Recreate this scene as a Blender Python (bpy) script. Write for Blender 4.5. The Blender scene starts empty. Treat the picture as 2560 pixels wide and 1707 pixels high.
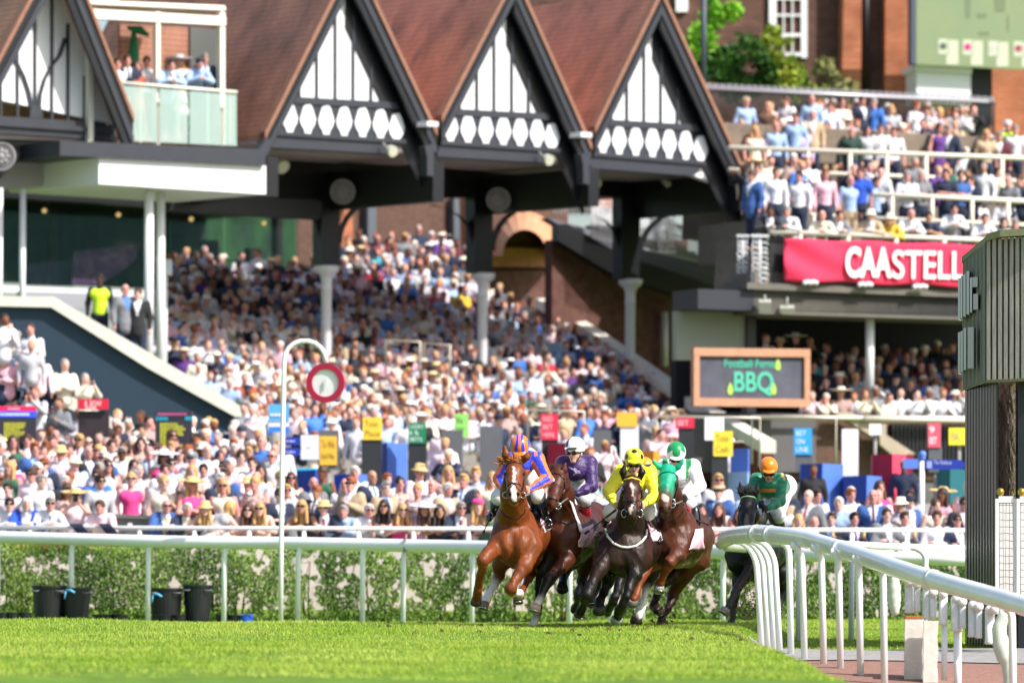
import bpy, math, random
import numpy as np
from mathutils import Vector, Matrix
from mathutils.bvhtree import BVHTree
rad = math.radians
random.seed(11); rng = np.random.default_rng(11)
SC = bpy.context.scene
# ---------------- camera (telephoto, low by the track) ----------------
F = 13080.0; CX = 1280.0; HY = 1391.0; ROLL = rad(0.5); CZ = 0.8
cam_d = bpy.data.cameras.new('camera'); cam = bpy.data.objects.new('camera', cam_d)
SC.collection.objects.link(cam); SC.camera = cam
cam.location = (0, 0, CZ); cam.rotation_euler = (rad(90), -ROLL, 0)
cam_d.sensor_width = 36; cam_d.lens = F/2560*36; cam_d.shift_y = (HY-853.5)/2560
cam_d.clip_start = 1; cam_d.clip_end = 3000
cam_d.dof.use_dof = True; cam_d.dof.focus_distance = 60.0
cam_d.dof.aperture_fstop = (cam_d.lens/1000)/0.095
# ---------------- world and sun ----------------
SUN_AZ = rad(124)      # compass direction of the sun, clockwise from +Y
SUN_EL = rad(45)
w = bpy.data.worlds.new('World'); SC.world = w; w.use_nodes = True
nt = w.node_tree; bg = nt.nodes['Background']; sky = nt.nodes.new('ShaderNodeTexSky')
sky.sky_type = 'NISHITA'; sky.sun_disc = False; sky.sun_elevation = SUN_EL; sky.sun_rotation = SUN_AZ
sky.air_density = 1.0; sky.dust_density = 2.5
nt.links.new(sky.outputs[0], bg.inputs[0]); bg.inputs[1].default_value = 0.14
sl = bpy.data.lights.new('sun', 'SUN'); sun = bpy.data.objects.new('sun', sl); SC.collection.objects.link(sun)
sl.energy = 4.7; sl.angle = rad(0.5); sl.color = (1.0, 0.95, 0.88)
sd = Vector((math.sin(SUN_AZ)*math.cos(SUN_EL), math.cos(SUN_AZ)*math.cos(SUN_EL), math.sin(SUN_EL)))
sun.rotation_euler = sd.to_track_quat('Z', 'Y').to_euler()
SC.view_settings.view_transform = 'Standard'; SC.view_settings.look = 'None'
SC.view_settings.exposure = 0.5; SC.view_settings.gamma = 1
SC.cycles.max_bounces = 6; SC.cycles.transparent_max_bounces = 8
SC.cycles.use_denoising = True
# ---------------- helpers ----------------
cR, sR = math.cos(ROLL), math.sin(ROLL)
def dirpx(px, py):
    dx = px-CX; dy = HY-py
    return Vector(((dx*cR-dy*sR)/F, 1.0, (dx*sR+dy*cR)/F))
CAMP = Vector((0, 0, CZ))
def P(px, py, Y): return CAMP + dirpx(px, py)*Y
def proj(v):      # numpy array of points -> pixel coords
    wx = v[:, 0]/v[:, 1]*F; wz = (v[:, 2]-CZ)/v[:, 1]*F
    return CX+wx*cR+wz*sR, HY-(-wx*sR+wz*cR)
class Frame:      # a vertical plane: u along it, n out of it towards the track
    def __init__(s, px0, D0, th):
        s.O = P(px0, HY, D0); s.O.z = 0; t = rad(th)
        s.u = Vector((math.cos(t), math.sin(t), 0)); s.n = Vector((math.sin(t), -math.cos(t), 0))
    def pt(s, px, py, b=0.0):
        d = dirpx(px, py); Y = ((s.O+s.n*b-CAMP).dot(s.n))/d.dot(s.n)
        return CAMP+d*Y
    def pts(s, l, b=0.0): return [s.pt(x, y, b) for x, y in l]
def L1(c): return c/12.92 if c <= .04045 else ((c+.055)/1.055)**2.4
def C(h): h = h.lstrip('#'); return tuple(L1(int(h[i:i+2], 16)/255) for i in (0, 2, 4))+(1,)
MC = {}
def mat(name, col, rough=.6, metal=0, nz=0.0, ns=5.0, bump=0.0, bs=40.0, spec=.5, sheen=0, coat=0, emit=0, attr=None, col2=None, stretch=None):
    key = (name, str(col), rough, metal, nz, ns, bump, emit)
    if key in MC: return MC[key]
    m = bpy.data.materials.new(name); m.use_nodes = True; MC[key] = m
    t = m.node_tree; b = t.nodes['Principled BSDF']
    if isinstance(col, str): col = C(col)
    b.inputs['Base Color'].default_value = col; b.inputs['Roughness'].default_value = rough
    b.inputs['Metallic'].default_value = metal; b.inputs['Specular IOR Level'].default_value = spec
    b.inputs['Sheen Weight'].default_value = sheen; b.inputs['Coat Weight'].default_value = coat
    if emit: b.inputs['Emission Color'].default_value = col; b.inputs['Emission Strength'].default_value = emit
    src = None
    if attr:
        a = t.nodes.new('ShaderNodeAttribute'); a.attribute_name = attr; src = a.outputs['Color']
    tc = t.nodes.new('ShaderNodeTexCoord'); vec = tc.outputs['Object']
    if stretch:
        mp = t.nodes.new('ShaderNodeMapping'); mp.inputs['Scale'].default_value = stretch
        t.links.new(vec, mp.inputs['Vector']); vec = mp.outputs[0]
    if nz or col2:
        n = t.nodes.new('ShaderNodeTexNoise'); n.inputs['Scale'].default_value = ns; n.inputs['Detail'].default_value = 6
        n.inputs['Roughness'].default_value = .65
        t.links.new(vec, n.inputs['Vector'])
        mx = t.nodes.new('ShaderNodeMix'); mx.data_type = 'RGBA'
        if col2:
            cr = t.nodes.new('ShaderNodeMapRange'); cr.inputs[1].default_value = .38; cr.inputs[2].default_value = .62
            t.links.new(n.outputs[0], cr.inputs[0]); t.links.new(cr.outputs[0], mx.inputs[0])
            mx.inputs[6].default_value = col; mx.inputs[7].default_value = C(col2) if isinstance(col2, str) else col2
            if src: t.links.new(src, mx.inputs[6])
        else:
            cr = t.nodes.new('ShaderNodeMapRange'); cr.inputs[1].default_value = .3; cr.inputs[2].default_value = .7
            cr.inputs[3].default_value = 1-nz; cr.inputs[4].default_value = 1+nz
            t.links.new(n.outputs[0], cr.inputs[0])
            mx.blend_type = 'MULTIPLY'; mx.inputs[0].default_value = 1; mx.inputs[6].default_value = col
            if src: t.links.new(src, mx.inputs[6])
            t.links.new(cr.outputs[0], mx.inputs[7])
        src = mx.outputs[2]
    if src: t.links.new(src, b.inputs['Base Color'])
    if bump:
        n2 = t.nodes.new('ShaderNodeTexNoise'); n2.inputs['Scale'].default_value = bs; n2.inputs['Detail'].default_value = 4
        t.links.new(vec, n2.inputs['Vector'])
        bp = t.nodes.new('ShaderNodeBump'); bp.inputs['Strength'].default_value = bump; bp.inputs['Distance'].default_value = .02
        t.links.new(n2.outputs[0], bp.inputs['Height']); t.links.new(bp.outputs[0], b.inputs['Normal'])
    return m
def link(o, parent=None):
    SC.collection.objects.link(o)
    if parent is not None:
        o.parent = parent
    return o
def tag(o, label=None, cat=None, group=None, kind=None):
    if label: o['label'] = label
    if cat: o['category'] = cat
    if group: o['group'] = group
    if kind: o['kind'] = kind
    return o
def empty(name, loc=(0, 0, 0), label=None, cat=None, group=None):
    o = bpy.data.objects.new(name, None); o.location = loc; o.empty_display_size = .2
    link(o); tag(o, label, cat, group); return o
def settle(o, parent):      # keep world-space vertices under a parent that has a location
    o.parent = parent; o.matrix_parent_inverse = Matrix.Translation(-Vector(parent.location))
class MB:
    def __init__(s): s.v = []; s.f = []; s.s = []
    def add(s, vs, fs, smooth=False):
        k = len(s.v); s.v += [tuple(x) for x in vs]
        s.f += [tuple(i+k for i in f) for f in fs]; s.s += [smooth]*len(fs); return s
    def hexa(s, a, b):      # a,b : matching loops of points; closed prism
        n = len(a); fs = [tuple(range(n))[::-1], tuple(range(n, 2*n))]
        for i in range(n): j = (i+1) % n; fs.append((i, j, n+j, n+i))
        return s.add(list(a)+list(b), fs)
    def ext(s, pts, vec):
        v = Vector(vec); return s.hexa([Vector(p) for p in pts], [Vector(p)+v for p in pts])
    def box(s, c, sz, rz=0, ry=0, rx=0):
        M = Matrix.Translation(Vector(c)) @ Matrix.Rotation(rz, 4, 'Z') @ Matrix.Rotation(ry, 4, 'Y') @ Matrix.Rotation(rx, 4, 'X')
        x, y, z = [q/2 for q in sz]
        a = [M @ Vector(p) for p in ((-x, -y, -z), (x, -y, -z), (x, y, -z), (-x, y, -z))]
        b = [M @ Vector(p) for p in ((-x, -y, z), (x, -y, z), (x, y, z), (-x, y, z))]
        return s.hexa(a, b)
    def bar(s, p, q, wd, hg):
        p, q = Vector(p), Vector(q); d = (q-p).normalized()
        up = Vector((0, 0, 1)) if abs(d.z) < .95 else Vector((0, 1, 0))
        x = d.cross(up).normalized()*wd/2; y = x.cross(d).normalized()*hg/2
        return s.hexa([p-x-y, p+x-y, p+x+y, p-x+y], [q-x-y, q+x-y, q+x+y, q-x+y])
    def tube(s, path, r, n=10, ry=None, cap=True):
        path = [Vector(p) for p in path]; m = len(path)
        rs = r if isinstance(r, (list, tuple)) else [r]*m
        vs = []; prev = None
        for i, p in enumerate(path):
            t = (path[min(i+1, m-1)]-path[max(i-1, 0)]).normalized()
            if prev is None:
                a = Vector((0, 0, 1)) if abs(t.z) < .9 else Vector((1, 0, 0)); x = t.cross(a).normalized()
            else:
                x = (prev-t*prev.dot(t)).normalized()
            prev = x; y = t.cross(x)
            for k in range(n):
                an = 2*math.pi*k/n; vs.append(p+x*math.cos(an)*rs[i]+y*math.sin(an)*(rs[i] if ry is None else ry))
        fs = []
        for i in range(m-1):
            for k in range(n): j = (k+1) % n; fs.append((i*n+k, i*n+j, (i+1)*n+j, (i+1)*n+k))
        s.add(vs, fs, True)
        if cap:
            k0 = len(s.v)-len(vs)
            s.f.append(tuple(range(k0, k0+n))[::-1]); s.f.append(tuple(range(k0+(m-1)*n, k0+m*n))); s.s += [False, False]
        return s
    def ball(s, c, r, n=12, m=8):
        c = Vector(c); r = Vector((r, r, r)) if not hasattr(r, '__len__') else Vector(r)
        prof = []; vs = []
        for i in range(m+1):
            th = math.pi*i/m
            for k in range(n):
                ph = 2*math.pi*k/n
                vs.append((c.x+r.x*math.sin(th)*math.cos(ph), c.y+r.y*math.sin(th)*math.sin(ph), c.z+r.z*math.cos(th)))
        fs = [(i*n+k, (i+1)*n+k, (i+1)*n+(k+1) % n, i*n+(k+1) % n) for i in range(m) for k in range(n)]
        return s.add(vs, fs, True)
    def disc(s, c, nrm, r, th, n=32, r2=None):
        c = Vector(c); q = Vector(nrm).to_track_quat('Z', 'Y'); nn = Vector(nrm).normalized()
        a = [c+q @ Vector((math.cos(2*math.pi*k/n)*r, math.sin(2*math.pi*k/n)*r, 0)) for k in range(n)]
        if r2 is None: return s.hexa(a, [p+nn*th for p in a])
        b = [c+q @ Vector((math.cos(2*math.pi*k/n)*r2, math.sin(2*math.pi*k/n)*r2, 0)) for k in range(n)]
        vs = a+b+[p+nn*th for p in a]+[p+nn*th for p in b]; fs = []
        for k in range(n):
            j = (k+1) % n
            fs += [(k, j, n+j, n+k), (2*n+k, 3*n+k, 3*n+j, 2*n+j), (k, 2*n+k, 2*n+j, j), (n+k, n+j, 3*n+j, 3*n+k)]
        return s.add(vs, fs)
    def build(s, name, m, parent=None, bevel=0):
        me = bpy.data.meshes.new(name); me.from_pydata(s.v, [], s.f); me.validate()
        if len(me.polygons) == len(s.s): me.polygons.foreach_set('use_smooth', s.s)
        if m: me.materials.append(m)
        o = bpy.data.objects.new(name, me); link(o)
        if parent is not None: settle(o, parent)
        if bevel:
            bv = o.modifiers.new('bevel', 'BEVEL'); bv.width = bevel; bv.segments = 2; bv.limit_method = 'ANGLE'
        return o
def text_mesh(name, txt, m, parent, org, xdir, zdir, width, height, thick=.01, bold=0.0):
    cu = bpy.data.curves.new(name, 'FONT'); cu.body = txt; cu.size = 1; cu.extrude = .02; cu.offset = bold
    o = bpy.data.objects.new(name, cu); SC.collection.objects.link(o)
    dg = bpy.context.evaluated_depsgraph_get(); me = bpy.data.meshes.new_from_object(o.evaluated_get(dg))
    SC.collection.objects.unlink(o); bpy.data.objects.remove(o)
    n = len(me.vertices); co = np.empty(n*3); me.vertices.foreach_get('co', co); co = co.reshape(-1, 3)
    mn = co.min(0); mx = co.max(0)
    x = Vector(xdir).normalized(); z = Vector(zdir).normalized(); y = x.cross(z)   # away from viewer if facing -y
    sx = width/(mx[0]-mn[0]); sz = height/(mx[1]-mn[1]); o3 = Vector(org)
    out = [o3+x*((c[0]-mn[0])*sx)+z*((c[1]-mn[1])*sz)-y*((c[2]-mn[2])/(mx[2]-mn[2])*thick) for c in co]
    me.vertices.foreach_set('co', np.array(out).ravel()); me.update()
    me.materials.clear(); me.materials.append(m)
    o = bpy.data.objects.new(name, me); link(o)
    if parent is not None: settle(o, parent)
    return o
# ---------------- smooth-union surfaces (for bodies and clothing) ----------------
def pd(pr, p):       # distance of points p (N,3) to primitive
    if pr[0] == 'c':
        a, r0, b, r1 = np.array(pr[1]), pr[2], np.array(pr[3]), pr[4]
        ab = b-a; L = max(ab.dot(ab), 1e-9)
        t = np.clip(((p-a)@ab)/L, 0, 1)
        return np.linalg.norm(p-(a+t[:, None]*ab), axis=1)-(r0+(r1-r0)*t)
    c, r, M = np.array(pr[1]), np.array(pr[2]), pr[3]
    q = p-c
    if M is not None: q = q@M
    k0 = np.linalg.norm(q/r, axis=1); k1 = np.linalg.norm(q/(r*r), axis=1)+1e-9
    return k0*(k0-1)/k1
def cap(a, r0, b, r1, t=0, k=None, sub=False): return ('c', tuple(a), r0, tuple(b), r1, t, k, sub)
def ell(c, r, M=None, t=0, k=None, sub=False):
    if M is not None: M = np.array(M.to_3x3() if hasattr(M, 'to_3x3') else M)
    return ('e', tuple(c), tuple(r), M, None, t, k, sub)
def sdf(prims, h, K=.03):
    lo = np.full(3, 1e9); hi = -lo
    for p in prims:
        if p[7]: continue
        if p[0] == 'c':
            for c, r in ((p[1], p[2]), (p[3], p[4])): lo = np.minimum(lo, np.array(c)-r); hi = np.maximum(hi, np.array(c)+r)
        else: r = max(p[2]); lo = np.minimum(lo, np.array(p[1])-r); hi = np.maximum(hi, np.array(p[1])+r)
    lo -= 3*h+K; hi += 3*h+K
    n = np.ceil((hi-lo)/h).astype(int)+1
    D = np.full(n, 1.0, np.float64)
    ax = [lo[i]+h*np.arange(n[i]) for i in range(3)]
    for p in prims:
        k = p[6] or K; mg = k+2.5*h
        if p[0] == 'c':
            a, b = np.array(p[1]), np.array(p[3]); r = max(p[2], p[4]); l2 = np.minimum(a, b)-r-mg; h2 = np.maximum(a, b)+r+mg
        else: r = max(p[2]); l2 = np.array(p[1])-r-mg; h2 = np.array(p[1])+r+mg
        i0 = np.maximum(((l2-lo)/h).astype(int), 0); i1 = np.minimum(((h2-lo)/h).astype(int)+2, n)
        if (i1 <= i0).any(): continue
        g = np.meshgrid(*[ax[i][i0[i]:i1[i]] for i in range(3)], indexing='ij')
        q = np.stack([x.ravel() for x in g], 1); d = pd(p, q).reshape(g[0].shape)
        sl_ = tuple(slice(i0[i], i1[i]) for i in range(3)); A = D[sl_]
        if p[7]:
            hh = np.clip(.5-.5*(d+A)/k, 0, 1); D[sl_] = A+(-d-A)*hh+k*hh*(1-hh)
        else:
            hh = np.clip(.5+.5*(d-A)/k, 0, 1); D[sl_] = d+(A-d)*hh-k*hh*(1-hh)
    ins = D < 0
    cnt = np.zeros(n-1, int); V = np.zeros(tuple(n-1)+(3,)); nc = np.zeros(n-1)
    offs = [(i, j, k) for i in (0, 1) for j in (0, 1) for k in (0, 1)]
    def cut(A, o): return A[o[0]:A.shape[0]-1+o[0], o[1]:A.shape[1]-1+o[1], o[2]:A.shape[2]-1+o[2]]
    for o in offs: cnt += cut(ins, o)
    act = (cnt > 0) & (cnt < 8)
    ids = np.argwhere(act); cd = {o: cut(D, o)[act] for o in offs}
    acc = np.zeros((len(ids), 3)); num = np.zeros(len(ids))
    for o in offs:
        for a in range(3):
            if o[a] == 0:
                o2 = list(o); o2[a] = 1; d0 = cd[o]; d1 = cd[tuple(o2)]
                m = (d0 < 0) != (d1 < 0); t = np.where(m, d0/np.where(d0 == d1, 1, d0-d1), 0)
                pt = np.tile(np.array(o, float), (len(ids), 1)); pt[:, a] = t
                acc += pt*m[:, None]; num += m
    vs = lo+(ids+acc/num[:, None])*h
    idx = np.full(tuple(n-1), -1); idx[act] = np.arange(len(ids))
    quads = []
    for a in range(3):
        b, c = (a+1) % 3, (a+2) % 3
        s0 = [slice(None)]*3; s1 = [slice(None)]*3; s0[a] = slice(0, -1); s1[a] = slice(1, None)
        A0 = ins[tuple(s0)]; A1 = ins[tuple(s1)]
        e = np.argwhere(A0 != A1); flip = A0[tuple(e.T)]
        e_ok = (e[:, b] > 0) & (e[:, c] > 0) & (e[:, b] < n[b]-1) & (e[:, c] < n[c]-1); e = e[e_ok]; flip = flip[e_ok]
        def g2(db, dc): q = e.copy(); q[:, b] += db; q[:, c] += dc; return idx[tuple(q.T)]
        Q = np.stack([g2(-1, -1), g2(0, -1), g2(0, 0), g2(-1, 0)], 1)
        Q[~flip] = Q[~flip][:, ::-1]; quads.append(Q)
    return vs, np.concatenate(quads)
def sdf_mesh(name, prims, h, K, mats, colf=None, soft=.012):
    """colf: dict tag->colour or callable(vs, tagidx, blended) ; writes point colour attribute 'Col'"""
    vs, Q = sdf(prims, h, K)
    me = bpy.data.meshes.new(name)
    me.vertices.add(len(vs)); me.vertices.foreach_set('co', vs.ravel())
    me.loops.add(Q.size); me.loops.foreach_set('vertex_index', Q.ravel())
    me.polygons.add(len(Q)); me.polygons.foreach_set('loop_start', np.arange(0, Q.size, 4)); me.polygons.foreach_set('loop_total', np.full(len(Q), 4))
    me.polygons.foreach_set('use_smooth', np.ones(len(Q), bool)); me.update(calc_edges=True); me.validate()
    if colf is not None:
        pos = [p for p in prims]
        Dm = np.stack([np.abs(pd(p, vs)) if p[7] else pd(p, vs) for p in pos], 1)
        near = Dm.argmin(1); tags = np.array([p[5] for p in pos], object)[near]
        if isinstance(colf, tuple): cm, fn = colf
        else: cm, fn = colf, None
        cols = np.array([cm[p[5]][:3] for p in pos])
        wt = np.exp(-(Dm-Dm.min(1)[:, None])/soft); wt /= wt.sum(1)[:, None]
        out = wt@cols
        if fn: out = fn(vs, tags, out, near, pos)
        at = me.color_attributes.new('Col', 'FLOAT_COLOR', 'POINT')
        at.data.foreach_set('color', np.concatenate([out, np.ones((len(vs), 1))], 1).ravel())
    for m in (mats if isinstance(mats, (list, tuple)) else [mats]): me.materials.append(m)
    return me
# ================= ground, track and rails =================
def ip(x, pts):
    xs, ys = zip(*pts); return np.interp(x, xs, ys)
ZL = [(-60, -.9), (20, -.4), (38, -.15), (46, -.10), (50, -.068), (52, -.085), (54, -.11), (57, -.045), (60, 0), (64, -.015), (66, -.02), (70, -.065), (75, -.13), (79, -.2), (84, -.2), (88, .1), (89, .2), (94, .88), (98, 1.33), (104, 1.95), (130, 2.0), (400, 2.0)]
ZR = [(-60, -2.2), (20, -2), (40, -1.5), (44, -1.3), (50, -.8), (53.5, -.55), (55.2, -.40), (56, -.34), (60, -.26), (61, -.24), (66, -.19), (70, -.14), (75, -.085), (79, -.16), (84, -.2), (88, 0), (89, .05), (94, .65), (98, 1.1), (104, 1.9), (130, 2.0), (400, 2.0)]
XB = [(20, 2.6), (52, 2.5), (60, 2.45), (61, 2.6), (66, 3.3), (75, 3.6), (200, 3.8)]
def gz(X, Y):
    X = np.asarray(X, float); Y = np.asarray(Y, float)
    b = ip(Y, XB); t = np.clip((X-b)/.45, 0, 1); t = t*t*(3-2*t)
    und = .012*np.sin(X*1.7+Y*.9)+.01*np.sin(X*.6-Y*1.3+1)
    lo_ = (-.058-.012*np.clip(-X, 0, 8))*np.clip((2.0-X)/1.2, 0, 1)*np.clip((Y-61)/4, 0, 1)*np.clip((86-Y)/3, 0, 1)
    return ip(Y, ZL)*(1-t)+ip(Y, ZR)*t+lo_+und*np.where(Y < 84, 1, 0)
def grid_sheet(name, xs, ys, m, dz=0.0, fn=gz):
    X, Y = np.meshgrid(xs, ys, indexing='ij'); Z = fn(X, Y)+dz
    nx, ny = X.shape; v = np.stack([X.ravel(), Y.ravel(), Z.ravel()], 1)
    i, j = np.meshgrid(np.arange(nx-1), np.arange(ny-1), indexing='ij'); a = (i*ny+j).ravel()
    q = np.stack([a, a+ny, a+ny+1, a+1], 1)
    me = bpy.data.meshes.new(name); me.from_pydata(v.tolist(), [], q.tolist())
    me.polygons.foreach_set('use_smooth', np.ones(len(q), bool)); me.materials.append(m)
    o = bpy.data.objects.new(name, me); link(o); tag(o, kind='structure'); return o
def axis(segs):
    out = []
    for a, b, st in segs: out += list(np.arange(a, b, st))
    out.append(segs[-1][1]); return np.array(out)
m_soil = mat('grass_base', '#5f7c26', rough=.9, nz=.35, ns=3.0, bump=.6, bs=60, spec=.2)
m_concrete = mat('concrete', '#8f8a86', rough=.85, nz=.15, ns=3, bump=.2)
xs = axis([(-400, -20, 40), (-20, -9, 1), (-9, 1.8, .25), (1.8, 4.4, .08), (4.4, 9, .25), (9, 20, 1), (20, 400, 40)])
grid_sheet('ground', xs, axis([(-60, 20, 8), (20, 36, 2), (36, 90, .25), (90, 110, 1), (110, 400, 20)]), m_soil)
grid_sheet('pavement', axis([(-30, -9, 3), (-9, 1.8, .5), (1.8, 4.4, .08), (4.4, 9, .5), (9, 30, 3)]), axis([(86.2, 104.2, .5)]), m_concrete, .03)
m_brickpath = mat('brick_path', '#8a6659', rough=.9, nz=.25, ns=14, bump=.5, bs=30)
m_kerb = mat('kerb_stone', '#8e8b88', rough=.9, nz=.25, ns=9, bump=.4)
grid_sheet('path', axis([(2.95, 9, .2)]), axis([(40, 57.2, .3)]), m_brickpath, .008)
grid_sheet('kerb_strip', axis([(2.75, 9, .2)]), axis([(57.2, 60.6, .3)]), m_kerb, .02)
# ---- grass blades
def blades(name, n, y0, y1, xf, h0, wd, m, label=None):
    Y = y0+(y1-y0)*rng.random(n)**.8
    X = xf(Y, rng.random(n)); keep = ~((X > 2.7) & (Y < 60.75)); X, Y = X[keep], Y[keep]; n = len(X)
    pat = .75+.35*np.sin(X*2.1+np.sin(Y*1.3)*2)*np.sin(Y*.8+X*.5)+.25*rng.standard_normal(n)
    h = h0*np.clip(pat, .35, 1.8); an = rng.random(n)*math.pi; wv = wd*(.6+.8*rng.random(n))
    Z = gz(X, Y)-.004; dx = np.cos(an)*wv/2; dy = np.sin(an)*wv/2
    lx = rng.normal(0, .5, n)*h; ly = rng.normal(0, .5, n)*h
    v = np.empty((n, 3, 3)); v[:, 0] = np.stack([X-dx, Y-dy, Z], 1); v[:, 1] = np.stack([X+dx, Y+dy, Z], 1)
    v[:, 2] = np.stack([X+lx, Y+ly, Z+h], 1)
    me = bpy.data.meshes.new(name); me.vertices.add(3*n); me.vertices.foreach_set('co', v.ravel())
    me.loops.add(3*n); me.loops.foreach_set('vertex_index', np.arange(3*n)); me.polygons.add(n)
    me.polygons.foreach_set('loop_start', np.arange(0, 3*n, 3)); me.polygons.foreach_set('loop_total', np.full(n, 3)); me.update(calc_edges=True)
    g1, g2 = np.array(C('#94b234')[:3]), np.array(C('#c2d162')[:3]); g3 = np.array(C('#648c26')[:3])
    lf = .5+.5*np.sin(X*1.1+Y*.35+np.sin(X*.7))*np.sin(Y*.55-X*.8); t = np.clip(lf*.6+.4*rng.random(n)+.22*np.sin(Y*2.4+np.sin(X*.4)), 0, 1)[:, None]
    c = g1*(1-t)+g2*t; pt = np.sin(X*3.3+np.sin(Y*2.2)*2)*np.sin(Y*1.9+X*.8); dk = (rng.random(n) < .08+.22*(pt > .72))[:, None]; c = np.where(dk, g3, c)
    dry = (rng.random(n) < .03+.25*(pt < -.86))[:, None]; c = np.where(dry, np.array(C('#c3bf6a')[:3]), c)
    c4 = np.repeat(np.concatenate([c, np.ones((n, 1))], 1), 3, 0)
    at = me.color_attributes.new('Col', 'FLOAT_COLOR', 'POINT'); at.data.foreach_set('color', c4.ravel())
    me.materials.append(m); o = bpy.data.objects.new(name, me); link(o)
    return tag(o, label, 'grass', kind='stuff')
m_grass = mat('grass_blade', '#74b80c', rough=.55, attr='Col', spec=.25)
nt = m_grass.node_tree; bs_ = nt.nodes['Principled BSDF']
tr = nt.nodes.new('ShaderNodeBsdfTranslucent'); mxs = nt.nodes.new('ShaderNodeMixShader'); mxs.inputs[0].default_value = .4
at_ = [n for n in nt.nodes if n.type == 'ATTRIBUTE'][0]; nt.links.new(at_.outputs['Color'], tr.inputs[0])
nt.links.new(bs_.outputs[0], mxs.inputs[1]); nt.links.new(tr.outputs[0], mxs.inputs[2]); nt.links.new(mxs.outputs[0], nt.nodes['Material Output'].inputs[0])
def xfull(Y, r): hw = 1340/F*Y; return -hw+2*hw*r
blades('grass', 430000, 40, 83.2, xfull, .038, .011, m_grass, 'mown bright green turf of the racing track')
# ---- rail helpers
m_white = mat('white_plastic', '#eef1f2', rough=.32, spec=.5, nz=.04, ns=2)
m_white2 = mat('white_paint', '#e9e9e6', rough=.5, nz=.05, ns=2)
def smooth_path(pts, n=8):
    p = [Vector(q) for q in pts]; out = []
    for i in range(len(p)-1):
        a, b, c, d = p[max(i-1, 0)], p[i], p[i+1], p[min(i+2, len(p)-1)]
        for k in range(n):
            t = k/n; out.append(.5*((2*b)+(c-a)*t+(2*a-5*b+4*c-d)*t*t+(3*b-a-3*c+d)*t*t*t))
    out.append(p[-1]); return out
def goose(mb, base, top, reach, r):
    """post that rises and bends over sideways into the rail"""
    base, top = Vector(base), Vector(top); pts = [base]
    for k in range(9):
        a = math.pi/2*k/8; q = top+Vector((reach*(1-math.cos(a)), 0, -.2+.2*math.sin(a)))
        pts.append(Vector((q.x, base.y+(top.y-base.y)*min(1, .6+.4*k/8), q.z)))
    return mb.tube(pts, r, 10)
# far running rail
fr = empty('running_rail', P(640, 1560, 82), 'long thick white plastic running rail on gooseneck posts in front of the hedge', 'rail')
ctl = [(-120, 1339, 84), (0, 1342, 83.5), (390, 1353, 81.5), (700, 1357, 80.5), (1000, 1363, 79), (1200, 1367, 77.5), (1500, 1373, 74.5), (1800, 1379, 71.5), (2100, 1387, 69.5), (2330, 1394, 69), (2450, 1398, 69)]
path = smooth_path([P(*c) for c in ctl]); MB().tube(path, .115, 14, ry=.1).build('rail', m_white, fr)
def rail_at(px, ctl): xs_, ys_, ds_ = zip(*ctl); return P(px, np.interp(px, xs_, ys_), np.interp(px, xs_, ds_))
for i, (tx, bx) in enumerate([(0, -6), (190, 178), (381, 370), (571, 560), (757, 745), (913, 906), (1013, 1008), (1181, 1180), (1426, 1424), (1530, 1528), (1608, 1606), (1809, 1807)]):
    t = rail_at(tx, ctl); b = P(bx, 1500, t.y); b.z = float(gz(b.x, b.y))-.05; mb = MB()
    dr = -.07; goose(mb, (b.x, b.y, b.z), (b.x, b.y, t.z-.02), t.x-b.x+.03, .042); mb.build('post', m_white, fr)
MB().box(rail_at(1012, ctl)+Vector((0, -.1, 0)), (.05, .06, .2)).build('joint_clip', m_kerb, fr)
# near running rail with its hairpin end
nr = empty('near_rail', P(1950, 1622, 59.5), 'near white tubular running rail bending round towards the camera on close-set posts', 'rail')
c2 = [(2440, 1376, 66.5), (2250, 1368, 65.6), (2110, 1361, 64.8), (1960, 1357, 63.6), (1860, 1361, 62.2), (1812, 1356, 61.2), (1806, 1350, 60.4), (1836, 1338, 59.9), (1888, 1333, 59.2), (1925, 1335, 58.6), (2000, 1345, 57.5), (2050, 1357, 56.7), (2158, 1391, 55), (2247, 1422, 53.5), (2366, 1458, 52), (2470, 1487, 51), (2560, 1513, 50), (2720, 1560, 48.5)]
m_railg = mat('gloss_white', '#f0f1f0', rough=.22, spec=.6, coat=.3, nz=.06, ns=3)
pth = smooth_path([P(*c) for c in c2[4:]]); MB().tube(pth, .083, 16, ry=.098).build('rail', m_railg, nr)
pth = smooth_path([P(*c) for c in c2[:6]]); MB().tube(pth, .05, 12).build('rail', m_white, nr)
for k in range(3):
    MB().tube([P(x, y-16+k*9, d-.25) for x, y, d in [(2440, 1381, 66.5), (2250, 1376, 65.6), (2110, 1370, 64.8)]], .012, 6).build('wire', m_white2, nr)
c2n = c2[6:]
for j in (1889, 1925, 2098, 2330):
    p = rail_at(j, c2n); q = rail_at(j+6, c2n); MB().tube([p, q], .102, 16).build('joint_collar', m_white2, nr)
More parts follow.
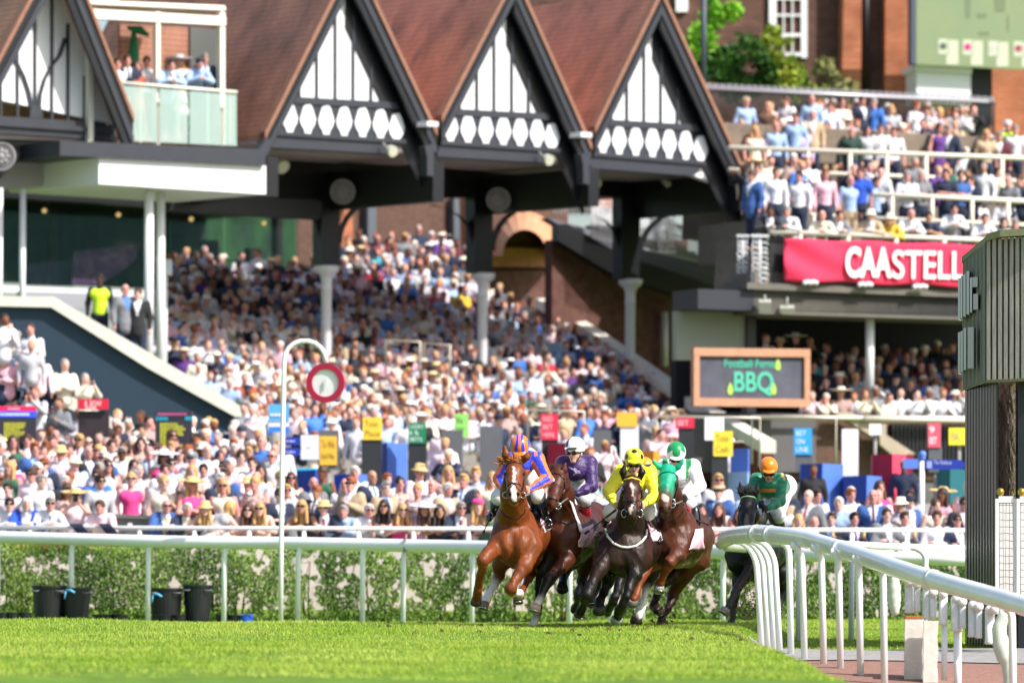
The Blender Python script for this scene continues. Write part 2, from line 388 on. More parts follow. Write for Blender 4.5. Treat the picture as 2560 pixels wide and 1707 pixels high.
for (tx, ty, bx, by, D) in [(1838, 1352, 1905, 1626, 60.6), (1852, 1350, 1921, 1626, 60.2), (1866, 1350, 1936, 1626, 59.8), (1884, 1349, 1950, 1628, 59.4), (1955, 1358, 1978, 1630, 58.4), (1976, 1362, 2012, 1640, 57.4), (2028, 1368, 2060, 1657, 56.6), (2076, 1378, 2102, 1680, 55.8), (2130, 1395, 2152, 1702, 55), (2196, 1428, 2212, 1740, 54.2), (2512, 1520, 2535, 1900, 50.6), (2630, 1550, 2640, 1960, 49.2)]:
    b = P(bx, by, D); t = P(tx, ty, D); lz = min(b.z, float(gz(b.x, b.y)))-.05; pts = []
    m2 = Vector((t.x+(b.x-t.x)*.72, t.y, t.z)); Rr = max(abs(b.x-t.x)*.9, .05)
    for k in range(8):
        a = math.pi/2*k/7; pts.append(Vector((t.x+(b.x-.02-t.x)*math.sin(a)*.86, t.y, t.z-Rr*1.3*(1-math.cos(a)))))
    pts.append(Vector((b.x, b.y, lz))); MB().tube(pts, .038, 10).build('post', m_white, nr)
for (tx, ty, bx, by, D) in [(2085, 1372, 2128, 1606, 64.4), (2265, 1366, 2312, 1608, 65.2), (1978, 1362, 1996, 1610, 63.6)]:
    t = P(tx, ty, D); b = P(bx, by, D); pts = [t]
    for k in range(1, 8):
        a = math.pi/2*k/7; pts.append(Vector((t.x+(b.x-t.x)*math.sin(a), t.y, t.z-.16*(1-math.cos(a)))))
    pts.append(Vector((b.x, b.y, float(gz(b.x, b.y))-.05))); MB().tube(pts, .036, 10).build('post', m_white, nr)
    MB().box(t, (.1, .09, .12)).build('clamp', m_white2, nr)
# crowd rail behind the hedge
cr = empty('crowd_rail', P(1000, 1560, 88), 'white painted handrail the front spectators lean on, behind the hedge', 'rail')
MB().tube([P(x, 1318+(x-0)*.003+(22 if x > 1700 else 0)*0, 88) for x in (-60, 800, 1700, 2450)], .037, 10).build('rail', m_white2, cr)
MB().tube([P(x, 1392+x*.003, 88) for x in (-60, 2450)], .03, 8).build('rail', m_white2, cr)
for x in list(range(75, 2440, 137)):
    t = P(x, 1318+x*.003, 88.02); b = Vector((t.x, t.y, float(gz(t.x, t.y))-.05)); MB().tube([t, b], .04, 8).build('post', m_white2, cr)
# ---- hedge
def hedge():
    n = 170000; px = rng.uniform(-40, 2440, n); Y = 83.9+rng.normal(0, .17, n)
    X = (px-CX)/F*Y; base = gz(X, Y)
    top = np.where(px < 1750, .95, .9)+.05*np.sin(X*2.3)+.04*np.sin(X*5.1+1)+.05*rng.standard_normal(n)*(rng.random(n) < .3)
    u = rng.random(n); Z = base+u*(top-base)
    from mathutils import noise as _nz
    gap = np.array([_nz.noise((a*3.6, b_*2.6, 0))+.75*_nz.noise((a*9.5, b_*8, 3))+.35*_nz.noise((a*22, b_*20, 7)) for a, b_ in zip(X, Z)])
    thr = np.where(px < 420, .5, np.where(px < 700, .3, .2)); thr = np.where(px > 1650, .3, thr)
    nm = gap < thr+.07*rng.standard_normal(n); X, Y, Z, px = X[nm], Y[nm], Z[nm], px[nm]; n = len(X)
    s = .011+.017*rng.random(n); a = rng.random(n)*6.283; tl = rng.normal(0, .6, n)
    ux = np.stack([np.cos(a), np.sin(a), np.zeros(n)], 1)*s[:, None]*.6; vz = np.stack([np.sin(tl)*.6, np.sin(a+1)*.5, np.cos(tl)], 1)*s[:, None]*1.5
    c = np.stack([X, Y, Z], 1); v = np.stack([c-ux-vz*.2, c+ux-vz*.1, c+ux*.3+vz, c-ux*.8+vz*.7], 1)
    me = bpy.data.meshes.new('foliage'); me.vertices.add(4*n); me.vertices.foreach_set('co', v.ravel()); me.loops.add(4*n)
    me.loops.foreach_set('vertex_index', np.arange(4*n)); me.polygons.add(n); me.polygons.foreach_set('loop_start', np.arange(0, 4*n, 4)); me.polygons.foreach_set('loop_total', np.full(n, 4)); me.update(calc_edges=True)
    ca, cb = np.array(C('#4a6c26')[:3]), np.array(C('#7f9c42')[:3]); t = (np.clip(.5+.5*np.sin(X*3.1+Z*2)+.3*rng.standard_normal(n), 0, 1))[:, None]
    cc = ca*(1-t)+cb*t; c4 = np.repeat(np.concatenate([cc, np.ones((n, 1))], 1), 4, 0)
    me.color_attributes.new('Col', 'FLOAT_COLOR', 'POINT').data.foreach_set('color', c4.ravel())
    return me
m_leaf = mat('hedge_leaf', '#5d8f1e', rough=.6, attr='Col', spec=.3)
hg = empty('hedge', P(1200, 1560, 84), 'clipped green conifer hedge with pale gaps, running along behind the white rail', 'hedge')
o = bpy.data.objects.new('foliage', hedge()); me_ = o.data; me_.materials.append(m_leaf); link(o); settle(o, hg)
mb = MB()
for i in range(90):
    x = rng.uniform(-8.2, 7.6); z0 = float(gz(x, 84))-.03; mb.tube([(x, 84, z0), (x+rng.normal(0, .05), 84.03, z0+.5), (x+rng.normal(0, .12), 84, z0+1.0)], [.02, .014, .006], 6)
mb.build('stems', mat('hedge_stem', '#6d5a45', rough=.9), hg)['kind'] = 'stuff'
# wall behind the hedge
mb = MB(); mb.ext([P(-60, 1560, 85.6)-Vector((0, 0, .3)), P(2450, 1560, 85.6)-Vector((0, 0, .3)), P(2450, 1378, 85.6), P(-60, 1368, 85.6)], (0, .25, 0))
bw = mb.build('boundary_wall', mat('pale_wall', '#cfc2ba', rough=.9, nz=.2, ns=1.5), None); tag(bw, 'low pale pinkish wall showing through the gaps in the hedge', 'wall')
mb = MB(); mb.box(P(165, 1359, 85.75), (1.75, .4, .16)); tag(mb.build('brick_coping', mat('coping', '#b4674a', rough=.9, nz=.2, ns=8)), 'short orange brick coping above the left end of the hedge', 'wall')
# ---- bins and buckets in front of the hedge
m_bin = mat('black_bin', '#191c1f', rough=.45, spec=.5, nz=.1, ns=4); m_blue = mat('blue_plastic', '#1f57c9', rough=.5)
def tub(mb, c, rt, rb, h, n=24):
    prof = [(rb, 0), (rt*.985, h*.95), (rt*1.06, h*.95), (rt*1.06, h), (rt*.94, h), (rt*.93, h*.93), (rb*.9, .03)]
    c = Vector(c); vs = []; fs = []
    for r, z in prof:
        for k in range(n): vs.append(c+Vector((r*math.cos(6.2832*k/n), r*math.sin(6.2832*k/n), z)))
    for i in range(len(prof)-1):
        for k in range(n): j = (k+1) % n; fs.append((i*n+k, i*n+j, (i+1)*n+j, (i+1)*n+k))
    fs.append(tuple(range(n))[::-1]); fs.append(tuple(range((len(prof)-1)*n, len(prof)*n))); return mb.add(vs, fs)
def bin_(pxc, top, w, lab, name='dustbin', cat='bin', m=m_bin, Y=82.6, grp='black tubs along the hedge', handle=True):
    c = P(pxc, top, Y); g = float(gz(c.x, Y)); s = F/Y; h = c.z-g+.02; mb = MB()
    t = empty(name, (c.x, Y, g-.02), lab, cat, grp); tub(mb, (c.x, Y, g-.02), w/s/2, w/s/2*.8, h); mb.build('tub', m, t)
    if handle:
        for sg in (-1, 1):
            x = c.x+sg*w/s*.36; MB().tube([(x-.06, Y-w/s*.4, g+h*.86), (x-.04, Y-w/s*.47, g+h*.84), (x+.04, Y-w/s*.47, g+h*.84), (x+.06, Y-w/s*.4, g+h*.86)], .01, 6).build('handle', mat('handle_grey', '#6e7276', rough=.4), t)
    return t
bin_(122, 1463, 84, 'tall black dustbin furthest left, its side handle showing'); bin_(190, 1468, 76, 'tall black dustbin half behind the second rail post from the left, blue tie beside it')
bin_(415, 1469, 84, 'tall black dustbin tied with a pale blue strap'); bin_(495, 1461, 74, 'straight black dustbin right of the one with the blue strap')
for a, b_, w_ in [(8, 1530, 26), (33, 1530, 32), (64, 1530, 30), (256, 1535, 54), (300, 1535, 40), (410, 1536, 44), (448, 1536, 34), (556, 1535, 34), (586, 1536, 30)]:
    bin_(a, b_, w_, {8: 'low black plant pot at the left picture edge', 33: 'low black plant pot, second from the left picture edge', 64: 'low black plant pot touching the leftmost tall dustbin', 256: 'wide low black trug beside the second tall dustbin', 300: 'small low black trug to the right of the wide one', 410: 'low black trug in front of the blue-strapped dustbin', 448: 'low black pot between the two right dustbins', 556: 'low black pot left of the third rail post', 586: 'low black pot next to the blue bucket'}[a], 'plant_pot', 'pot', handle=False, Y=82.2)
bin_(616, 1534, 36, 'bright blue bucket standing at the foot of the hedge', 'bucket', 'bucket', m_blue, 82.2, None, True)
for x, y in ((165, 1474), (383, 1484)):
    p = P(x, y, 82.0); o = MB().tube([p, p+Vector((.07, -.03, .0)), p+Vector((.14, -.03, -.04))], .018, 6).tube([p, p+Vector((-.02, -.02, -.14))], .012, 6).build('strap', mat('blue_strap', '#5ab4e8', rough=.5))
    tag(o, 'blue plastic strap on the left pair of dustbins' if x < 300 else 'pale blue plastic strap over the rim of a black dustbin', 'strap')
# ---- winning post: hooked white pole with a red and white disc
wp = empty('winning_post', P(703, 1553, 79.6), 'white hooked winning post carrying a big red and white disc', 'winning post')
pts = [P(702, 1575, 79.6), P(703, 1345, 79.6), P(706, 1100, 79.6), P(710, 905, 79.6)]
for k in range(1, 9):
    a = math.pi*k/9; pts.append(P(762-52*math.cos(a), 900-48*math.sin(a), 79.6))
pts.append(P(816, 908, 79.6)); MB().tube(pts, .037, 12).build('pole', m_white2, wp)
dc = P(815, 957, 79.55); dn = Vector((-.25, -1, 0))
MB().disc(dc, dn, .30, .05, 40, .21).build('disc_rim', mat('disc_red', '#b01f45', rough=.4), wp)
MB().disc(dc+Vector((0, .02, 0)), dn, .21, .04, 40).build('disc_face', mat('disc_white', '#ececee', rough=.4), wp)
MB().box(dc+Vector((0, -.05, 0)), (.012, .02, .14)).build('disc_mark', mat('mark_grey', '#b9bbbd'), wp)
# ================= slatted judge's tower, gates and barrier stack at the right =================
m_slat = mat('weathered_timber', '#a19f93', rough=.85, nz=.28, ns=5, bump=.5, bs=50, stretch=(6, 6, .6), col2=None)
m_slatg = mat('algae_timber', '#858862', rough=.9, nz=.25, ns=6, stretch=(6, 6, .6))
m_dark = mat('black_slat', '#161a20', rough=.35, spec=.5)
m_steel = mat('brushed_steel', '#b9bcc0', rough=.18, metal=1)
tw = empty('judges_tower', P(2490, 1620, 61.5), 'grey slatted timber tower on black vertical louvres with steel lettering on its side', 'tower')
YL, YM, YR = 63.2, 60.4, 60.0
def tpt(px, py, Y): return P(px, py, Y)
A0, A1 = (2409, 656), (2409, 972); B0, B1 = (2467, 600), (2467, 950); C0, C1 = (2640, 588), (2640, 944)
mb = MB(); mb.ext([tpt(A0[0], A0[1], YL), tpt(B0[0], B0[1], YM), tpt(B1[0], B1[1], YM), tpt(A1[0], A1[1], YL)], (.1, .35, 0))
mb.ext([tpt(B0[0]+.3, B0[1], YM+.02), tpt(C0[0], C0[1], YR), tpt(C1[0], C1[1], YR), tpt(B1[0]+.3, B1[1], YM+.02)], (.02, .4, 0)); mb.build('cladding', mat('timber_back', '#6a6960', rough=.9, nz=.2, ns=4), tw)
mbs = MB()
def slats(a0, b0, a1, b1, Ya, Yb, n, dup, wf=.62):
    for i in range(n):
        t0 = (i+.5*(1-wf))/n; t1 = t0+wf/n
        q = []
        for t in (t0, t1):
            q.append((P(a0[0]+(b0[0]-a0[0])*t, a0[1]+(b0[1]-a0[1])*t, Ya+(Yb-Ya)*t), P(a1[0]+(b1[0]-a1[0])*t, a1[1]+(b1[1]-a1[1])*t, Ya+(Yb-Ya)*t)))
        dup.ext([q[0][0], q[1][0], q[1][1], q[0][1]], (-.02, -.05, 0))
slats(A0, B0, A1, B1, YL, YM, 17, mbs, .55); slats(B0, C0, B1, C1, YM, YR, 12, mbs)
mbs.build('slats', m_slat, tw)
mb = MB()
for (a, b, Ya, Yb, h) in (((2404, 656), (2466, 604), YL-.1, YM-.1, 14), ((2465, 602), (2500, 592), YM-.1, YM-.25, 17), ((2500, 592), (2640, 584), YM-.25, YR-.1, 17)):
    mb.ext([P(a[0], a[1], Ya), P(b[0], b[1], Yb), P(b[0], b[1]-h, Yb), P(a[0], a[1]-h, Ya)], (.05, .3, 0))
mb.build('coping', m_slatg, tw)
mb = MB(); mb.ext([P(2409, 976, YL-.02), P(2467, 955, YM-.02), P(2467, 947, YM-.02), P(2409, 969, YL-.02)], (0, .3, 0)); mb.ext([P(2467, 955, YM-.03), P(2640, 948, YR-.05), P(2640, 941, YR-.05), P(2467, 948, YM-.03)], (0, .3, 0)); mb.build('sill', m_slatg, tw)
# steel capitals seen nearly edge-on
def letters(y0, y1, xs_, D0, D1):
    n = len(xs_)
    for i, (xa, xb, ya, yb) in enumerate(xs_):
        D = D0+(D1-D0)*i/max(1, n-1); mb = MB()
        mb.ext([P(xa, ya, D), P(xb, ya-1, D-.03), P(xb, yb-1, D-.03), P(xa, yb, D)], (.05, .3, 0)); mb.build('steel_letter', m_steel, tw)
letters(0, 0, [(2395, 2400, 696, 799), (2401, 2406, 690, 795), (2408, 2414, 686, 792), (2416, 2423, 678, 786), (2425, 2430, 694, 781), (2431, 2444, 693, 718), (2433, 2445, 735, 774)], 62.6, 60.9)
letters(0, 0, [(2395, 2400, 831, 934), (2401, 2407, 828, 930), (2409, 2415, 820, 925), (2419, 2434, 818, 921)], 62.6, 61.0)
mb = MB(); 
for i in range(11):
    x0 = 2417+i*7.2; t = i/10; D = 63+(60.8-63)*t; yb = 1626+(1640-1626)*t
    mb.ext([P(x0, 972-20*t, D), P(x0+5.4, 970-20*t, D-.05), P(x0+5.4, yb, D-.05), P(x0, yb, D)], (0, .25, 0))
mb.ext([P(2545, 944, 60.6), P(2640, 944, 60.6), P(2640, 1640, 60.6), P(2545, 1640, 60.6)], (0, .3, 0)); mb.build('louvres', m_dark, tw)
mb = MB(); mb.ext([P(2415, 972, 63.5), P(2496, 950, 61.2), P(2496, 1636, 61.2), P(2415, 1626, 63.5)], (.05, .1, 0)); mb.build('dark_backing', mat('backing', '#0c0e12', rough=.6), tw)
mb = MB(); mb.ext([P(2497, 955, 61.0), P(2545, 948, 60.9), P(2545, 1640, 60.9), P(2497, 1640, 61.0)], (0, .05, 0))
m_refl = mat('mirror_glass', '#d9b9ad', rough=.12, metal=.85, nz=.5, ns=9, stretch=(3, 1, 1.2), bump=.5, bs=6); mb.build('mirror_pane', m_refl, tw)
mb = MB(); mb.ext([P(2404, 1618, 62.8), P(2500, 1646, 60.4), P(2500, 1654, 60.4), P(2404, 1626, 62.8)], (0, .4, 0)); mb.build('plinth', m_kerb, tw)
# white gate leaves with wire mesh and gold ball finials
m_gold = mat('gold_paint', '#b69a3e', rough=.3, metal=.7)
def gate(x0, x1, lab, Y=59.4):
    g = empty('gate_panel', P((x0+x1)/2, 1520, Y), lab, 'gate', 'white mesh gate panels by the tower')
    f = MB()
    for x in (x0+4, x1-4): f.ext([P(x-4, 1246, Y), P(x+4, 1246, Y), P(x+4, 1530, Y), P(x-4, 1530, Y)], (0, .06, 0))
    f.ext([P(x0+8.3, 1240, Y-.003), P(x1-8.3, 1240, Y-.003), P(x1-8.3, 1256, Y-.003), P(x0+8.3, 1256, Y-.003)], (0, .06, 0)); f.build('frame', m_white2, g)
    bkd = MB().ext([P(x0+9, 1258, Y+.3), P(x1-9, 1258, Y+.3), P(x1-9, 1528, Y+.3), P(x0+9, 1528, Y+.3)], (0, .03, 0)); bkd.build('screen_cloth', mat('cloth_white', '#d4d2cf', rough=.9, nz=.15, ns=6, stretch=(5, 1, .4)), g)
    w_ = MB()
    for k in range(15): y = 1262+k*18; w_.tube([P(x0+8, y, Y+.03), P((x0+x1)/2, y+2.5*math.sin(k), Y+.03), P(x1-8, y+1, Y+.03)], .0035, 4)
    for k in range(5): x = x0+10+(x1-x0-20)*k/4; w_.tube([P(x, 1256, Y+.02), P(x+2*math.sin(k*2), 1400, Y+.02), P(x, 1528, Y+.02)], .003, 4)
    w_.build('wire_mesh', mat('wire_grey', '#8f8f8c', rough=.5, metal=.5), g)
    MB().ball(P(x0+12, 1229, Y+.02), .045, 16, 12).tube([P(x0+12, 1240, Y+.03), P(x0+12, 1233, Y+.03)], .02, 8).build('finial', m_gold, g)
gate(2489, 2542, 'narrow white mesh gate panel touching the black louvres, gold ball on top'); gate(2542, 2600, 'white mesh gate panel cut by the right picture edge, gold ball on top', 59.35)
# stack of padded posts, sleeves and canvas under the near rail
m_canvas = mat('canvas_pad', '#d2cfc7', rough=.95, nz=.12, ns=7, bump=.25, bs=14)
for i, (x0, x1, y0, D, lab) in enumerate([(2262, 2309, 1546, 54.6, 'tall grey canvas padded post with an orange rim under the near rail'), (2309, 2345, 1552, 54.3, 'paler canvas padded post right of the grey one')]):
    pdp = empty('padded_post', P((x0+x1)/2, 1760, D), lab, 'post'); z0 = P(x0, 1775, D).z; mb = MB(); prev = None
    for k in range(13):
        z = P(x0, y0, D).z+(z0-P(x0, y0, D).z)*k/12; xa, xb = P(x0, 1600, D).x+.004*math.sin(k*2.3), P(x1, 1600, D).x+.006*math.sin(k*1.7+1)
        ring = [Vector((xa, D, z)), Vector((xb, D, z)), Vector((xb+.01, D+.2, z)), Vector((xa+.01, D+.2, z))]
        if prev: mb.hexa(ring, prev)
        prev = ring
    mb.build('canvas_cover', m_canvas, pdp)
    if i == 0: MB().ext([P(x0+2, y0, D-.004), P(x1-2, y0, D-.004), P(x1-2, y0-7, D-.004), P(x0+2, y0-7, D-.004)], (0, .2, 0)).build('rim', mat('rust_rim', '#a9642f', rough=.9), pdp)
m_sl = mat('sleeve_white', '#dcdddd', rough=.45, nz=.05)
sp = [(2273, 1450, 1532, 11, None), (2293, 1455, 1529, 8, None), (2320, 1460, 1548, 13, None), (2333, 1476, 1545, 8, None), (2358, 1480, 1562, 11, 1700), (2391, 1492, 1578, 14, 1760), (2406, 1500, 1570, 8, None), (2432, 1508, 1592, 12, None), (2447, 1512, 1595, 8, None), (2474, 1520, 1610, 12, None), (2486, 1518, 1535, 10, None)]
for i, (x, y0, y1, r, low) in enumerate(sp):
    D = 53.6-.25*i*.3; t = empty('barrier_socket', P(x, y1, D), None, 'barrier post', 'white sleeved barrier posts hung under the near rail')
    t['label'] = ['short white sleeve furthest left, above the orange-rimmed pad', 'thin white sleeve just right of the furthest-left one', 'thick white sleeve above the paler padded post', 'thin white sleeve between pad and long sleeved post', 'white sleeved post reaching down beside the paler pad', 'white sleeved post with a ribbed collar, rising from the brick path', 'thin sleeve touching the ribbed long post', 'thick white sleeve in front of the tower foot, left one', 'thin white sleeve in front of the tower foot', 'thick white sleeve in front of the tower foot, right one', 'knobbed white sleeve end nearest the hanging bag'][i]
    MB().tube([P(x, y0, D), P(x, y1-8, D), P(x, y1-2, D), P(x, y1, D)], [r/F*D, r/F*D, r/F*D*1.12, r/F*D*.8], 12).build('sleeve', m_sl, t)
    if low: MB().tube([P(x+3, y1, D+.02), P(x+3, low, D+.02)], r*.72/F*D, 10).build('post', m_white, t)
    MB().ball(P(x, y0+4, D-.03), .05, 10, 6).build('cap', m_sl, t)
def bag(name, pts, D, lab, m):
    n = len(pts)//2; L_, R_ = pts[:n], pts[n:]; path = []; rr = []
    for k in range(n): a, b = P(L_[k][0], L_[k][1], D), P(R_[k][0], R_[k][1], D); path.append((a+b)/2); rr.append((b-a).length/2)
    path = smooth_path(path, 4); rr = list(np.interp(np.linspace(0, n-1, len(path)), range(n), rr)*(1+.06*np.sin(np.arange(len(path))*2.1)))
    o = MB().tube(path, rr, 12).build(name, m); tag(o, lab, 'bag')
m_bagw = mat('polythene', '#c9d3c6', rough=.4, nz=.1, ns=4)
bag('hanging_bag', [(2222, 1442), (2219, 1470), (2220, 1505), (2226, 1530), (2234, 1538), (2246, 1442), (2252, 1470), (2252, 1505), (2248, 1528), (2240, 1538)], 53.9, 'pale polythene bag hanging from the near rail beside its tallest post', m_bagw)
bag('hanging_bag', [(2500, 1530), (2480, 1570), (2488, 1620), (2505, 1660), (2510, 1720), (2530, 1535), (2516, 1575), (2530, 1640), (2536, 1670), (2538, 1720)], 52.0, 'large pale polythene bag hanging by the right picture edge', m_bagw)
# loose straps
# ================= grandstand with the timbered gables =================
S = Frame(1200, 118, 37)
n_ = S.n; u_ = S.u
def tile_mat(name, a, b_):
    m = bpy.data.materials.new(name); m.use_nodes = True; t = m.node_tree; bs = t.nodes['Principled BSDF']; bs.inputs['Roughness'].default_value = .85
    tc = t.nodes.new('ShaderNodeTexCoord'); sp = t.nodes.new('ShaderNodeSeparateXYZ'); t.links.new(tc.outputs['Object'], sp.inputs[0])
    nz = t.nodes.new('ShaderNodeTexNoise'); mp = t.nodes.new('ShaderNodeMapping'); mp.inputs['Scale'].default_value = (1.1, 1.1, .35)
    t.links.new(tc.outputs['Object'], mp.inputs[0]); t.links.new(mp.outputs[0], nz.inputs['Vector']); nz.inputs['Scale'].default_value = 1.2; nz.inputs['Detail'].default_value = 8; nz.inputs['Roughness'].default_value = .7
    cr = t.nodes.new('ShaderNodeValToRGB'); cr.color_ramp.elements[0].position = .35; cr.color_ramp.elements[1].position = .66
    cr.color_ramp.elements[0].color = C(a); cr.color_ramp.elements[1].color = C(b_); e = cr.color_ramp.elements.new(.5); e.color = C('#c8917b')
    t.links.new(nz.outputs[0], cr.inputs[0])
    wv = t.nodes.new('ShaderNodeTexWave'); wv.wave_type = 'BANDS'; wv.bands_direction = 'Z'; wv.wave_profile = 'SAW'; wv.inputs['Scale'].default_value = 2.6; wv.inputs['Distortion'].default_value = .4; wv.inputs['Detail Scale'].default_value = 6
    t.links.new(tc.outputs['Object'], wv.inputs[0])
    mr = t.nodes.new('ShaderNodeMapRange'); mr.inputs[1].default_value = 0; mr.inputs[2].default_value = .3; mr.inputs[3].default_value = .5; mr.inputs[4].default_value = 1; t.links.new(wv.outputs[1], mr.inputs[0])
    mx = t.nodes.new('ShaderNodeMix'); mx.data_type = 'RGBA'; mx.blend_type = 'MULTIPLY'; mx.inputs[0].default_value = 1; t.links.new(cr.outputs[0], mx.inputs[6]); t.links.new(mr.outputs[0], mx.inputs[7]); t.links.new(mx.outputs[2], bs.inputs['Base Color'])
    bp = t.nodes.new('ShaderNodeBump'); bp.inputs['Distance'].default_value = .04; t.links.new(wv.outputs[1], bp.inputs['Height']); t.links.new(bp.outputs[0], bs.inputs['Normal'])
    return m
m_tile = tile_mat('roof_tile', '#a07a69', '#e2a488')
m_wpan = mat('render_white', '#e4e6ea', rough=.8, nz=.04, ns=1)
m_timb = mat('timber_slate_paint', '#2f323c', rough=.5, nz=.12, ns=3)
m_navy = mat('timber_navy_paint', '#0a0c15', rough=.45, nz=.12, ns=3)
m_verge = mat('verge_tile', '#8f6654', rough=.85, nz=.2, ns=8)
m_soff = mat('soffit_board', '#a89c9c', rough=.9, nz=.05, ns=1)
m_wpaint = mat('column_white', '#dfe0e4', rough=.5, nz=.05, ns=3)
m_grey = mat('light_grey_fitting', '#a8a99f', rough=.5)
def sub(pts, b): return [S.pt(x, y, b) for x, y in pts]
def slab(mb, pts, b0, b1):
    """pixel polygon traced on the plane b1, given real thickness back to b0"""
    q = sub(pts, b1); mb.ext(q, n_*(b0-b1)); return mb
def lin(a, b, t): return (a[0]+(b[0]-a[0])*t, a[1]+(b[1]-a[1])*t)
def bargeboard(mb, a, b, wdt, b0, b1):
    """board following a-b (pixel, outer edge), hanging wdt metres below it"""
    p, q = S.pt(*a, b1), S.pt(*b, b1); dz = Vector((0, 0, -wdt)); mb.ext([p, q, q+dz, p+dz], n_*(b0-b1))
def gable(apex, L, Rr, mull, pbot, loz, beam, lw, lh, lab, back=9.0, end=None):
    b1 = .32; A, Lp, Rp = S.pt(*apex, b1), S.pt(*L, b1), S.pt(*Rr, b1); bk = n_*(-(back+b1)); up = Vector((0, 0, .14))
    g = empty('gable_roof', (A.x, A.y, Lp.z), lab, 'gable roof', 'half-timbered gables of the grandstand')
    mb = MB()
    mb.hexa([Lp, A, A+up, Lp+up], [Lp+bk, A+bk, A+bk+up, Lp+bk+up]); mb.build('roof', m_tile, g)
    mb = MB(); mb.hexa([A, Rp, Rp+up, A+up], [A+bk, Rp+bk, Rp+bk+up, A+bk+up]); mb.build('roof', m_tile, g)
    mb = MB(); o1 = n_*.04
    for p, q in ((Lp, A), (A, Rp)): mb.hexa([p+o1, q+o1, q+o1+up*1.15, p+o1+up*1.15], [p+o1*.1-n_*.2, q+o1*.1-n_*.2, q+o1*.1-n_*.2+up*1.15, p+o1*.1-n_*.2+up*1.15])
    mb.build('verge', m_verge, g)
    for p, q, w_ in ((Lp, A, .5), (Rp, A, .72)):
        mb = MB(); w1 = Vector((0, 0, -w_)); mb.ext([p, q, q+w1, p+w1], n_*-.10)
        mb.build('bargeboard', m_navy, g)
        mb = MB(); o = n_*.035; a_, c_ = Vector((0, 0, -.22)), Vector((0, 0, -.42)); mb.ext([p+o+a_, q+o+a_, q+o+c_, p+o+c_], n_*-.05); mb.build('moulding', m_timb, g)
    # wall triangle behind
    A0, L0, R0 = A-n_*b1, Lp-n_*b1, Rp-n_*b1; dn = Vector((0, 0, -.08))
    MB().ext([L0+dn, A0+dn, R0+dn], n_*-.25).build('panel', m_wpan, g)
    d1_, d2_ = Vector((0, 0, -.1)), Vector((0, 0, -1.45)); MB().ext([A0+d1_+n_*.03, R0+d1_+n_*.03, R0+d2_+n_*.03, A0+d2_+n_*.03], n_*-.03).build('barge_shade', m_navy, g)  # dark board added on the wall for the shaded band under the right bargeboard
    mb = MB()
    for (x, yt) in mull:
        yb = pbot[0][1]+(pbot[1][1]-pbot[0][1])*(x-pbot[0][0])/(pbot[1][0]-pbot[0][0])
        slab(mb, [(x-2.6, yb), (x+2.6, yb), (x+2.6, yt), (x-2.6, yt)], .0, .05)
    x0, x1 = pbot[0][0], pbot[1][0]
    slab(mb, [pbot[0], pbot[1], (x1+8, pbot[1][1]+17), (x0-8, pbot[0][1]+17)], .0, .07)
    mb.build('timber_frame', m_timb, g)
    mb = MB(); bt = beam; sl = (bt[1][1]-bt[0][1])/(bt[1][0]-bt[0][0])
    slab(mb, [(x0-6, pbot[0][1]+14), (x1+6, pbot[1][1]+14), (bt[1][0], bt[1][1]+4), (bt[0][0], bt[0][1]+4)], -.0, .03)
    mb.build('lozenge_board', m_timb, g)
    mb = MB()
    for k, (x, y) in enumerate(loz):
        w2 = lw/2; h2 = lh/2
        slab(mb, [(x-w2*.42, y-h2*.93), (x+w2*.3, y-h2), (x+w2*.55, y-h2*.8), (x+w2, y-h2*.05), (x+w2*.85, y+h2*.3), (x+w2*.42, y+h2*.68), (x+w2*.38, y+h2), (x-w2*.38, y+h2), (x-w2*.42, y+h2*.68), (x-w2*.85, y+h2*.3), (x-w2, y-h2*.05), (x-w2*.6, y-h2*.75)], .0, .06)
    mb.build('lozenge_panels', m_wpan, g)
    mb = MB(); slab(mb, [bt[0], bt[1], (bt[1][0]-30, bt[1][1]+34), (bt[0][0]-4, bt[0][1]+38)], -.3, .12)
    slab(mb, [(bt[0][0], bt[0][1]-3), (bt[1][0], bt[1][1]-3), (bt[1][0], bt[1][1]+7), (bt[0][0], bt[0][1]+7)], -.1, .18)
    mb.build('tie_beam', m_timb, g)
    # ceiling running back under the gable
    za = S.pt(bt[0][0], bt[0][1]+30, 0).z; c0, c1 = L0.copy(), R0.copy(); c0.z = c1.z = za
    MB().ext([c0, c1, c1-n_*4.2, c0-n_*4.2], Vector((0, 0, .1))).build('ceiling', m_soff, g)
    return g
gb = gable((884, -97), (661, 348), (1091, 342), [(793.6, 60), (839.8, 0), (884.5, 40), (929, 160), (750, 190)], [(722, 241), (990, 256)], [(725, 298), (770, 300), (816, 303), (861, 305.5), (907, 308), (952, 312), (992, 322)], [(683, 331), (1015, 352)], 39, 77, 'half-timbered gable roof with red tiles, second from the left, right of the glass balcony')
gc = gable((1287, -51), (1103, 306), (1478, 378), [(1194, 90), (1237, 30), (1281, 70), (1322.7, 180), (1151, 180)], [(1135, 272), (1370, 284)], [(1127, 322), (1170.5, 324), (1215, 326.5), (1259, 329.5), (1301, 332.5), (1343.6, 336), (1380, 346)], [(1098, 354), (1400, 374)], 37, 75, 'half-timbered gable roof with red tiles, third from the left')
gd = gable((1652, -10), (1486, 333), (1873, 470), [(1569, 150), (1611.7, 90), (1653.4, 120), (1694.5, 220), (1530, 205)], [(1515, 298), (1742, 312)], [(1508, 350), (1548.5, 352), (1590, 354.5), (1632, 357), (1673.6, 360), (1715, 364), (1752, 376)], [(1482, 383), (1765, 406)], 36, 73, 'half-timbered gable roof with red tiles, rightmost, above the stairs')
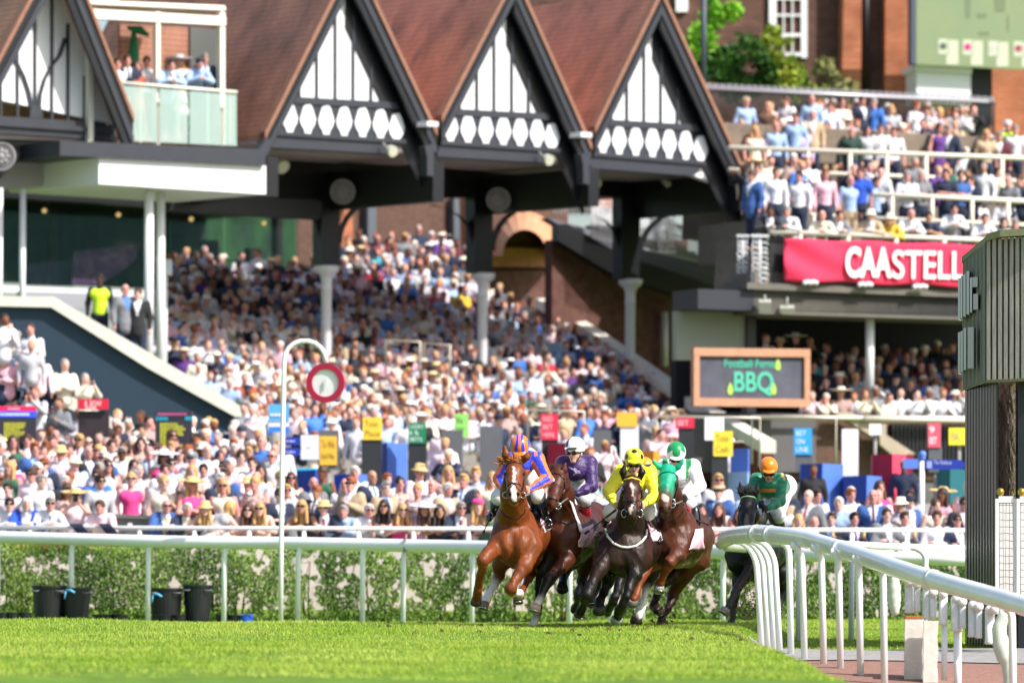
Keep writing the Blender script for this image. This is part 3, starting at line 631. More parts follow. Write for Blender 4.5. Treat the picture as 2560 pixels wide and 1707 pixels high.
# left gable with curved braces
def left_gable():
    b1 = .35; apex, L, Rr = (157, -146), (-160, 456), (333, 306)
    A, Lp, Rp = S.pt(*apex, b1+.45), S.pt(*L, b1+.45), S.pt(*Rr, b1+.45); bk = n_*-9; up = Vector((0, 0, .14))
    g = empty('gable_roof', (A.x, A.y, Rp.z), 'half-timbered gable roof at the left edge with curved braces and no lozenges', 'gable roof', 'half-timbered gables of the grandstand')
    Lq = A+(Lp-A)*.62
    MB().hexa([Lq, A, A+up, Lq+up], [Lq+bk, A+bk, A+bk+up, Lq+bk+up]).build('roof', m_tile, g)
    MB().hexa([A, Rp, Rp+up, A+up], [A+bk, Rp+bk, Rp+bk+up, A+bk+up]).build('roof', m_tile, g)
    mb = MB()
    for p, q in ((Lq, A), (A, Rp)): mb.hexa([p+n_*.04, q+n_*.04, q+n_*.04+up*1.15, p+n_*.04+up*1.15], [p-n_*.2, q-n_*.2, q-n_*.2+up*1.15, p-n_*.2+up*1.15])
    mb.build('verge', m_verge, g)
    for p, q, w_ in ((Lq, A, .5), (Rp, A, .95)):
        MB().ext([p, q, q+Vector((0, 0, -w_)), p+Vector((0, 0, -w_))], n_*-.1).build('bargeboard', m_navy, g)
        MB().ext([p+n_*.04+Vector((0, 0, -.3)), q+n_*.04+Vector((0, 0, -.3)), q+n_*.04+Vector((0, 0, -.55)), p+n_*.04+Vector((0, 0, -.55))], n_*-.05).build('moulding', m_timb, g)
    o = n_*-(b1+.45); MB().ext([Lq+o, A+o, Rp+o], n_*-.25).build('panel', m_wpan, g)
    mb = MB()
    for x, yt in ((3, 140), (45, 90), (89, -20), (131, -60), (171, 60), (213, 190)): slab(mb, [(x-2.8, 294+x*.06), (x+2.8, 294+x*.06), (x+2.8, yt), (x-2.8, yt)], 0, .05)
    mb.build('timber_frame', m_timb, g)
    mb = MB()
    for cv in ([(22, 120), (40, 150), (60, 190), (72, 225), (80, 262), (84, 292)], [(165, 95), (150, 140), (130, 165), (112, 200), (102, 235), (97, 292)]):
        for i in range(5): (xa, ya), (xb, yb) = cv[i], cv[i+1]; slab(mb, [(xa-4, ya), (xb-4, yb), (xb+4, yb), (xa+4, ya)], .0, .06)
    slab(mb, [(78, 265), (104, 265), (108, 296), (74, 294)], 0, .065)
    mb.build('curved_brace', m_timb, g)
    mb = MB(); slab(mb, [(-40, 288), (262, 307), (300, 352), (-40, 330)], -.3, .12); slab(mb, [(-40, 300), (285, 322), (285, 334), (-40, 312)], -.1, .2); mb.build('tie_beam', m_timb, g)
    mb = MB(); slab(mb, [(-60, 352), (262, 352), (250, 402), (40, 402), (-60, 520)], -3.4, -.2); mb.build('beam_box', m_navy, g)
    mb = MB(); slab(mb, [(-60, 330), (330, 350), (300, 356), (-60, 346)], -2.5, -.05); mb.build('ceiling', m_soff, g)
left_gable()
# finials / pendants below the valleys
for (x, y, lab) in ((650, 400, 'bent grey bracket at the foot of the second gable'), (1076, 412, 'grey pendant bracket between the second and third gables'), (1466, 432, 'grey pendant bracket between the third and fourth gables')):
    mb = MB()
    if x == 650: slab(mb, [(622, 404), (668, 346), (680, 352), (640, 414), (627, 446), (618, 420)], .55, .75)
    else: slab(mb, [(x-14, y-46), (x+14, y-52), (x+8, y-20), (x+8, y+30), (x-8, y+26), (x-8, y-20)], .5, .75)
    tag(mb.build('eaves_bracket', m_timb), lab, 'bracket')
for x, y, lab in ((1082, 309, 'pale gutter outlet between the second and third gables'), (1466, 336, 'pale gutter outlet between the third and fourth gables')):
    mb = MB(); slab(mb, [(x-14, y-6), (x+14, y-4), (x+14, y+8), (x-14, y+6)], .3, .72); tag(mb.build('gutter_outlet', m_wpaint), lab, 'gutter')
# structure under the gables: cross beams, lintel, posts, white cast columns
st = empty('grandstand_frame', S.pt(1200, 900, -3.6), 'dark navy timber frame of brackets and beams carried on white cast columns under the gables', 'grandstand')
BZ = -3.6
for x in (668, 1083, 1472, 1850):
    p = S.pt(x, 392+(x-668)*.035, .45); q = p-n_*4.3; z = Vector((0, 0, -.86)); mb = MB(); mb.hexa([p, p+u_*.3, p+u_*.3+z, p+z], [q, q+u_*.3, q+u_*.3+z, q+z]); mb.build('cross_beam', m_navy, st)
mb = MB(); slab(mb, [(600, 372), (1850, 440), (1850, 492), (1420, 492), (860, 497), (620, 520), (600, 520)], BZ-.4, BZ); mb.build('lintel', m_navy, st)
mb = MB(); slab(mb, [(396, 486), (800, 500), (800, 548), (440, 528), (396, 524)], -2.9, -2.5); mb.build('lintel', m_navy, st)
cols = [(817, 826, 446, 665, 860), (1207, 1209, 466, 683, 880), (1576, 1577, 480, 698, 940)]
for i, (xc, xd, yt, yc, yb) in enumerate(cols):
    mb = MB(); slab(mb, [(xd-23, yt), (xd+24, yt), (xd+22, yc), (xd-21, yc)], BZ-.25, BZ+.12); mb.build('post', m_navy, st)
    # curved brackets both sides
    for sg in (-1, 1):
        mb = MB(); pr = None
        for k in range(9):
            a = math.pi/2*k/8; x = xd+sg*(22+112*(1-math.cos(a))); y = yc-60-112*math.sin(a); x2 = xd+sg*(22+104*(1-math.cos(a))+14); y2 = y+14
            ring = [S.pt(x-7, y, BZ), S.pt(x+7, y+5, BZ), S.pt(x+7, y+5, BZ-.18), S.pt(x-7, y, BZ-.18)]
            if pr: mb.hexa(pr, ring)
            pr = ring
        mb.build('curved_bracket', m_navy, st)
    c = S.pt(xc, yc, BZ); s = F/c.y; h = lambda y: S.pt(xc, y, BZ).z
    zb = h(yb)-2.0; prof = [(.125, zb), (.118, h(yc+62)), (.13, h(yc+60)), (.13, h(yc+55)), (.118, h(yc+52)), (.125, h(yc+34)), (.17, h(yc+22)), (.22, h(yc+18)), (.28, h(yc+12)), (.29, h(yc)), (.1, h(yc))]
    vs, fs, N_ = [], [], 16
    for r, z in prof:
        for k in range(N_): vs.append((c.x+r*math.cos(6.2832*k/N_), c.y+r*math.sin(6.2832*k/N_), z))
    for a in range(len(prof)-1):
        for k in range(N_): j = (k+1) % N_; fs.append((a*N_+k, a*N_+j, (a+1)*N_+j, (a+1)*N_+k))
    MB().add(vs, fs, True).build('cast_column', m_wpaint, st)
for (x, y, b, r, lab) in ((858, 480, BZ+.9, .285, 'round grey medallion with carved crest above the leftmost free-standing column'), (1247, 500, BZ+.9, .28, 'round grey medallion with carved crest above the middle column'), (6, 392, -.05, .3, 'round grey medallion cut by the left picture edge')):
    c = S.pt(x, y, b); t = empty('medallion', c, lab, 'medallion', 'carved medallions on the stand'); dn = Vector((-.15, -1, 0))
    MB().disc(c, dn, r, .06, 32).build('roundel', mat('medallion_grey', '#7d7a80', rough=.8, nz=.4, ns=14, bump=.6), t)
    mb = MB().disc(c+dn*.06, dn, r, .03, 32, r*.88).disc(c+dn*.06, dn, r*.7, .02, 24, r*.62)
    for k in range(8): a = k*.785; mb.ball(c+dn*.09+Vector((math.cos(a)*r*.4, 0, math.sin(a)*r*.4)), .05, 8, 5)
    mb.ball(c+dn*.08, .08, 8, 6); mb.build('carving', mat('medallion_pale', '#9b989c', rough=.8), t)
# floodlights
def flood(x, y, b, lab, r=.13, d=(.5, -.6, -.5)):
    c = S.pt(x, y, b); t = empty('floodlight', c, lab, 'floodlight', 'floodlights on the stand'); d = Vector(d).normalized()
    MB().tube([c-d*.12, c-d*.02, c+d*.12], [.07, r*.9, r], 12).build('lamp_housing', m_grey, t); MB().disc(c+d*.115, d, r*.9, .012, 16).build('lens', mat('lens', '#cfd0b8', rough=.3), t)
    MB().tube([c-d*.1, c-d*.1+Vector((-.12, 0, .14))], .018, 6).build('bracket', m_grey, t)
flood(976, 376, .4, 'pale floodlight under the beam of the second gable', d=(.5, -.7, -.3)); flood(1367, 398, .4, 'pale floodlight under the beam of the third gable', d=(.5, -.7, -.3)); flood(701, 412, -1.2, 'yellowish floodlight at the left foot of the second gable', .17); flood(1485, 455, -1.2, 'yellowish floodlight below the pendant of the third gable', .15); flood(1664, 455, -1.5, 'slim grey floodlight under the fourth gable', .08)
# small red screen under the lintel
mb = MB(); slab(mb, [(950, 468), (1010, 472), (1010, 498), (950, 494)], BZ+.05, BZ+.2); o = mb.build('sign_board', mat('led_red', '#8c1620', rough=.4, emit=.35)); tag(o, 'small dim red sign hanging from the dark lintel', 'sign')
# ---- left canopy with white fascia and glass balcony
cn = empty('canopy', S.pt(450, 485, 1.3), 'long canopy with a bright white fascia and dark cornice carrying the glass balcony', 'canopy')
B1 = 1.2
mb = MB(); slab(mb, [(247, 394), (665, 415), (665, 486), (247, 460)], B1-3.6, B1); mb.build('fascia', m_wpan, cn)
mb = MB(); slab(mb, [(150, 352), (664, 374), (664, 414.5), (150, 389)], B1-4.4, B1+.12); mb.build('cornice', m_timb, cn)
mb = MB(); slab(mb, [(-60, 402), (247, 398), (247, 456), (-60, 476)], B1-8, B1-2.2); mb.build('soffit', mat('canopy_grey', '#a8a4a8', rough=.9, nz=.04, ns=1), cn)
for (x, b, w_, y0, y1) in ((373, .6, 19, 476, 1010), (402, .2, 18, 480, 1015), (57, -.5, 13, 474, 900), (2, -.3, 9, 470, 900)):
    p, q = S.pt(x, y0, b), S.pt(x-2, y1, b); MB().tube([p, q], w_*.62/F*p.y, 14).build('column', m_wpaint, cn)
c = S.pt(419, 655, -1.2); MB().box(c+Vector((-.02, 0, -.12)), (.22, .3, .34)).build('capital', m_wpaint, cn)
MB().tube([S.pt(408, 655, -1.2), S.pt(406, 1000, -1.2)], .1, 12).build('column', m_wpaint, cn)
m_cream = mat('cream_frame', '#e0ded0', rough=.5); m_glass = bpy.data.materials.new('balcony_glass'); m_glass.use_nodes = True
b_ = m_glass.node_tree.nodes['Principled BSDF']; b_.inputs['Base Color'].default_value = C('#b9d3cc'); b_.inputs['Alpha'].default_value = .42; b_.inputs['Roughness'].default_value = .08
bl = empty('balcony', S.pt(470, 355, 1.0), 'glass balcony with a cream metal frame and glass balustrade on top of the canopy', 'balcony')
mb = MB()
for x, w_ in ((228, 6), (396, 5), (557, 6)): slab(mb, [(x-w_, 30), (x+w_, 30), (x+w_, 364), (x-w_, 364)], .1, .25)
slab(mb, [(222, 4), (565, 20), (565, 26), (222, 10)], .05, .27); slab(mb, [(222, 22), (565, 42), (565, 64), (222, 46)], .05, .28); mb.build('frame', m_cream, bl)
mb = MB(); q0, q1 = S.pt(224, 10, .15), S.pt(563, 24, .15); mb.ext([q0, q1, q1-n_*2.6, q0-n_*2.6], Vector((0, 0, .08))); mb.build('canopy_top', m_cream, bl)
for x0, x1 in ((300, 392), (400, 470), (474, 552), (560, 592)):
    mb = MB(); slab(mb, [(x0, 214+(x0-300)*.08), (x1, 214+(x1-300)*.08), (x1, 352+(x1-300)*.045), (x0, 352+(x0-300)*.045)], 0.57, 0.59); mb.build('glass_pane', m_glass, bl)
mb = MB(); mb.tube([S.pt(300, 207, .59), S.pt(592, 231, .59)], .035, 8); mb.build('handrail', m_cream, bl)
mb = MB()
for x in (352, 446, 520, 577): slab(mb, [(x-2, 212+(x-300)*.08), (x+2, 212+(x-300)*.08), (x+2, 358), (x-2, 358)], .53, .56)
mb.build('baluster', m_cream, bl)
mb = MB(); slab(mb, [(300, 60), (480, 70), (480, 350), (300, 350)], -3.0, -2.9); mb.build('back_wall', m_tile, bl)
mb = MB(); slab(mb, [(476, 68), (545, 74), (545, 240), (476, 240)], -2.3, -2.2); mb.build('doorway', mat('pane_grey', '#5d615e', rough=.2), bl)
# parasol / green plant
m_grn = mat('parasol_green', '#1f7a4d', rough=.8)
ps = empty('folded_parasol', S.pt(335, 330, -1.0), 'folded green parasol standing on the balcony', 'parasol'); MB().tube([S.pt(333, 340, -1.0), S.pt(334, 140, -1.0), S.pt(335, 75, -1.0)], [.03, .13, .05], 10).build('canopy_cloth', m_grn, ps); MB().tube([S.pt(320, 70, -1.0), S.pt(350, 76, -1.0), S.pt(372, 90, -1.0)], [.04, .1, .03], 8).build('flap', m_grn, ps)
pl = empty('potted_plant', S.pt(497, 350, .2), 'leafy green potted plant behind the balcony glass', 'plant'); mb = MB()
for k in range(60):
    c = S.pt(rng.uniform(470, 530), rng.uniform(308, 352), .2+rng.uniform(-.15, .1)); a = rng.uniform(0, 6); d = Vector((math.cos(a), .3, math.sin(a)))*.11; e = Vector((-d.z, 0, d.x))*.3; mb.add([c-d, c+e, c+d, c-e], [(0, 1, 2, 3)])
mb.build('foliage', mat('plant_leaf', '#2e5a24', rough=.6, nz=.3, ns=5), pl)
# ---- glazed restaurant front under the canopy
rs = empty('restaurant_front', S.pt(400, 735, -16), 'dark glazed restaurant front with painted green reflections and small lamps, under the canopy', 'shopfront')
m_grefl = mat('green_reflection', '#20382f', rough=.8, ns=1.6, col2='#37693d', stretch=(1, 1, .55));  # tree reflections of the glass painted as green blotches on the wall behind
def dark_glass():
    m = bpy.data.materials.new('window_glass'); m.use_nodes = True; b = m.node_tree.nodes['Principled BSDF']; b.inputs['Base Color'].default_value = C('#1a2c2c'); b.inputs['Alpha'].default_value = .35; b.inputs['Roughness'].default_value = .05; return m
m_wg = dark_glass()
mb = MB(); slab(mb, [(-60, 470), (745, 520), (745, 740), (-60, 700)], -20.2, -20.0); mb.build('interior_wall', m_grefl, rs)
for x0, x1 in ((-30, 120), (124, 368), (420, 560), (564, 738)):
    mb = MB(); yt = lambda x: 486+x*.062; yb = lambda x: 708+x*.035; slab(mb, [(x0, yt(x0)), (x1, yt(x1)), (x1, yb(x1)), (x0, yb(x0))], -16.03, -16.0); mb.build('window_pane', m_wg, rs)
mb = MB(); slab(mb, [(-60, 712), (745, 742), (745, 757), (-60, 728)], -16.2, -15.9); slab(mb, [(60, 492), (745, 532), (745, 540), (60, 498)], -16.2, -15.95); mb.build('sill', m_wpaint, rs)
mb = MB(); slab(mb, [(380, 757), (1230, 690), (1230, 900), (380, 900)], -16.6, -16.4); mb.build('dado_wall', mat('dado', '#2b2a2e', rough=.8), rs)
mb = MB(); slab(mb, [(50, 728), (280, 735), (280, 775), (50, 765)], -15.85, -15.7); mb.build('low_panel', mat('grey_panel', '#9c9fa8', rough=.8), rs)
mb = MB(); slab(mb, [(-60, 462), (745, 512), (745, 530), (-60, 484)], -20, -15.8); slab(mb, [(-60, 484), (745, 530), (745, 536), (-60, 490)], -16.1, -15.7); mb.build('ceiling', m_navy, rs)
for x, y0, y1, w_ in ((150, 500, 700, 14), (232, 560, 700, 30), (455, 540, 720, 20), (530, 600, 720, 34), (640, 620, 730, 26), (700, 540, 730, 12)): mb = MB(); slab(mb, [(x-w_/2, y0), (x+w_/2, y0), (x+w_/2, y1), (x-w_/2, y1)], -18.9, -18.6); mb.build('interior_pillar', mat('int_brown', '#2a1d1a', rough=.7, nz=.4, ns=3), rs)
m_lampi = mat('lamp_warm', '#ffd98c', emit=1.2)
for i, (x, y) in enumerate(((111, 527), (296, 537), (478, 548), (660, 558))):
    c = S.pt(x, y, -17); t = MB().ball(c, .06, 10, 8).build('pendant_lamp', m_lampi); tag(t, 'small warm pendant lamp behind the restaurant glass, ' + ['furthest left', 'just left of the white columns', 'just right of the white columns', 'nearest the free-standing column'][i], 'lamp', 'pendant lamps in the restaurant')
# purplish reflection in the glass, painted as a mauve sheet behind it
mb = MB(); slab(mb, [(190, 628), (345, 612), (340, 650), (285, 690), (240, 712), (180, 712)], -17.5, -17.4); tag(mb.build('purple_reflection', mat('mauve_reflection', '#b58fc0', rough=.7, nz=.5, ns=3, col2='#7a5290')), 'mauve painted reflection behind the restaurant glass', 'reflection')
mb = MB(); slab(mb, [(60, 660), (180, 650), (185, 716), (60, 712)], -17.8, -17.7); tag(mb.build('banquette', mat('slate_cloth', '#6d7296', rough=.7, nz=.3, ns=4)), 'slate blue seating behind the restaurant glass at the left', 'seat')
# ---- side walls of the terracing and their sloping parapets
m_blueg = mat('blue_render', '#22374a', rough=.7, nz=.08, ns=1)
m_stone = mat('stone_coping', '#e2dccf', rough=.85, nz=.12, ns=4)
sw = empty('stair_wall', P(300, 1100, 108), 'dark blue rendered side wall of the terracing with a sloping stone parapet', 'wall')
Ds = 108.0
def slabY(mb, pts, D, th=.3, Db=None): mb.ext([P(x, y, D) for x, y in pts], (0, th, 0)); return mb
mb = MB(); slabY(mb, [(-60, 760), (130, 760), (365, 905), (690, 1085), (690, 1300), (-60, 1300)], Ds, .5); mb.build('wall', m_blueg, sw)
mb = MB(); slabY(mb, [(-60, 740), (134, 742), (370, 880), (676, 1058), (676, 1090), (366, 918), (128, 768), (-60, 764)], Ds-.15, .8); mb.build('parapet', m_stone, sw)
sw2 = empty('stair_wall', P(150, 1200, 102), 'lower sloping stone parapet among the spectators at the far left', 'wall')
mb = MB(); slabY(mb, [(-60, 830), (85, 925), (165, 985), (385, 1098), (385, 1120), (160, 1015), (80, 955), (-60, 860)], 102.5, .5); mb.build('parapet', m_stone, sw2)
# right-hand parapet of the terracing
sw3 = empty('stair_wall', P(1700, 1050, 106), 'sloping white stone parapet down the right side of the packed terracing', 'wall')
mb = MB(); q_ = [(1340, 745, 133), (1430, 800, 130), (1520, 858, 127), (1610, 921, 123.5), (1700, 985, 119), (1800, 1044, 111.6), (1902, 1102, 110)]
for a_, b_ in zip(q_[:-1], q_[1:]): z_ = Vector((0, 0, -.25)); p, q = P(*a_), P(*b_); o_ = Vector((.32, 0, 0)); mb.hexa([p, p+o_, p+o_+z_, p+z_], [q, q+o_, q+o_+z_, q+z_])
mb.build('parapet', m_stone, sw3)
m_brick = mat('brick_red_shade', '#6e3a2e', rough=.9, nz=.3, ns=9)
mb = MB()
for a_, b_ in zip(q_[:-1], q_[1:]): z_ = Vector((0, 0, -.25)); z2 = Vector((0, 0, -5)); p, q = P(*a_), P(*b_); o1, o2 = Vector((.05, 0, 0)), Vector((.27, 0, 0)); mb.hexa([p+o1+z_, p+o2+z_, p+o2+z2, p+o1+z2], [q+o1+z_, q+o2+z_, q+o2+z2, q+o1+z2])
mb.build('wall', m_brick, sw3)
# railings among the terracing crowd
m_rail2 = mat('steel_rail', '#b3ada0', rough=.4, metal=.3)
for i, (x0, x1, y, D) in enumerate(((955, 1040, 690, 132), (965, 1050, 850, 119), (1060, 1125, 858, 120), (1640, 1900, 1040, 103), (1320, 1460, 1024, 104), (1880, 2090, 1040, 105))):
    t = empty('crush_barrier', P(x0, y+60, D), 'grey tubular crush barrier ' + ['high up in front of the dark upper block', 'on the terracing left of the middle column', 'on the terracing beneath the middle column', 'beside the foot of the right parapet', 'behind the red betting box', 'under the chalk menu board'][i], 'barrier', 'tubular barriers on the terracing')
    p, q = P(x0, y, D), P(x1, y+5, D); z = Vector((0, 0, -.95)); MB().tube([p+z, p, q, q+z], .03, 8).build('rail', m_rail2, t)
# stepped terracing itself (concrete), under the crowd
terr = empty('stand_terracing', P(1000, 1200, 110), 'stepped grey concrete terracing under the packed crowd', 'terracing')
mb = MB()
for k in range(23):
    b_ = 2.9-.8*k; z1 = 2.26+.216*k; p, q = S.pt(400, 800, b_), S.pt(min(1700, 1760-k*21), 800, b_); p.z = q.z = z1-1.2; o_ = n_*-.8; up = Vector((0, 0, 1.2)); mb.hexa([p, q, q+o_, p+o_], [v+up for v in (p, q, q+o_, p+o_)])
mb.build('steps', m_concrete, terr)
# ---- back walls seen between the columns
m_brown = mat('brick_brown', '#5a4238', rough=.9, nz=.35, ns=7, stretch=(1, 1, 2)); m_bor = mat('brick_orange', '#a86a4a', rough=.9, nz=.3, ns=5)
bw2 = empty('back_building', S.pt(1150, 700, -12), 'brown brick building seen between the grandstand columns, with an orange stone arch', 'building')
mb = MB(); slab(mb, [(740, 430), (1420, 430), (1420, 760), (740, 760)], -20.3, -20); mb.build('wall', m_brown, bw2)
mb = MB(); slab(mb, [(850, 560), (882, 450), (882, 700), (858, 690)], -17.5, -17.2); mb.build('pilaster', m_bor, bw2); mb = MB(); slab(mb, [(1165, 490), (1195, 490), (1195, 690), (1170, 690)], -17.5, -17.2); mb.build('pilaster', m_bor, bw2)
mb = MB(); slab(mb, [(920, 495), (942, 495), (940, 625), (920, 625)], -19.9, -19.7); mb.build('downpipe', mat('pipe_grey', '#565d66', rough=.5), bw2); mb = MB(); slab(mb, [(1135, 490), (1160, 490), (1160, 625), (1135, 625)], -19.9, -19.7); mb.build('downpipe', mat('pipe_grey', '#565d66', rough=.5), bw2)
mb = MB(); pr = None
cx_, cy_ = 1312, 640
for k in range(13):
    a = math.pi*k/12; xo, yo = cx_-92*math.cos(a), cy_-112*math.sin(a); xi, yi = cx_-56*math.cos(a), cy_-66*math.sin(a)
    ring = [S.pt(xo, yo, -19.6), S.pt(xi, yi, -19.6), S.pt(xi, yi, -12), S.pt(xo, yo, -20)]
    if pr: mb.hexa(pr, ring)
    pr = ring
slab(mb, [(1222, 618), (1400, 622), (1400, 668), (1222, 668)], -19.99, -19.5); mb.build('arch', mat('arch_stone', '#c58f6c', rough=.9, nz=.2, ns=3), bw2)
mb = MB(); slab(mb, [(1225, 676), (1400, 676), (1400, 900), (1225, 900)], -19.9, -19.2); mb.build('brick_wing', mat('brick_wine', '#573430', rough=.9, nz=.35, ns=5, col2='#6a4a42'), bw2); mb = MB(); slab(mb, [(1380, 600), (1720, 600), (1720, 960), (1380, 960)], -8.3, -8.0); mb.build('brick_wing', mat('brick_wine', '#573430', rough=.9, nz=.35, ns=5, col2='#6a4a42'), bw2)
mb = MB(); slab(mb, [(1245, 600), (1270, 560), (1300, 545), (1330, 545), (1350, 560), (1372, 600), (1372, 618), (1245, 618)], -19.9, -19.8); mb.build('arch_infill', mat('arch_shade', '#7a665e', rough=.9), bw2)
# white downpipe by the wing
tag(MB().tube([S.pt(1662, 780, -7.8), S.pt(1662, 915, -7.8)], .085, 10).build('drainpipe', m_wpaint), 'short white drainpipe between the right column and the pale wall', 'pipe')
# ================= right-hand terrace, menu board, banner, buildings behind =================
T = Frame(2100, 113, 23); tn = T.n
def ts(mb, pts, b0, b1): mb.ext([T.pt(x, y, b1) for x, y in pts], tn*(b0-b1)); return mb
tr_ = empty('terrace_building', T.pt(2100, 1045, 0), 'two-storey viewing terrace with dark undercroft, grey slab edge and cream rails at the right', 'terrace')
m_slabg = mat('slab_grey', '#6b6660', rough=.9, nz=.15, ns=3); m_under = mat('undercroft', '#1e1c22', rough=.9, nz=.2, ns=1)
m_pgrn = mat('pale_green_render', '#8f9486', rough=.85, nz=.05, ns=1); m_creamr = mat('cream_rail', '#d6cfc0', rough=.6, nz=.08, ns=4); m_iron = mat('black_iron', '#16181c', rough=.5)
mb = MB(); ts(mb, [(1868, 706), (2640, 738), (2640, 752), (1868, 722)], -1.5, .15); mb.build('slab_edge', m_slabg, tr_)
mb = MB(); ts(mb, [(1745, 722), (2640, 753), (2640, 800), (1745, 772)], -1.3, .0); mb.build('fascia_beam', mat('fascia_dark', '#262a36', rough=.6), tr_)
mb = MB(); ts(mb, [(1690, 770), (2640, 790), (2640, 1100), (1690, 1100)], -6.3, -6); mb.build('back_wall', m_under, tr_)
mb = MB(); ts(mb, [(1690, 778), (1868, 778), (1868, 900), (1690, 900)], -1.2, -1.0); mb.build('rendered_wall', m_pgrn, tr_)
mb = MB(); ts(mb, [(1868, 770), (1890, 770), (1890, 1040), (1868, 1040)], -1.2, -.9); mb.build('pier', m_iron, tr_)
MB().tube([T.pt(2175, 778, -.6), T.pt(2174, 1000, -.6)], .095, 12).build('column', m_wpaint, tr_)
mb = MB(); ts(mb, [(1735, 1030), (2640, 1044), (2640, 1200), (1735, 1200)], -6, -.05); mb.build('lower_wall', m_brown, tr_)
mb = MB(); ts(mb, [(1700, 1030), (2040, 1036), (2040, 1180), (1700, 1180)], -.3, .15); mb.build('grey_hoarding', mat('hoarding', '#5a585c', rough=.8, nz=.1, ns=2), tr_)
mb = MB(); ts(mb, [(2230, 1060), (2640, 1070), (2640, 1170), (2230, 1170)], -.1, .1); mb.build('railing_screen', m_iron, tr_)
mb = MB()
for k in range(40): x = 2232+k*10; ts(mb, [(x, 1058), (x+3, 1058), (x+3, 1170), (x, 1170)], .1, .15)
mb.build('railing_bars', mat('iron_grey', '#2c2f33', rough=.5), tr_)
mb = MB(); ts(mb, [(2085, 1030), (2130, 1030), (2290, 1135), (2250, 1135)], .15, .35); ts(mb, [(2200, 1060), (2216, 1060), (2216, 1100), (2300, 1160), (2270, 1170), (2200, 1110)], .36, .5); mb.build('stair_string', mat('buff_stone', '#a59787', rough=.9, nz=.1, ns=3), tr_)
mb = MB(); mb.tube([T.pt(1850, 1043, .4), T.pt(2450, 1046, .4)], .05, 8); mb.tube([T.pt(2160, 1046, .45), T.pt(2450, 1050, .45)], .06, 8); mb.build('undercroft_rail', m_creamr, tr_)
# floors stepping back
TF = [(0, 6.95), (-2, 7.35), (-4, 7.9), (-6, 8.5), (-9, 9.35), (-13, 10.3)]
def tfz(b): bs, zs = zip(*TF[::-1]); return float(np.interp(b, bs, zs))
mb = MB()
for i in range(len(TF)):
    b1_, z = TF[i]; b0_ = TF[i+1][0] if i+1 < len(TF) else -17
    p, q = T.pt(1885, 700, b1_), T.pt(2640, 700, b1_); p.z = q.z = z-.9; mb.hexa([p, q, q+tn*(b0_-b1_), p+tn*(b0_-b1_)], [v+Vector((0, 0, .9)) for v in (p, q, q+tn*(b0_-b1_), p+tn*(b0_-b1_))])
mb.build('deck', m_slabg, tr_)
mb = MB(); ts(mb, [(1780, 305), (2500, 345), (2500, 420), (1780, 400)], -9.9, -9.5); mb.build('stone_wall', mat('stone_brown', '#7d7063', rough=.95, nz=.3, ns=2.5, bump=.5), tr_)
def rail(pts, b, lab_, r=.05, posts=(), drop=1.0, m=None, name='handrail'):
    p = [T.pt(x, y, b) for x, y in pts]; MB().tube(p, r, 8).build(name, m or m_creamr, tr_)
    for x in posts:
        y = np.interp(x, [q[0] for q in pts], [q[1] for q in pts]); c = T.pt(x, y, b); MB().tube([c, c-Vector((0, 0, drop))], r*.9, 8).build('rail_post', m or m_creamr, tr_)
rail([(1822, 369), (2560, 396), (2640, 400)], -8.6, '', .062, (1921, 2020, 2125, 2217, 2315, 2505), 1.3)
rail([(1822, 424), (2640, 456)], -8.6, '', .05)
rail([(2180, 486), (2640, 506)], -2.1, '', .058, (2230, 2330, 2430, 2520), .9); rail([(2180, 545), (2640, 566)], -2.1, '', .045)
rail([(1915, 530), (2180, 545)], -4.5, '', .04, (2035, ), .9)
rail([(1924, 580), (2440, 600), (2640, 607)], .12, '', .062, (2000, 2120, 2240, 2360), 1.0)
# black fence with spiked silver top
mb = MB(); mb2 = MB()
for k in range(88):
    x = 1772+k*8.2; y = 214+(x-1772)*.047; c = T.pt(x, y+8, -14); mb.tube([c, c-Vector((0, 0, 1.0))], .022, 4)
    mb2.hexa([c+Vector((-.03, 0, -.04)), c+Vector((.03, 0, -.04)), c+Vector((.03, .05, -.04)), c+Vector((-.03, .05, -.04))], [c+Vector((-.06-.02*(k % 2), 0, .14)), c+Vector((-.03, 0, .14)), c+Vector((-.03, .05, .14)), c+Vector((-.06, .05, .14))])
sf = empty('spiked_fence', T.pt(2100, 310, -14), 'black bar fence topped with a band of silver spikes behind the top row of people', 'fence')
mb.tube([T.pt(1772, 226, -14), T.pt(2490, 260, -14)], .02, 6); mb.build('bars', m_iron, sf); mb2.tube([T.pt(1772, 222, -14.02), T.pt(2470, 255, -14.02)], .05, 6); mb2.build('spikes', mat('galvanised', '#b9b7bd', rough=.4, metal=.4), sf)
# stair flight with balustrade at the left of the terrace
sr = empty('terrace_stair', T.pt(1700, 700, -3), 'grey stair flight with black stringer, cream handrails and white ornate newels left of the banner', 'stairs')
mb = MB(); ts(mb, [(1395, 560), (1420, 560), (1560, 640), (1870, 742), (1870, 778), (1700, 740), (1540, 690), (1395, 602)], -17.4, -17.0); mb.build('stringer', m_navy, sr)
mb = MB(); ts(mb, [(1370, 545), (1480, 575), (1560, 600), (1880, 696), (1880, 742), (1560, 640), (1395, 560)], -18, -17.45); mb.build('side_slab', mat('stair_grey', '#6b6d78', rough=.8, nz=.12, ns=3), sr)
mb = MB()
for k in range(16): x = 1500+k*24; y = 560+k*7.6; ts(mb, [(x, y), (x+24, y), (x+24, y+60), (x, y+60)], -19, -18.1)
mb.build('steps', mat('stair_dark', '#3c3d45', rough=.9, nz=.1, ns=3), sr)
mb = MB(); ts(mb, [(1372, 492), (1560, 494), (1560, 520), (1372, 516)], -19.2, -19.0); mb.build('lit_brick', m_bor, sr)
mb = MB()
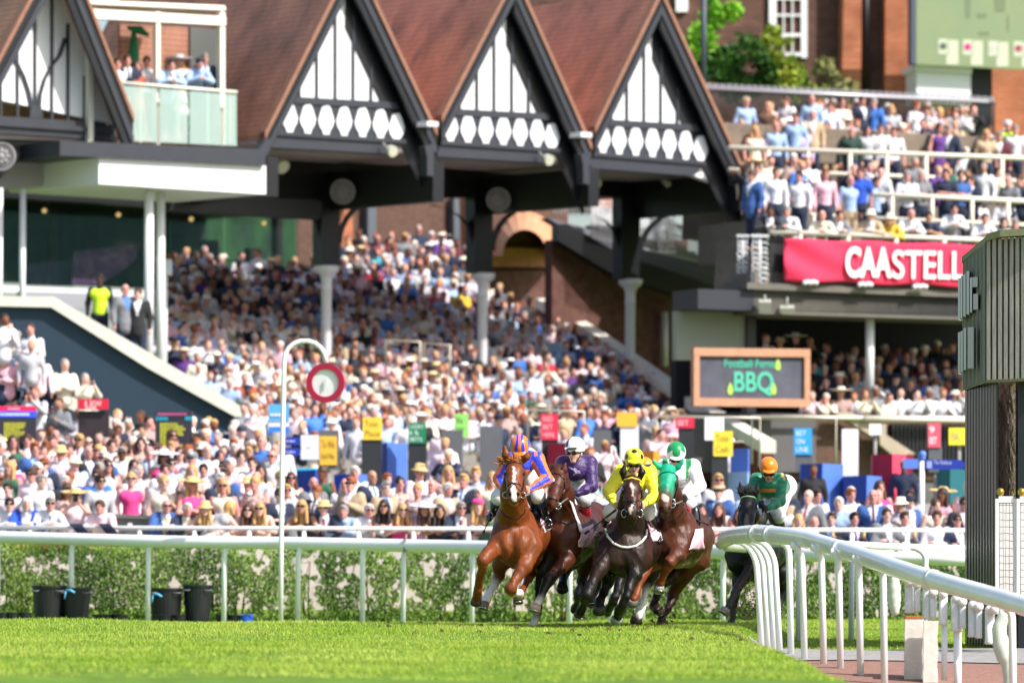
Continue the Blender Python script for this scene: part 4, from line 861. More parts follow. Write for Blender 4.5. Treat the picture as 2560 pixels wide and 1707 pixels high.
for k in range(24): x = 1384+k*8; c = T.pt(x, 500, -18.5); mb.tube([c, c-Vector((0, 0, .42))], .012, 4)
for k in range(62): x = 1480+k*6.6; y = 512+(x-1480)*.23; c = T.pt(x, y, -16.9); mb.tube([c, c-Vector((0, 0, .82))], .018, 4)
for dz_ in (0, .3, .8): mb.tube([T.pt(1480, 512, -16.9)-Vector((0, 0, dz_)), T.pt(1889, 606, -16.9)-Vector((0, 0, dz_))], .02, 5)
mb.build('balusters', mat('baluster_grey', '#cfd0d6', rough=.6), sr)
MB().tube([T.pt(1732, 522, -16.8), T.pt(1800, 545, -16.8), T.pt(1885, 588, -16.8), T.pt(1922, 592, -16.8)], .07, 8).build('handrail', m_creamr, sr)
MB().tube([T.pt(1690, 565, -16.8), T.pt(1850, 625, -16.8)], .045, 8).build('handrail', m_creamr, sr); MB().tube([T.pt(1757, 540, -16.8), T.pt(1757, 660, -16.8)], .055, 8).build('newel', mat('newel_buff', '#8d8576', rough=.7), sr)
def newel(x, y0, y1, w, b=-16.6):
    rs_ = np.random.default_rng(int(x)); mb = MB(); c0 = T.pt(x, y0, b); c1 = T.pt(x, y1, b); r = w/2/F*c0.y; H_ = c0.z-c1.z
    mb.tube([c0, c1], .022, 6); mb.box(c0+Vector((0, 0, .02)), (r*2.1, .12, .05)); mb.box(c1, (r*2.1, .12, .05))
    for k in range(int(H_/.11)):
        z = c1.z+.06+k*.11
        for sg in (-1, 1):
            cc = Vector((c0.x+sg*r*.5, c0.y, z+.04*rs_.random())); rr = r*(.3+.16*rs_.random())
            mb.tube([cc+Vector((math.cos(a)*rr, 0, math.sin(a)*rr*.9)) for a in np.linspace(0, 5.4, 9)], .017, 5)
    mb.build('ornate_newel', m_wpaint, sr)
newel(1668, 515, 630, 44); newel(1900, 592, 712, 44, 0); newel(1857, 592, 708, 30, -1); newel(1495, 494, 560, 34, -17); newel(1640, 500, 600, 20, -17)
mb = MB(); ts(mb, [(1924, 592), (1962, 592), (1962, 708), (1924, 706)], -.1, 0); mb.build('iron_panel', m_iron, tr_)
# banner
bn = empty('banner', T.pt(2200, 705, .2), 'long crimson cloth banner with white capital letters hung on the terrace rail', 'banner')
nx_, nz_ = 70, 12; vs = []; fs = []
for i in range(nx_+1):
    for j in range(nz_+1):
        s_, t_ = i/nx_, j/nz_; x = 1960+680*s_; yt = 597+.03*680*s_-2*math.sin(s_*25); yb = 702+680*s_*.033+3*math.sin(s_*22); y = yt+(yb-yt)*t_
        f = .05*math.sin(9*(s_*3-t_*.9))*math.exp(-s_*5)+.012*math.sin(s_*40+t_*3)
        vs.append(T.pt(x, y, .25+f))
for i in range(nx_):
    for j in range(nz_): a = i*(nz_+1)+j; fs.append((a, a+1, a+nz_+2, a+nz_+1))
o = MB().add(vs, fs, True).build('cloth', mat('banner_red', '#dc2f55', rough=.8, nz=.04, ns=2), bn); sm = o.modifiers.new('s', 'SOLIDIFY'); sm.thickness = .01
def ttext(name, txt, x0, y0, x1, y1, b, m, par, bold=0.0, fr=None):
    fr = fr or T; p, q, r = fr.pt(x0, y1, b), fr.pt(x1, y1+(x1-x0)*.012, b), fr.pt(x0, y0, b)
    return text_mesh(name, txt, m, par, p, q-p, Vector((0, 0, 1)), (q-p).length, (r-p).z, .02, bold)
m_ltr = mat('letter_white', '#f2ecee', rough=.7)
ttext('lettering', 'CAA', 2114, 616, 2229, 694, .32, m_ltr, bn, .035); ttext('lettering', 'STELLA', 2231, 625, 2460, 697, .32, m_ltr, bn, .012)
mb = MB()
for x, y in ((2026, 707), (2163, 711), (2300, 717)): mb.disc(T.pt(x, y, .3), tn, .14, .05, 12)
for i, (x, y) in enumerate(((2026, 707), (2163, 712), (2300, 717))):
    mb = MB()
    for k in range(5): mb.ball(T.pt(x-14+k*7, y-2*(k % 2), .3), .055, 8, 5)
    tag(mb.build('rosette', m_wpaint), 'white carved rosette below the crimson banner, ' + ['furthest left', 'in the middle', 'nearest the tower'][i], 'ornament', 'white rosettes on the slab edge')
# chalk menu board
mbd = empty('menu_board', T.pt(1880, 1018, .5), 'large wood-framed chalkboard reading BBQ in green above the crowd', 'sign')
def fr_(mb, x0, y0, x1, y1, w_, b): 
    sl = .012; f = lambda x, y: (x, y+(x-x0)*sl)
    ts(mb, [f(x0, y0), f(x1, y0), f(x1, y0+w_), f(x0, y0+w_)], b-.1, b+.06); ts(mb, [f(x0, y1-w_), f(x1, y1-w_), f(x1, y1), f(x0, y1)], b-.1, b+.06)
    ts(mb, [f(x0, y0+w_+.2), f(x0+w_*.7, y0+w_+.2), f(x0+w_*.7, y1-w_-.2), f(x0, y1-w_-.2)], b-.1, b+.055); ts(mb, [f(x1-w_*.7, y0+w_+.2), f(x1, y0+w_+.2), f(x1, y1-w_-.2), f(x1-w_*.7, y1-w_-.2)], b-.1, b+.055)
mb = MB(); fr_(mb, 1735, 869, 2026, 1014, 20, 1.0); mb.build('wood_frame', mat('pine_frame', '#b9876c', rough=.7, nz=.15, ns=6), mbd)
mb = MB(); ts(mb, [(1746, 880), (2016, 884), (2016, 1008), (1746, 1006)], .9, .98); mb.build('chalkboard', mat('chalkboard', '#4d4e5c', rough=.8, nz=.3, ns=1.5), mbd)
m_teal = mat('chalk_teal', '#4fb59c', rough=.8); m_lime = mat('chalk_lime', '#a8cf55', rough=.8)
ttext('chalk_lettering', 'BBQ', 1835, 928, 1933, 988, 1.0, m_teal, mbd, .02); ttext('chalk_lettering', 'Football Ferns', 1811, 897, 1936, 918, 1.0, m_teal, mbd, .01)
for x, y in ((1826, 978), (1934, 978), (1945, 917)):
    mb = MB(); ts(mb, [(x-7, y), (x-5, y-12), (x, y-23), (x+5, y-12), (x+7, y), (x+4, y+8), (x-4, y+8)], .98, 1.0); mb.build('chalk_flame', m_lime, mbd)
# slim fittings under the slab
for (x, y, lab) in ((1912, 766, 'square pale floodlight under the left end of the terrace slab'), (1968, 772, 'flat pale floodlight under the terrace slab, right of the square one')):
    c = T.pt(x, y, .2); t = empty('floodlight', c, lab, 'floodlight', 'floodlights on the stand'); MB().box(c, (.26 if x < 1950 else .3, .2, .26 if x < 1950 else .1), rx=.4).build('lamp_housing', m_grey, t); MB().tube([c, c+Vector((0, 0, .25))], .02, 6).build('bracket', m_grey, t)
# ---- brick building behind with sash window, big screen, shrubs
B = Frame(2100, 150, 8); bn_ = B.n
def bs2(mb, pts, b0, b1): mb.ext([B.pt(x, y, b1) for x, y in pts], bn_*(b0-b1)); return mb
def brick(name, a, b_, mort, sc=1.0):
    m = bpy.data.materials.new(name); m.use_nodes = True; t = m.node_tree; s_ = t.nodes['Principled BSDF']; s_.inputs['Roughness'].default_value = .9
    tc = t.nodes.new('ShaderNodeTexCoord'); cb = t.nodes.new('ShaderNodeCombineXYZ'); sp = t.nodes.new('ShaderNodeSeparateXYZ'); t.links.new(tc.outputs['Object'], sp.inputs[0]); t.links.new(sp.outputs[0], cb.inputs[0]); t.links.new(sp.outputs[2], cb.inputs[1])
    bk = t.nodes.new('ShaderNodeTexBrick'); bk.inputs['Color1'].default_value = C(a); bk.inputs['Color2'].default_value = C(b_); bk.inputs['Mortar'].default_value = C(mort); bk.inputs['Scale'].default_value = sc; bk.inputs['Brick Width'].default_value = .3; bk.inputs['Row Height'].default_value = .1; bk.inputs['Mortar Size'].default_value = .012
    t.links.new(cb.outputs[0], bk.inputs[0]); nz = t.nodes.new('ShaderNodeTexNoise'); nz.inputs['Scale'].default_value = 1.1; nz.inputs['Detail'].default_value = 6; t.links.new(tc.outputs['Object'], nz.inputs[0])
    mr = t.nodes.new('ShaderNodeMapRange'); mr.inputs[1].default_value = .3; mr.inputs[2].default_value = .7; mr.inputs[3].default_value = .7; mr.inputs[4].default_value = 1.25; t.links.new(nz.outputs[0], mr.inputs[0])
    mx = t.nodes.new('ShaderNodeMix'); mx.data_type = 'RGBA'; mx.blend_type = 'MULTIPLY'; mx.inputs[0].default_value = 1; t.links.new(bk.outputs[0], mx.inputs[6]); t.links.new(mr.outputs[0], mx.inputs[7]); t.links.new(mx.outputs[2], s_.inputs[0]); return m
m_bk1 = brick('brick_shaded', '#56392f', '#6b4a3e', '#4a3b36'); m_bk2 = brick('brick_orange_lit', '#b0613c', '#bd7450', '#8d6a58')  # shaded and sunlit parts of the brickwork put into two brick colours
hb = empty('brick_house', B.pt(2000, 350, 0), 'old red brick house with painted-in shade and a white sash window behind the terrace', 'building')
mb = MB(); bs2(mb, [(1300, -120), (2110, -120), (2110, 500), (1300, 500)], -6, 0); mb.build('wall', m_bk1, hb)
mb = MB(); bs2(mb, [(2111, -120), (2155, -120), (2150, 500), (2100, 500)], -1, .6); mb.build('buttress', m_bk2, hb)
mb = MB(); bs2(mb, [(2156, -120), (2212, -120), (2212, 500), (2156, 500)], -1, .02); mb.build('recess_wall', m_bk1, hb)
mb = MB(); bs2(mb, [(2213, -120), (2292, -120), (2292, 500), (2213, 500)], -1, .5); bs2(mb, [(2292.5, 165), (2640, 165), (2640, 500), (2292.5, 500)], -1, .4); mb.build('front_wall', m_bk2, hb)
MB().tube([B.pt(2165, -120, .25), B.pt(2165, 230, .25)], .11, 10).build('downpipe', m_navy, hb)
wn = MB(); 
for (x0, y0, x1, y1) in ((1923, -100, 1941, 145), (2003, -100, 2018, 145), (1941, -6, 2003, 0), (1941, 36, 2003, 41), (1941, 84, 2003, 92), (1941, 132, 2003, 140), (1958, 92, 1961, 132), (1980, 92, 1983, 132), (1958, 41, 1961, 84), (1980, 41, 1983, 84), (1958, 0, 1961, 36), (1980, 0, 1983, 36)): bs2(wn, [(x0, y0), (x1, y0), (x1, y1), (x0, y1)], .02, .12 if x1-x0 > 20 else .125)
wf_ = wn.build('window', m_wpaint, hb)
mb = MB(); bs2(mb, [(1938, -100), (2006, -100), (2006, 138), (1938, 138)], .0, .04); pn = mb.build('pane', mat('sash_glass', '#3f463f', rough=.15), None); pn.parent = wf_; pn.matrix_parent_inverse = wf_.matrix_parent_inverse.copy()
mb = MB(); bs2(mb, [(1690, -100), (1720, -100), (1720, 30), (1690, 30)], .02, .15); mb.build('pale_panel', m_wpaint, hb)
scn = empty('big_screen', B.pt(2420, 172, 3), 'big outdoor video screen showing green turf and small caption tiles', 'screen')
Bs = 3.0
m_scr = mat('screen_green', '#848f6a', rough=.4, emit=.22, col2='#78896a', ns=.5)
mb = MB(); bs2(mb, [(2291, -120), (2640, -120), (2640, 178), (2291, 161)], Bs-.3, Bs); mb.build('display', m_scr, scn)
mb = MB(); bs2(mb, [(2278, -120), (2291, -120), (2291, 162), (2278, 160)], Bs-.4, Bs+.05); mb.build('bezel', mat('bezel_slate', '#4c5566', rough=.5), scn)
for x, y, col in ((2360, 118, '#4b5a55'), (2421, 120, '#d4277e'), (2485, 123, '#b9b3ae'), (2548, 124, '#9a3350')):
    mb = MB(); bs2(mb, [(x-14, y-20), (x+9, y-20), (x+9, y+18), (x-14, y+18)], Bs, Bs+.01); bs2(mb, [(x+11, y-18), (x+36, y-17), (x+36, y+44), (x+6, y+44), (x+6, y+20), (x+11, y+20)], Bs, Bs+.01); mb.build('caption_tile', mat('tile_pale', '#b7bda6', rough=.5, emit=.2), scn)
    mb = MB(); mb.disc(B.pt(x-2, y-2, Bs+.012), bn_, .1, .006, 14); mb.build('tile_colour', mat('tile'+col, col, rough=.5, emit=.2), scn)
mb = MB()
for (x, y, w_, h_) in ((2420, 20, 14, 50), (2455, 40, 26, 12), (2500, 10, 30, 40), (2520, 60, 6, 40), (2460, 85, 30, 10)):
    bs2(mb, [(x-w_/2, y-h_/2), (x+w_/2, y-h_/2), (x+w_/2*.8, y+h_/2), (x-w_/2*.8, y+h_/2)], Bs, Bs+.008); mb.build('picture_shape', mat('scr_dark', '#6d7a5b', rough=.5, emit=.15), scn); mb = MB()
bx = empty('white_cabin', B.pt(2358, 260, 2.6), 'small white box cabin below the big screen', 'cabin'); mb = MB(); bs2(mb, [(2291, 176), (2427, 184), (2427, 262), (2291, 254)], 1.2, 2.6); mb.build('body', m_wpan, bx); mb = MB(); bs2(mb, [(2288, 160), (2430, 168), (2430, 184), (2288, 176)], 1.1, 2.75); mb.build('roof', m_wpan, bx)
mb = MB(); bs2(mb, [(2428, 170), (2480, 173), (2482, 340), (2428, 338)], 1.2, 2.0); tag(mb.build('screen_leg', mat('leg_dark', '#1b1e26', rough=.5)), 'wide dark steel leg under the big screen', 'pillar')
m_bsh = mat('bush_leaf', '#3d6b24', rough=.6, attr='Col', spec=.3)
def shrub(name, cpx, Y, R_, n, lab, ca, cb, stem=True):
    c = [P(x, y, Y) for x, y in cpx]; t = empty(name, c[0]-Vector((0, 0, R_[0])), lab, 'shrub', 'shrubs against the brick house')
    pts = []
    for cc, rr in zip(c, R_):
        k = int(n/len(c)); q = rng.normal(0, 1, (k, 3)); q /= np.linalg.norm(q, axis=1)[:, None]; q *= (rr*(.55+.5*rng.random(k)))[:, None]; q[:, 1] *= .7; pts.append(q+np.array(cc))
    p = np.concatenate(pts); n = len(p); cl = np.sin(p[:, 0]*4.1+p[:, 2]*3.3)+np.sin(p[:, 2]*5.7-p[:, 0]*2.2); kp = cl > -1.1+.5*rng.standard_normal(n)*.6; p = p[kp]; n = len(p)
    s = .07+.06*rng.random(n); A = rng.normal(0, 1, (n, 3)); A /= np.linalg.norm(A, axis=1)[:, None]; Bv = np.cross(A, rng.normal(0, 1, (n, 3))); Bv /= np.linalg.norm(Bv, axis=1)[:, None]
    v = np.stack([p-A*s[:, None], p+Bv*s[:, None]*.5, p+A*s[:, None], p-Bv*s[:, None]*.5], 1)
    me = bpy.data.meshes.new('foliage'); me.vertices.add(4*n); me.vertices.foreach_set('co', v.ravel()); me.loops.add(4*n); me.loops.foreach_set('vertex_index', np.arange(4*n)); me.polygons.add(n); me.polygons.foreach_set('loop_start', np.arange(0, 4*n, 4)); me.polygons.foreach_set('loop_total', np.full(n, 4)); me.update(calc_edges=True)
    tt = np.clip(.5+.3*cl[kp]+.25*rng.standard_normal(n), 0, 1)[:, None]; cc = np.array(C(ca)[:3])*(1-tt)+np.array(C(cb)[:3])*tt
    me.color_attributes.new('Col', 'FLOAT_COLOR', 'POINT').data.foreach_set('color', np.repeat(np.concatenate([cc, np.ones((n, 1))], 1), 4, 0).ravel()); me.materials.append(m_bsh)
    o = bpy.data.objects.new('foliage', me); link(o); settle(o, t)
    b0 = c[0]-Vector((0, 0, R_[0]*1.3)); mb = MB(); mb.tube([b0, c[0]], [.08, .03], 6); [mb.tube([c[0]-Vector((0, 0, R_[0]*.5)), cc_], [.04, .015], 5) for cc_ in c[1:]]; mb.build('trunk', mat('bark', '#5b4a3a', rough=.9), t)
shrub('bush', [(1860, 150), (1800, 170), (1920, 180), (1750, 190), (1850, 210)], 145, [.75, .6, .55, .5, .6], 4500, 'dense dark green bush in front of the brick house', '#23481c', '#47752a')
shrub('creeper', [(1760, 90), (1790, 40), (1730, 120), (1770, 20), (1830, 30)], 144.5, [.45, .35, .4, .3, .28], 2000, 'bright green climbing shoots left of the sash window', '#5c9a1c', '#8fc63c')
shrub('creeper', [(1960, 130), (1930, 90), (1985, 190), (2040, 215), (1970, 230)], 144, [.4, .3, .4, .35, .4], 1500, 'yellow green climber over the foot of the sash window', '#6e8a2a', '#a9b53f')
shrub('bush', [(2080, 210), (2060, 170), (2120, 225)], 144, [.35, .3, .3], 500, 'sparse brown green shrub at the foot of the buttress', '#6b6a4a', '#8a8c55')
tag(MB().tube([P(1760, -60, 143), P(1758, 260, 143)], .08, 8).build('lamp_post', mat('post_slate', '#3c4650', rough=.5)), 'slate coloured lamp post rising in front of the green creeper', 'post')
# steel-blue background behind the glass of the far left etc. : main house wall seen over the roofs
# ================= betting boards, signs and covers among the crowd =================
m_case = mat('case_grey', '#5d6064', rough=.55, nz=.06, ns=3); m_case2 = mat('case_dark', '#2b2e31', rough=.5); m_bcov = mat('cover_blue', '#1c3f97', rough=.7, nz=.12, ns=3); m_bcov2 = mat('cover_blue_pale', '#4a72c4', rough=.7, nz=.08, ns=3)
def rect(mb, x0, y0, x1, y1, D, th, Dd=0): mb.ext([P(x0, y0, D), P(x1, y0, D+Dd), P(x1, y1, D+Dd), P(x0, y1, D)], (0, th, 0)); return mb
def scrib(par, x0, y0, x1, y1, D, rows, m, fill=.75, seed=0):
    r = np.random.default_rng(seed+int(x0)); mb = MB(); hh = (y1-y0)/rows
    for i in range(rows):
        x = x0; xe = x0+(x1-x0)*(.6+.4*r.random())
        while x < xe-2: w_ = r.uniform(3, 8); rect(mb, x, y0+hh*(i+.2), min(x+w_, xe), y0+hh*(i+.2+fill*.75), D, .004); x += w_+1.6
    mb.build('lettering', m, par)
def board(lab, case=None, sign=None, D=99, col='#f0c84a', txt=None, tcol='#8a7a3a', rows=0, leg=True, grp='betting boards along the lawn', name='betting_board', cm=None):
    r = case or sign; cx = (r[0]+r[2])/2; by = (case or sign)[3]; c = P(cx, by, D); g = float(gz(c.x, D)); t = empty(name, (c.x, D, g), lab, 'betting board', grp)
    if case: rect(MB(), *case, D, .12).build('case', cm or m_case, t)
    if sign:
        m = mat('sign_'+col, col, rough=.5, nz=.03, ns=2); rect(MB(), *sign, D-.03, .03 if case is None or sign[3] > case[1]+2 else .12).build('sign_panel', m, t)
        mt = mat('signtext_'+tcol, tcol, rough=.6)
        if txt:
            n = len(txt); hh = (sign[3]-sign[1])/(n+.3)
            for i, tx in enumerate(txt):
                p = P(sign[0]+(sign[2]-sign[0])*.12, sign[1]+hh*(i+.95), D-.036); wd = (sign[2]-sign[0])*.76/F*D*min(1, .35+.13*len(tx)); text_mesh('lettering', tx, mt, t, p, Vector((1, 0, 0)), Vector((0, 0, 1)), wd, hh*.62/F*D, .004)
    if leg: b = P(cx, by, D+.06); MB().tube([b, (b.x, b.y, g)], .035, 8).build('leg', m_kerb, t); MB().tube([(b.x-.3, b.y, g+.04), (b.x+.3, b.y, g+.04)], .03, 6).build('foot', m_kerb, t)
    return t
board('yellow card low on a grey betting case, beside the white finger signs', (796, 1075, 847, 1174), (799, 1090, 842, 1162), 98.5, '#e8b93e', ['To Win', 'Each Way'], '#a27f2e')
board('yellow card standing on top of a dark grey betting case', (904, 1099, 954, 1216), (907, 1043, 955, 1099), 99, '#ecca42', ['Tote', 'Place'], '#a8892f', cm=m_case2)
board('dark green card with white lettering on a charcoal case', (1020, 1108, 1065, 1208), (1021, 1056, 1064, 1108), 99, '#0f7f57', ['LUCKY', '15', 'BETS'], '#e8efe9', cm=m_case2)
board('pale green card held above the crowd between two grey cases', None, (1136, 1034, 1172, 1093), 100.5, '#8fd36a', ['We', 'pay'], '#64954a')
board('blank grey betting case left of the orange-capped jockey', (1103, 1075, 1157, 1210), None, 98.2); board('blank grey betting case directly behind the orange and blue cap', (1199, 1065, 1256, 1210), None, 98.4)
board('blank slate panel right of the purple jockey', (1483, 1075, 1528, 1205), None, 98.6); board('scarlet card with pale lettering behind the chestnut horse group', (1354, 1099, 1396, 1180), (1352, 1034, 1396, 1099), 99.5, '#d32c4a', ['RED', 'BET', 'HERE'], '#f0b8c0', cm=m_case2)
board('orange yellow card above a white panel behind the yellow jockey', (1551, 1062, 1597, 1150), (1543, 1031, 1593, 1066), 99.5, '#e9b53a', None, cm=m_wpaint); board('small scarlet card on a dark case behind the green and white cap', (1696, 1069, 1736, 1150), (1689, 1043, 1736, 1070), 100, '#cf2a48', ['BET'], '#f3c9cf', cm=m_case2)
board('bright yellow card with pencilled lettering right of the green and white cap', (1780, 1138, 1820, 1230), (1784, 1077, 1832, 1140), 98, '#f0d23c', ['Tote', 'Cash'], '#9c8b3a', cm=m_case2)
board('sky blue card with white lettering on a grey case', (1990, 1135, 2030, 1180), (1985, 1070, 2030, 1136), 99, '#2f9fe0', ['BET', 'ON', 'LINE'], '#e4f3fb'); board('red and white card on a grey case left of the yellow shirt-shaped sign', (2322, 1117, 2356, 1180), (2320, 1057, 2352, 1118), 97.5, '#de5a70', ['9', 'BET'], '#ffffff')
board('yellow sign lettered BK cut by the black louvred tower', None, (2372, 1069, 2424, 1112), 97.5, '#eee03a', ['BK'], '#b59f7a'); 
t = board('tall white feather flag banner behind the blue covers', None, (2105, 1072, 2146, 1206), 98.5, '#eeeef0', None, name='flag_banner'); t['category'] = 'flag'
t = board('white cloth sheet draped over a board between the cards', None, (1762, 1043, 1810, 1100), 99.5, '#f0f1f6', None, name='cloth_sheet'); t['category'] = 'sheet'
t = board('square white lamp box on a dark post', None, (2173, 1059, 2203, 1087), 99.5, '#f0f2f2', None, name='lamp_box'); t['category'] = 'lamp'
# dark screens at the left
def led(lab, x0, y0, x1, y1, D, hdr=(), rows=None, top=None, body='#33313c'):
    c = P((x0+x1)/2, y1, D); g = float(gz(c.x, D)); t = empty('odds_screen', (c.x, D, g), lab, 'odds screen', 'tall odds screens on the lawn'); rect(MB(), x0, y0, x1, y1, D, .15).build('screen', mat('led'+body, body, rough=.35, emit=.05), t)
    rect(MB(), (x0+x1)/2-12, y1, (x0+x1)/2+12, y1+60, D+.05, .06).build('leg', m_case2, t)
    for (a, b_, c_, d_, cl) in hdr: rect(MB(), a, b_, c_, d_, D-.012, .01).build('led_band', mat('ledb'+cl, cl, rough=.4, emit=.55), t)
    if rows: scrib(t, *rows[:4], D-.012, rows[4], mat('led_yellow', '#a3a232', emit=.5), 1.0)
    return t
t = led('wide dark odds screen with crimson and blue header bands at the left picture edge', -30, 1015, 90, 1160, 97, [(-30, 1015, 90, 1027, '#d11f4f'), (-30, 1028, 90, 1043, '#2f49d8')], (10, 1055, 64, 1093, 7)); scrib(t, 20, 1017, 66, 1026, 97-.03, 1, mat('led_pink', '#f08aa8', emit=.5)); scrib(t, 0, 1030, 88, 1041, 97-.03, 1, mat('led_pale', '#a9b9ff', emit=.5))
t = empty('odds_screen', P(233, 1200, 97.2), 'tall plain dark brown screen back with a red name sign on top', 'odds screen', 'tall odds screens on the lawn'); rect(MB(), 195, 1027, 272, 1215, 97.2, .15).build('screen', mat('led_brown', '#33282e', rough=.5), t); rect(MB(), 195, 997, 271, 1023, 97.1, .06).build('name_sign', mat('sign_red', '#cc1f3c', rough=.5), t); text_mesh('lettering', 'B. BOW', mat('led_white', '#f0dfe2'), t, P(212, 1015, 97.0), Vector((1, 0, 0)), Vector((0, 0, 1)), .31, .1, .004); scrib(t, 214, 1016, 256, 1022, 97.0, 1, mat('led_white', '#f0dfe2'))
t = led('tall dark odds screen with pink and teal headings and yellow rows beside the white columns', 388, 1028, 480, 1200, 97.6, [(389, 1041, 420, 1050, '#1b7f96'), (463, 1041, 478, 1050, '#1b7f96')], (400, 1056, 465, 1115, 9)); scrib(t, 394, 1031, 476, 1039, 97.55, 1, mat('led_rose', '#b04a7c', emit=.5))
# covers
def cover(lab, x0, y0, x1, y1, D, m1, m2, name='covered_stand', cat='stand', split=.5):
    c = P((x0+x1)/2, y1, D); g = float(gz(c.x, D)); t = empty(name, (c.x, D, g), lab, cat, 'cloth-covered betting stands'); xm = x0+(x1-x0)*split; xb = P(x1, y0, D+.6); mb = MB()
    a, b_, c_ = P(x0, y0, D+.25), P(xm, y0-2, D), P(x1, y0+1, D+.35)
    dn = Vector((0, 0, -(P(x0, y0, D).z-P(x0, y1, D).z)-.3)); o = [a, b_, c_, c_+Vector((0, .5, 0)), a+Vector((0, .5, 0))]
    MB().hexa([a, b_, b_+Vector((0, .5, 0)), a+Vector((0, .5, 0))], [p+dn for p in (a, b_, b_+Vector((0, .5, 0)), a+Vector((0, .5, 0)))]).build('cover', m1, t)
    s_ = Vector((.004, 0, 0)); MB().hexa([b_+s_, c_, c_+Vector((0, .4, 0)), b_+s_+Vector((0, .5, 0))], [p+dn for p in (b_+s_, c_, c_+Vector((0, .4, 0)), b_+s_+Vector((0, .5, 0)))]).build('cover', m2, t)
cover('dark blue covered stand behind the long-haired woman near the winning post', 735, 1176, 800, 1262, 96.4, m_bcov, m_bcov, split=.8); cover('low blue covered stand right of the dark blue one', 835, 1186, 935, 1230, 96.8, m_bcov, m_bcov2, split=.6); cover('light blue covered stand between the yellow and green cards', 955, 1108, 1018, 1190, 99.3, m_bcov, m_bcov2, split=.2)
cover('low navy covered stand below the green card', 945, 1208, 1040, 1250, 96, m_bcov, m_bcov, split=.8); cover('low blue covered stand below the blank grey case', 1055, 1206, 1135, 1250, 96, m_bcov, m_bcov2, split=.6); cover('blue covered stand just left of the chestnut horse', 1142, 1206, 1250, 1290, 95.8, m_bcov, m_bcov2, split=.55)
m_rcov = mat('cover_red', '#a81734', rough=.7, nz=.08, ns=3); m_rcov2 = mat('cover_red_pale', '#dc3f5f', rough=.7, nz=.05, ns=3)
cover('small crimson covered stand between the first two jockeys', 1370, 1108, 1424, 1190, 98.8, m_rcov, m_rcov, split=.9); cover('large crimson covered stand left of the blue finger post', 2182, 1136, 2283, 1240, 97.5, m_rcov, m_rcov2, split=.48)
cover('blue folding chair cover beside the bright yellow card', 1829, 1122, 1874, 1182, 98.5, m_bcov2, m_bcov2, split=.9); cover('pale blue covered table under the blue chair cover', 1818, 1180, 1874, 1250, 98, mat('cover_sky', '#8fb2d4', rough=.7), mat('cover_sky', '#8fb2d4', rough=.7), split=.9)
cover('tall blue covered stand right of the green-capped jockey group', 2003, 1160, 2108, 1260, 97.3, m_bcov, m_bcov2, split=.5); cover('low blue covered stand beneath the white flag banner', 2110, 1190, 2204, 1250, 97, m_bcov, m_bcov2, split=.6); cover('teal covered stand beneath the finger post arm', 2342, 1173, 2424, 1255, 97.3, mat('cover_teal', '#14706c', rough=.7, nz=.1, ns=3), mat('cover_teal2', '#0f5c64', rough=.7), split=.4)
cover('amber covered stand behind the yellow jockey', 1596, 1128, 1650, 1180, 97.5, mat('cover_amber', '#e08a1c', rough=.7), mat('cover_amber', '#e08a1c', rough=.7), split=.7)
# finger posts
m_sgn = mat('finger_blue', '#2036a0', rough=.4); m_sgn2 = mat('finger_pale', '#5b7fd6', rough=.4)
fp = empty('finger_post', P(2304, 1340, 92), 'white finger post with blue arms and a blue finial at the right', 'signpost')
MB().tube([P(2303, 1420, 92), P(2305, 1150, 92)], .048, 10).build('pole', m_white2, fp); MB().ball(P(2306, 1136, 92), .07, 10, 8).tube([P(2305, 1150, 92), P(2306, 1136, 92)], .06, 8).build('finial', m_sgn2, fp)
rect(MB(), 2313, 1149, 2405, 1173, 91.95, .04).ext([P(2405.3, 1150, 91.95), P(2416, 1162, 91.95), P(2405.3, 1172, 91.95)], (0, .04, 0)).build('arm', m_sgn, fp); rect(MB(), 2258, 1147, 2296, 1171, 91.95, .04).build('arm', m_sgn2, fp)
text_mesh('lettering', 'The Paddock', mat('finger_txt', '#b9c4f0'), fp, P(2334, 1160, 91.94), Vector((1, 0, -.01)), Vector((0, 0, 1)), .32, .07, .004); rect(MB(), 2317, 1152, 2330, 1170, 91.94, .005).build('pictogram', mat('finger_txt', '#8fa0e0'), fp)
fp = empty('finger_post', P(690, 1300, 97), 'grey sign column with sky blue panels and two navy arrows beside the winning post', 'signpost')
MB().tube([P(690, 1290, 97), P(690, 1080, 97)], .09, 10).build('pole', m_kerb, fp); rect(MB(), 671, 1010, 722, 1052, 97, .08).build('panel', mat('sky_panel', '#57a8e6', rough=.5), fp); rect(MB(), 671, 1052.5, 722, 1066, 97.02, .08).build('panel', m_wpaint, fp); rect(MB(), 671, 1066.5, 722, 1087, 97, .08).build('panel', mat('blue_panel', '#2f7bdc', rough=.5), fp); scrib(fp, 676, 1032, 716, 1042, 96.98, 1, m_ltr)
for y in (1091, 1118): rect(MB(), 712, y+1, 745, y+21, 96.9, .04).ext([P(745.3, y+1, 96.9), P(753, y+11, 96.9), P(745.3, y+21, 96.9)], (0, .04, 0)).build('arm', m_sgn, fp); scrib(fp, 714, y+8, 742, y+15, 96.88, 1, mat('finger_txt', '#b9c4f0'))
for y0, y1 in ((1087, 1118), (1121, 1148)): rect(MB(), 752, y0, 797, y1, 97.2, .05).build('arm', m_wpaint, fp)
tb = empty('table', P(750, 1180, 97.2), 'small table edge with a turquoise cloth beneath the white arrow signs', 'table'); rect(MB(), 712, 1170, 812, 1176, 96.9, .5).build('top', mat('turquoise', '#2bb3d4', rough=.6), tb); MB().tube([P(730, 1176, 97), P(730, 1290, 97)], .03, 6).build('leg', m_kerb, tb); MB().tube([P(790, 1176, 97), P(790, 1290, 97)], .03, 6).build('leg', m_kerb, tb)
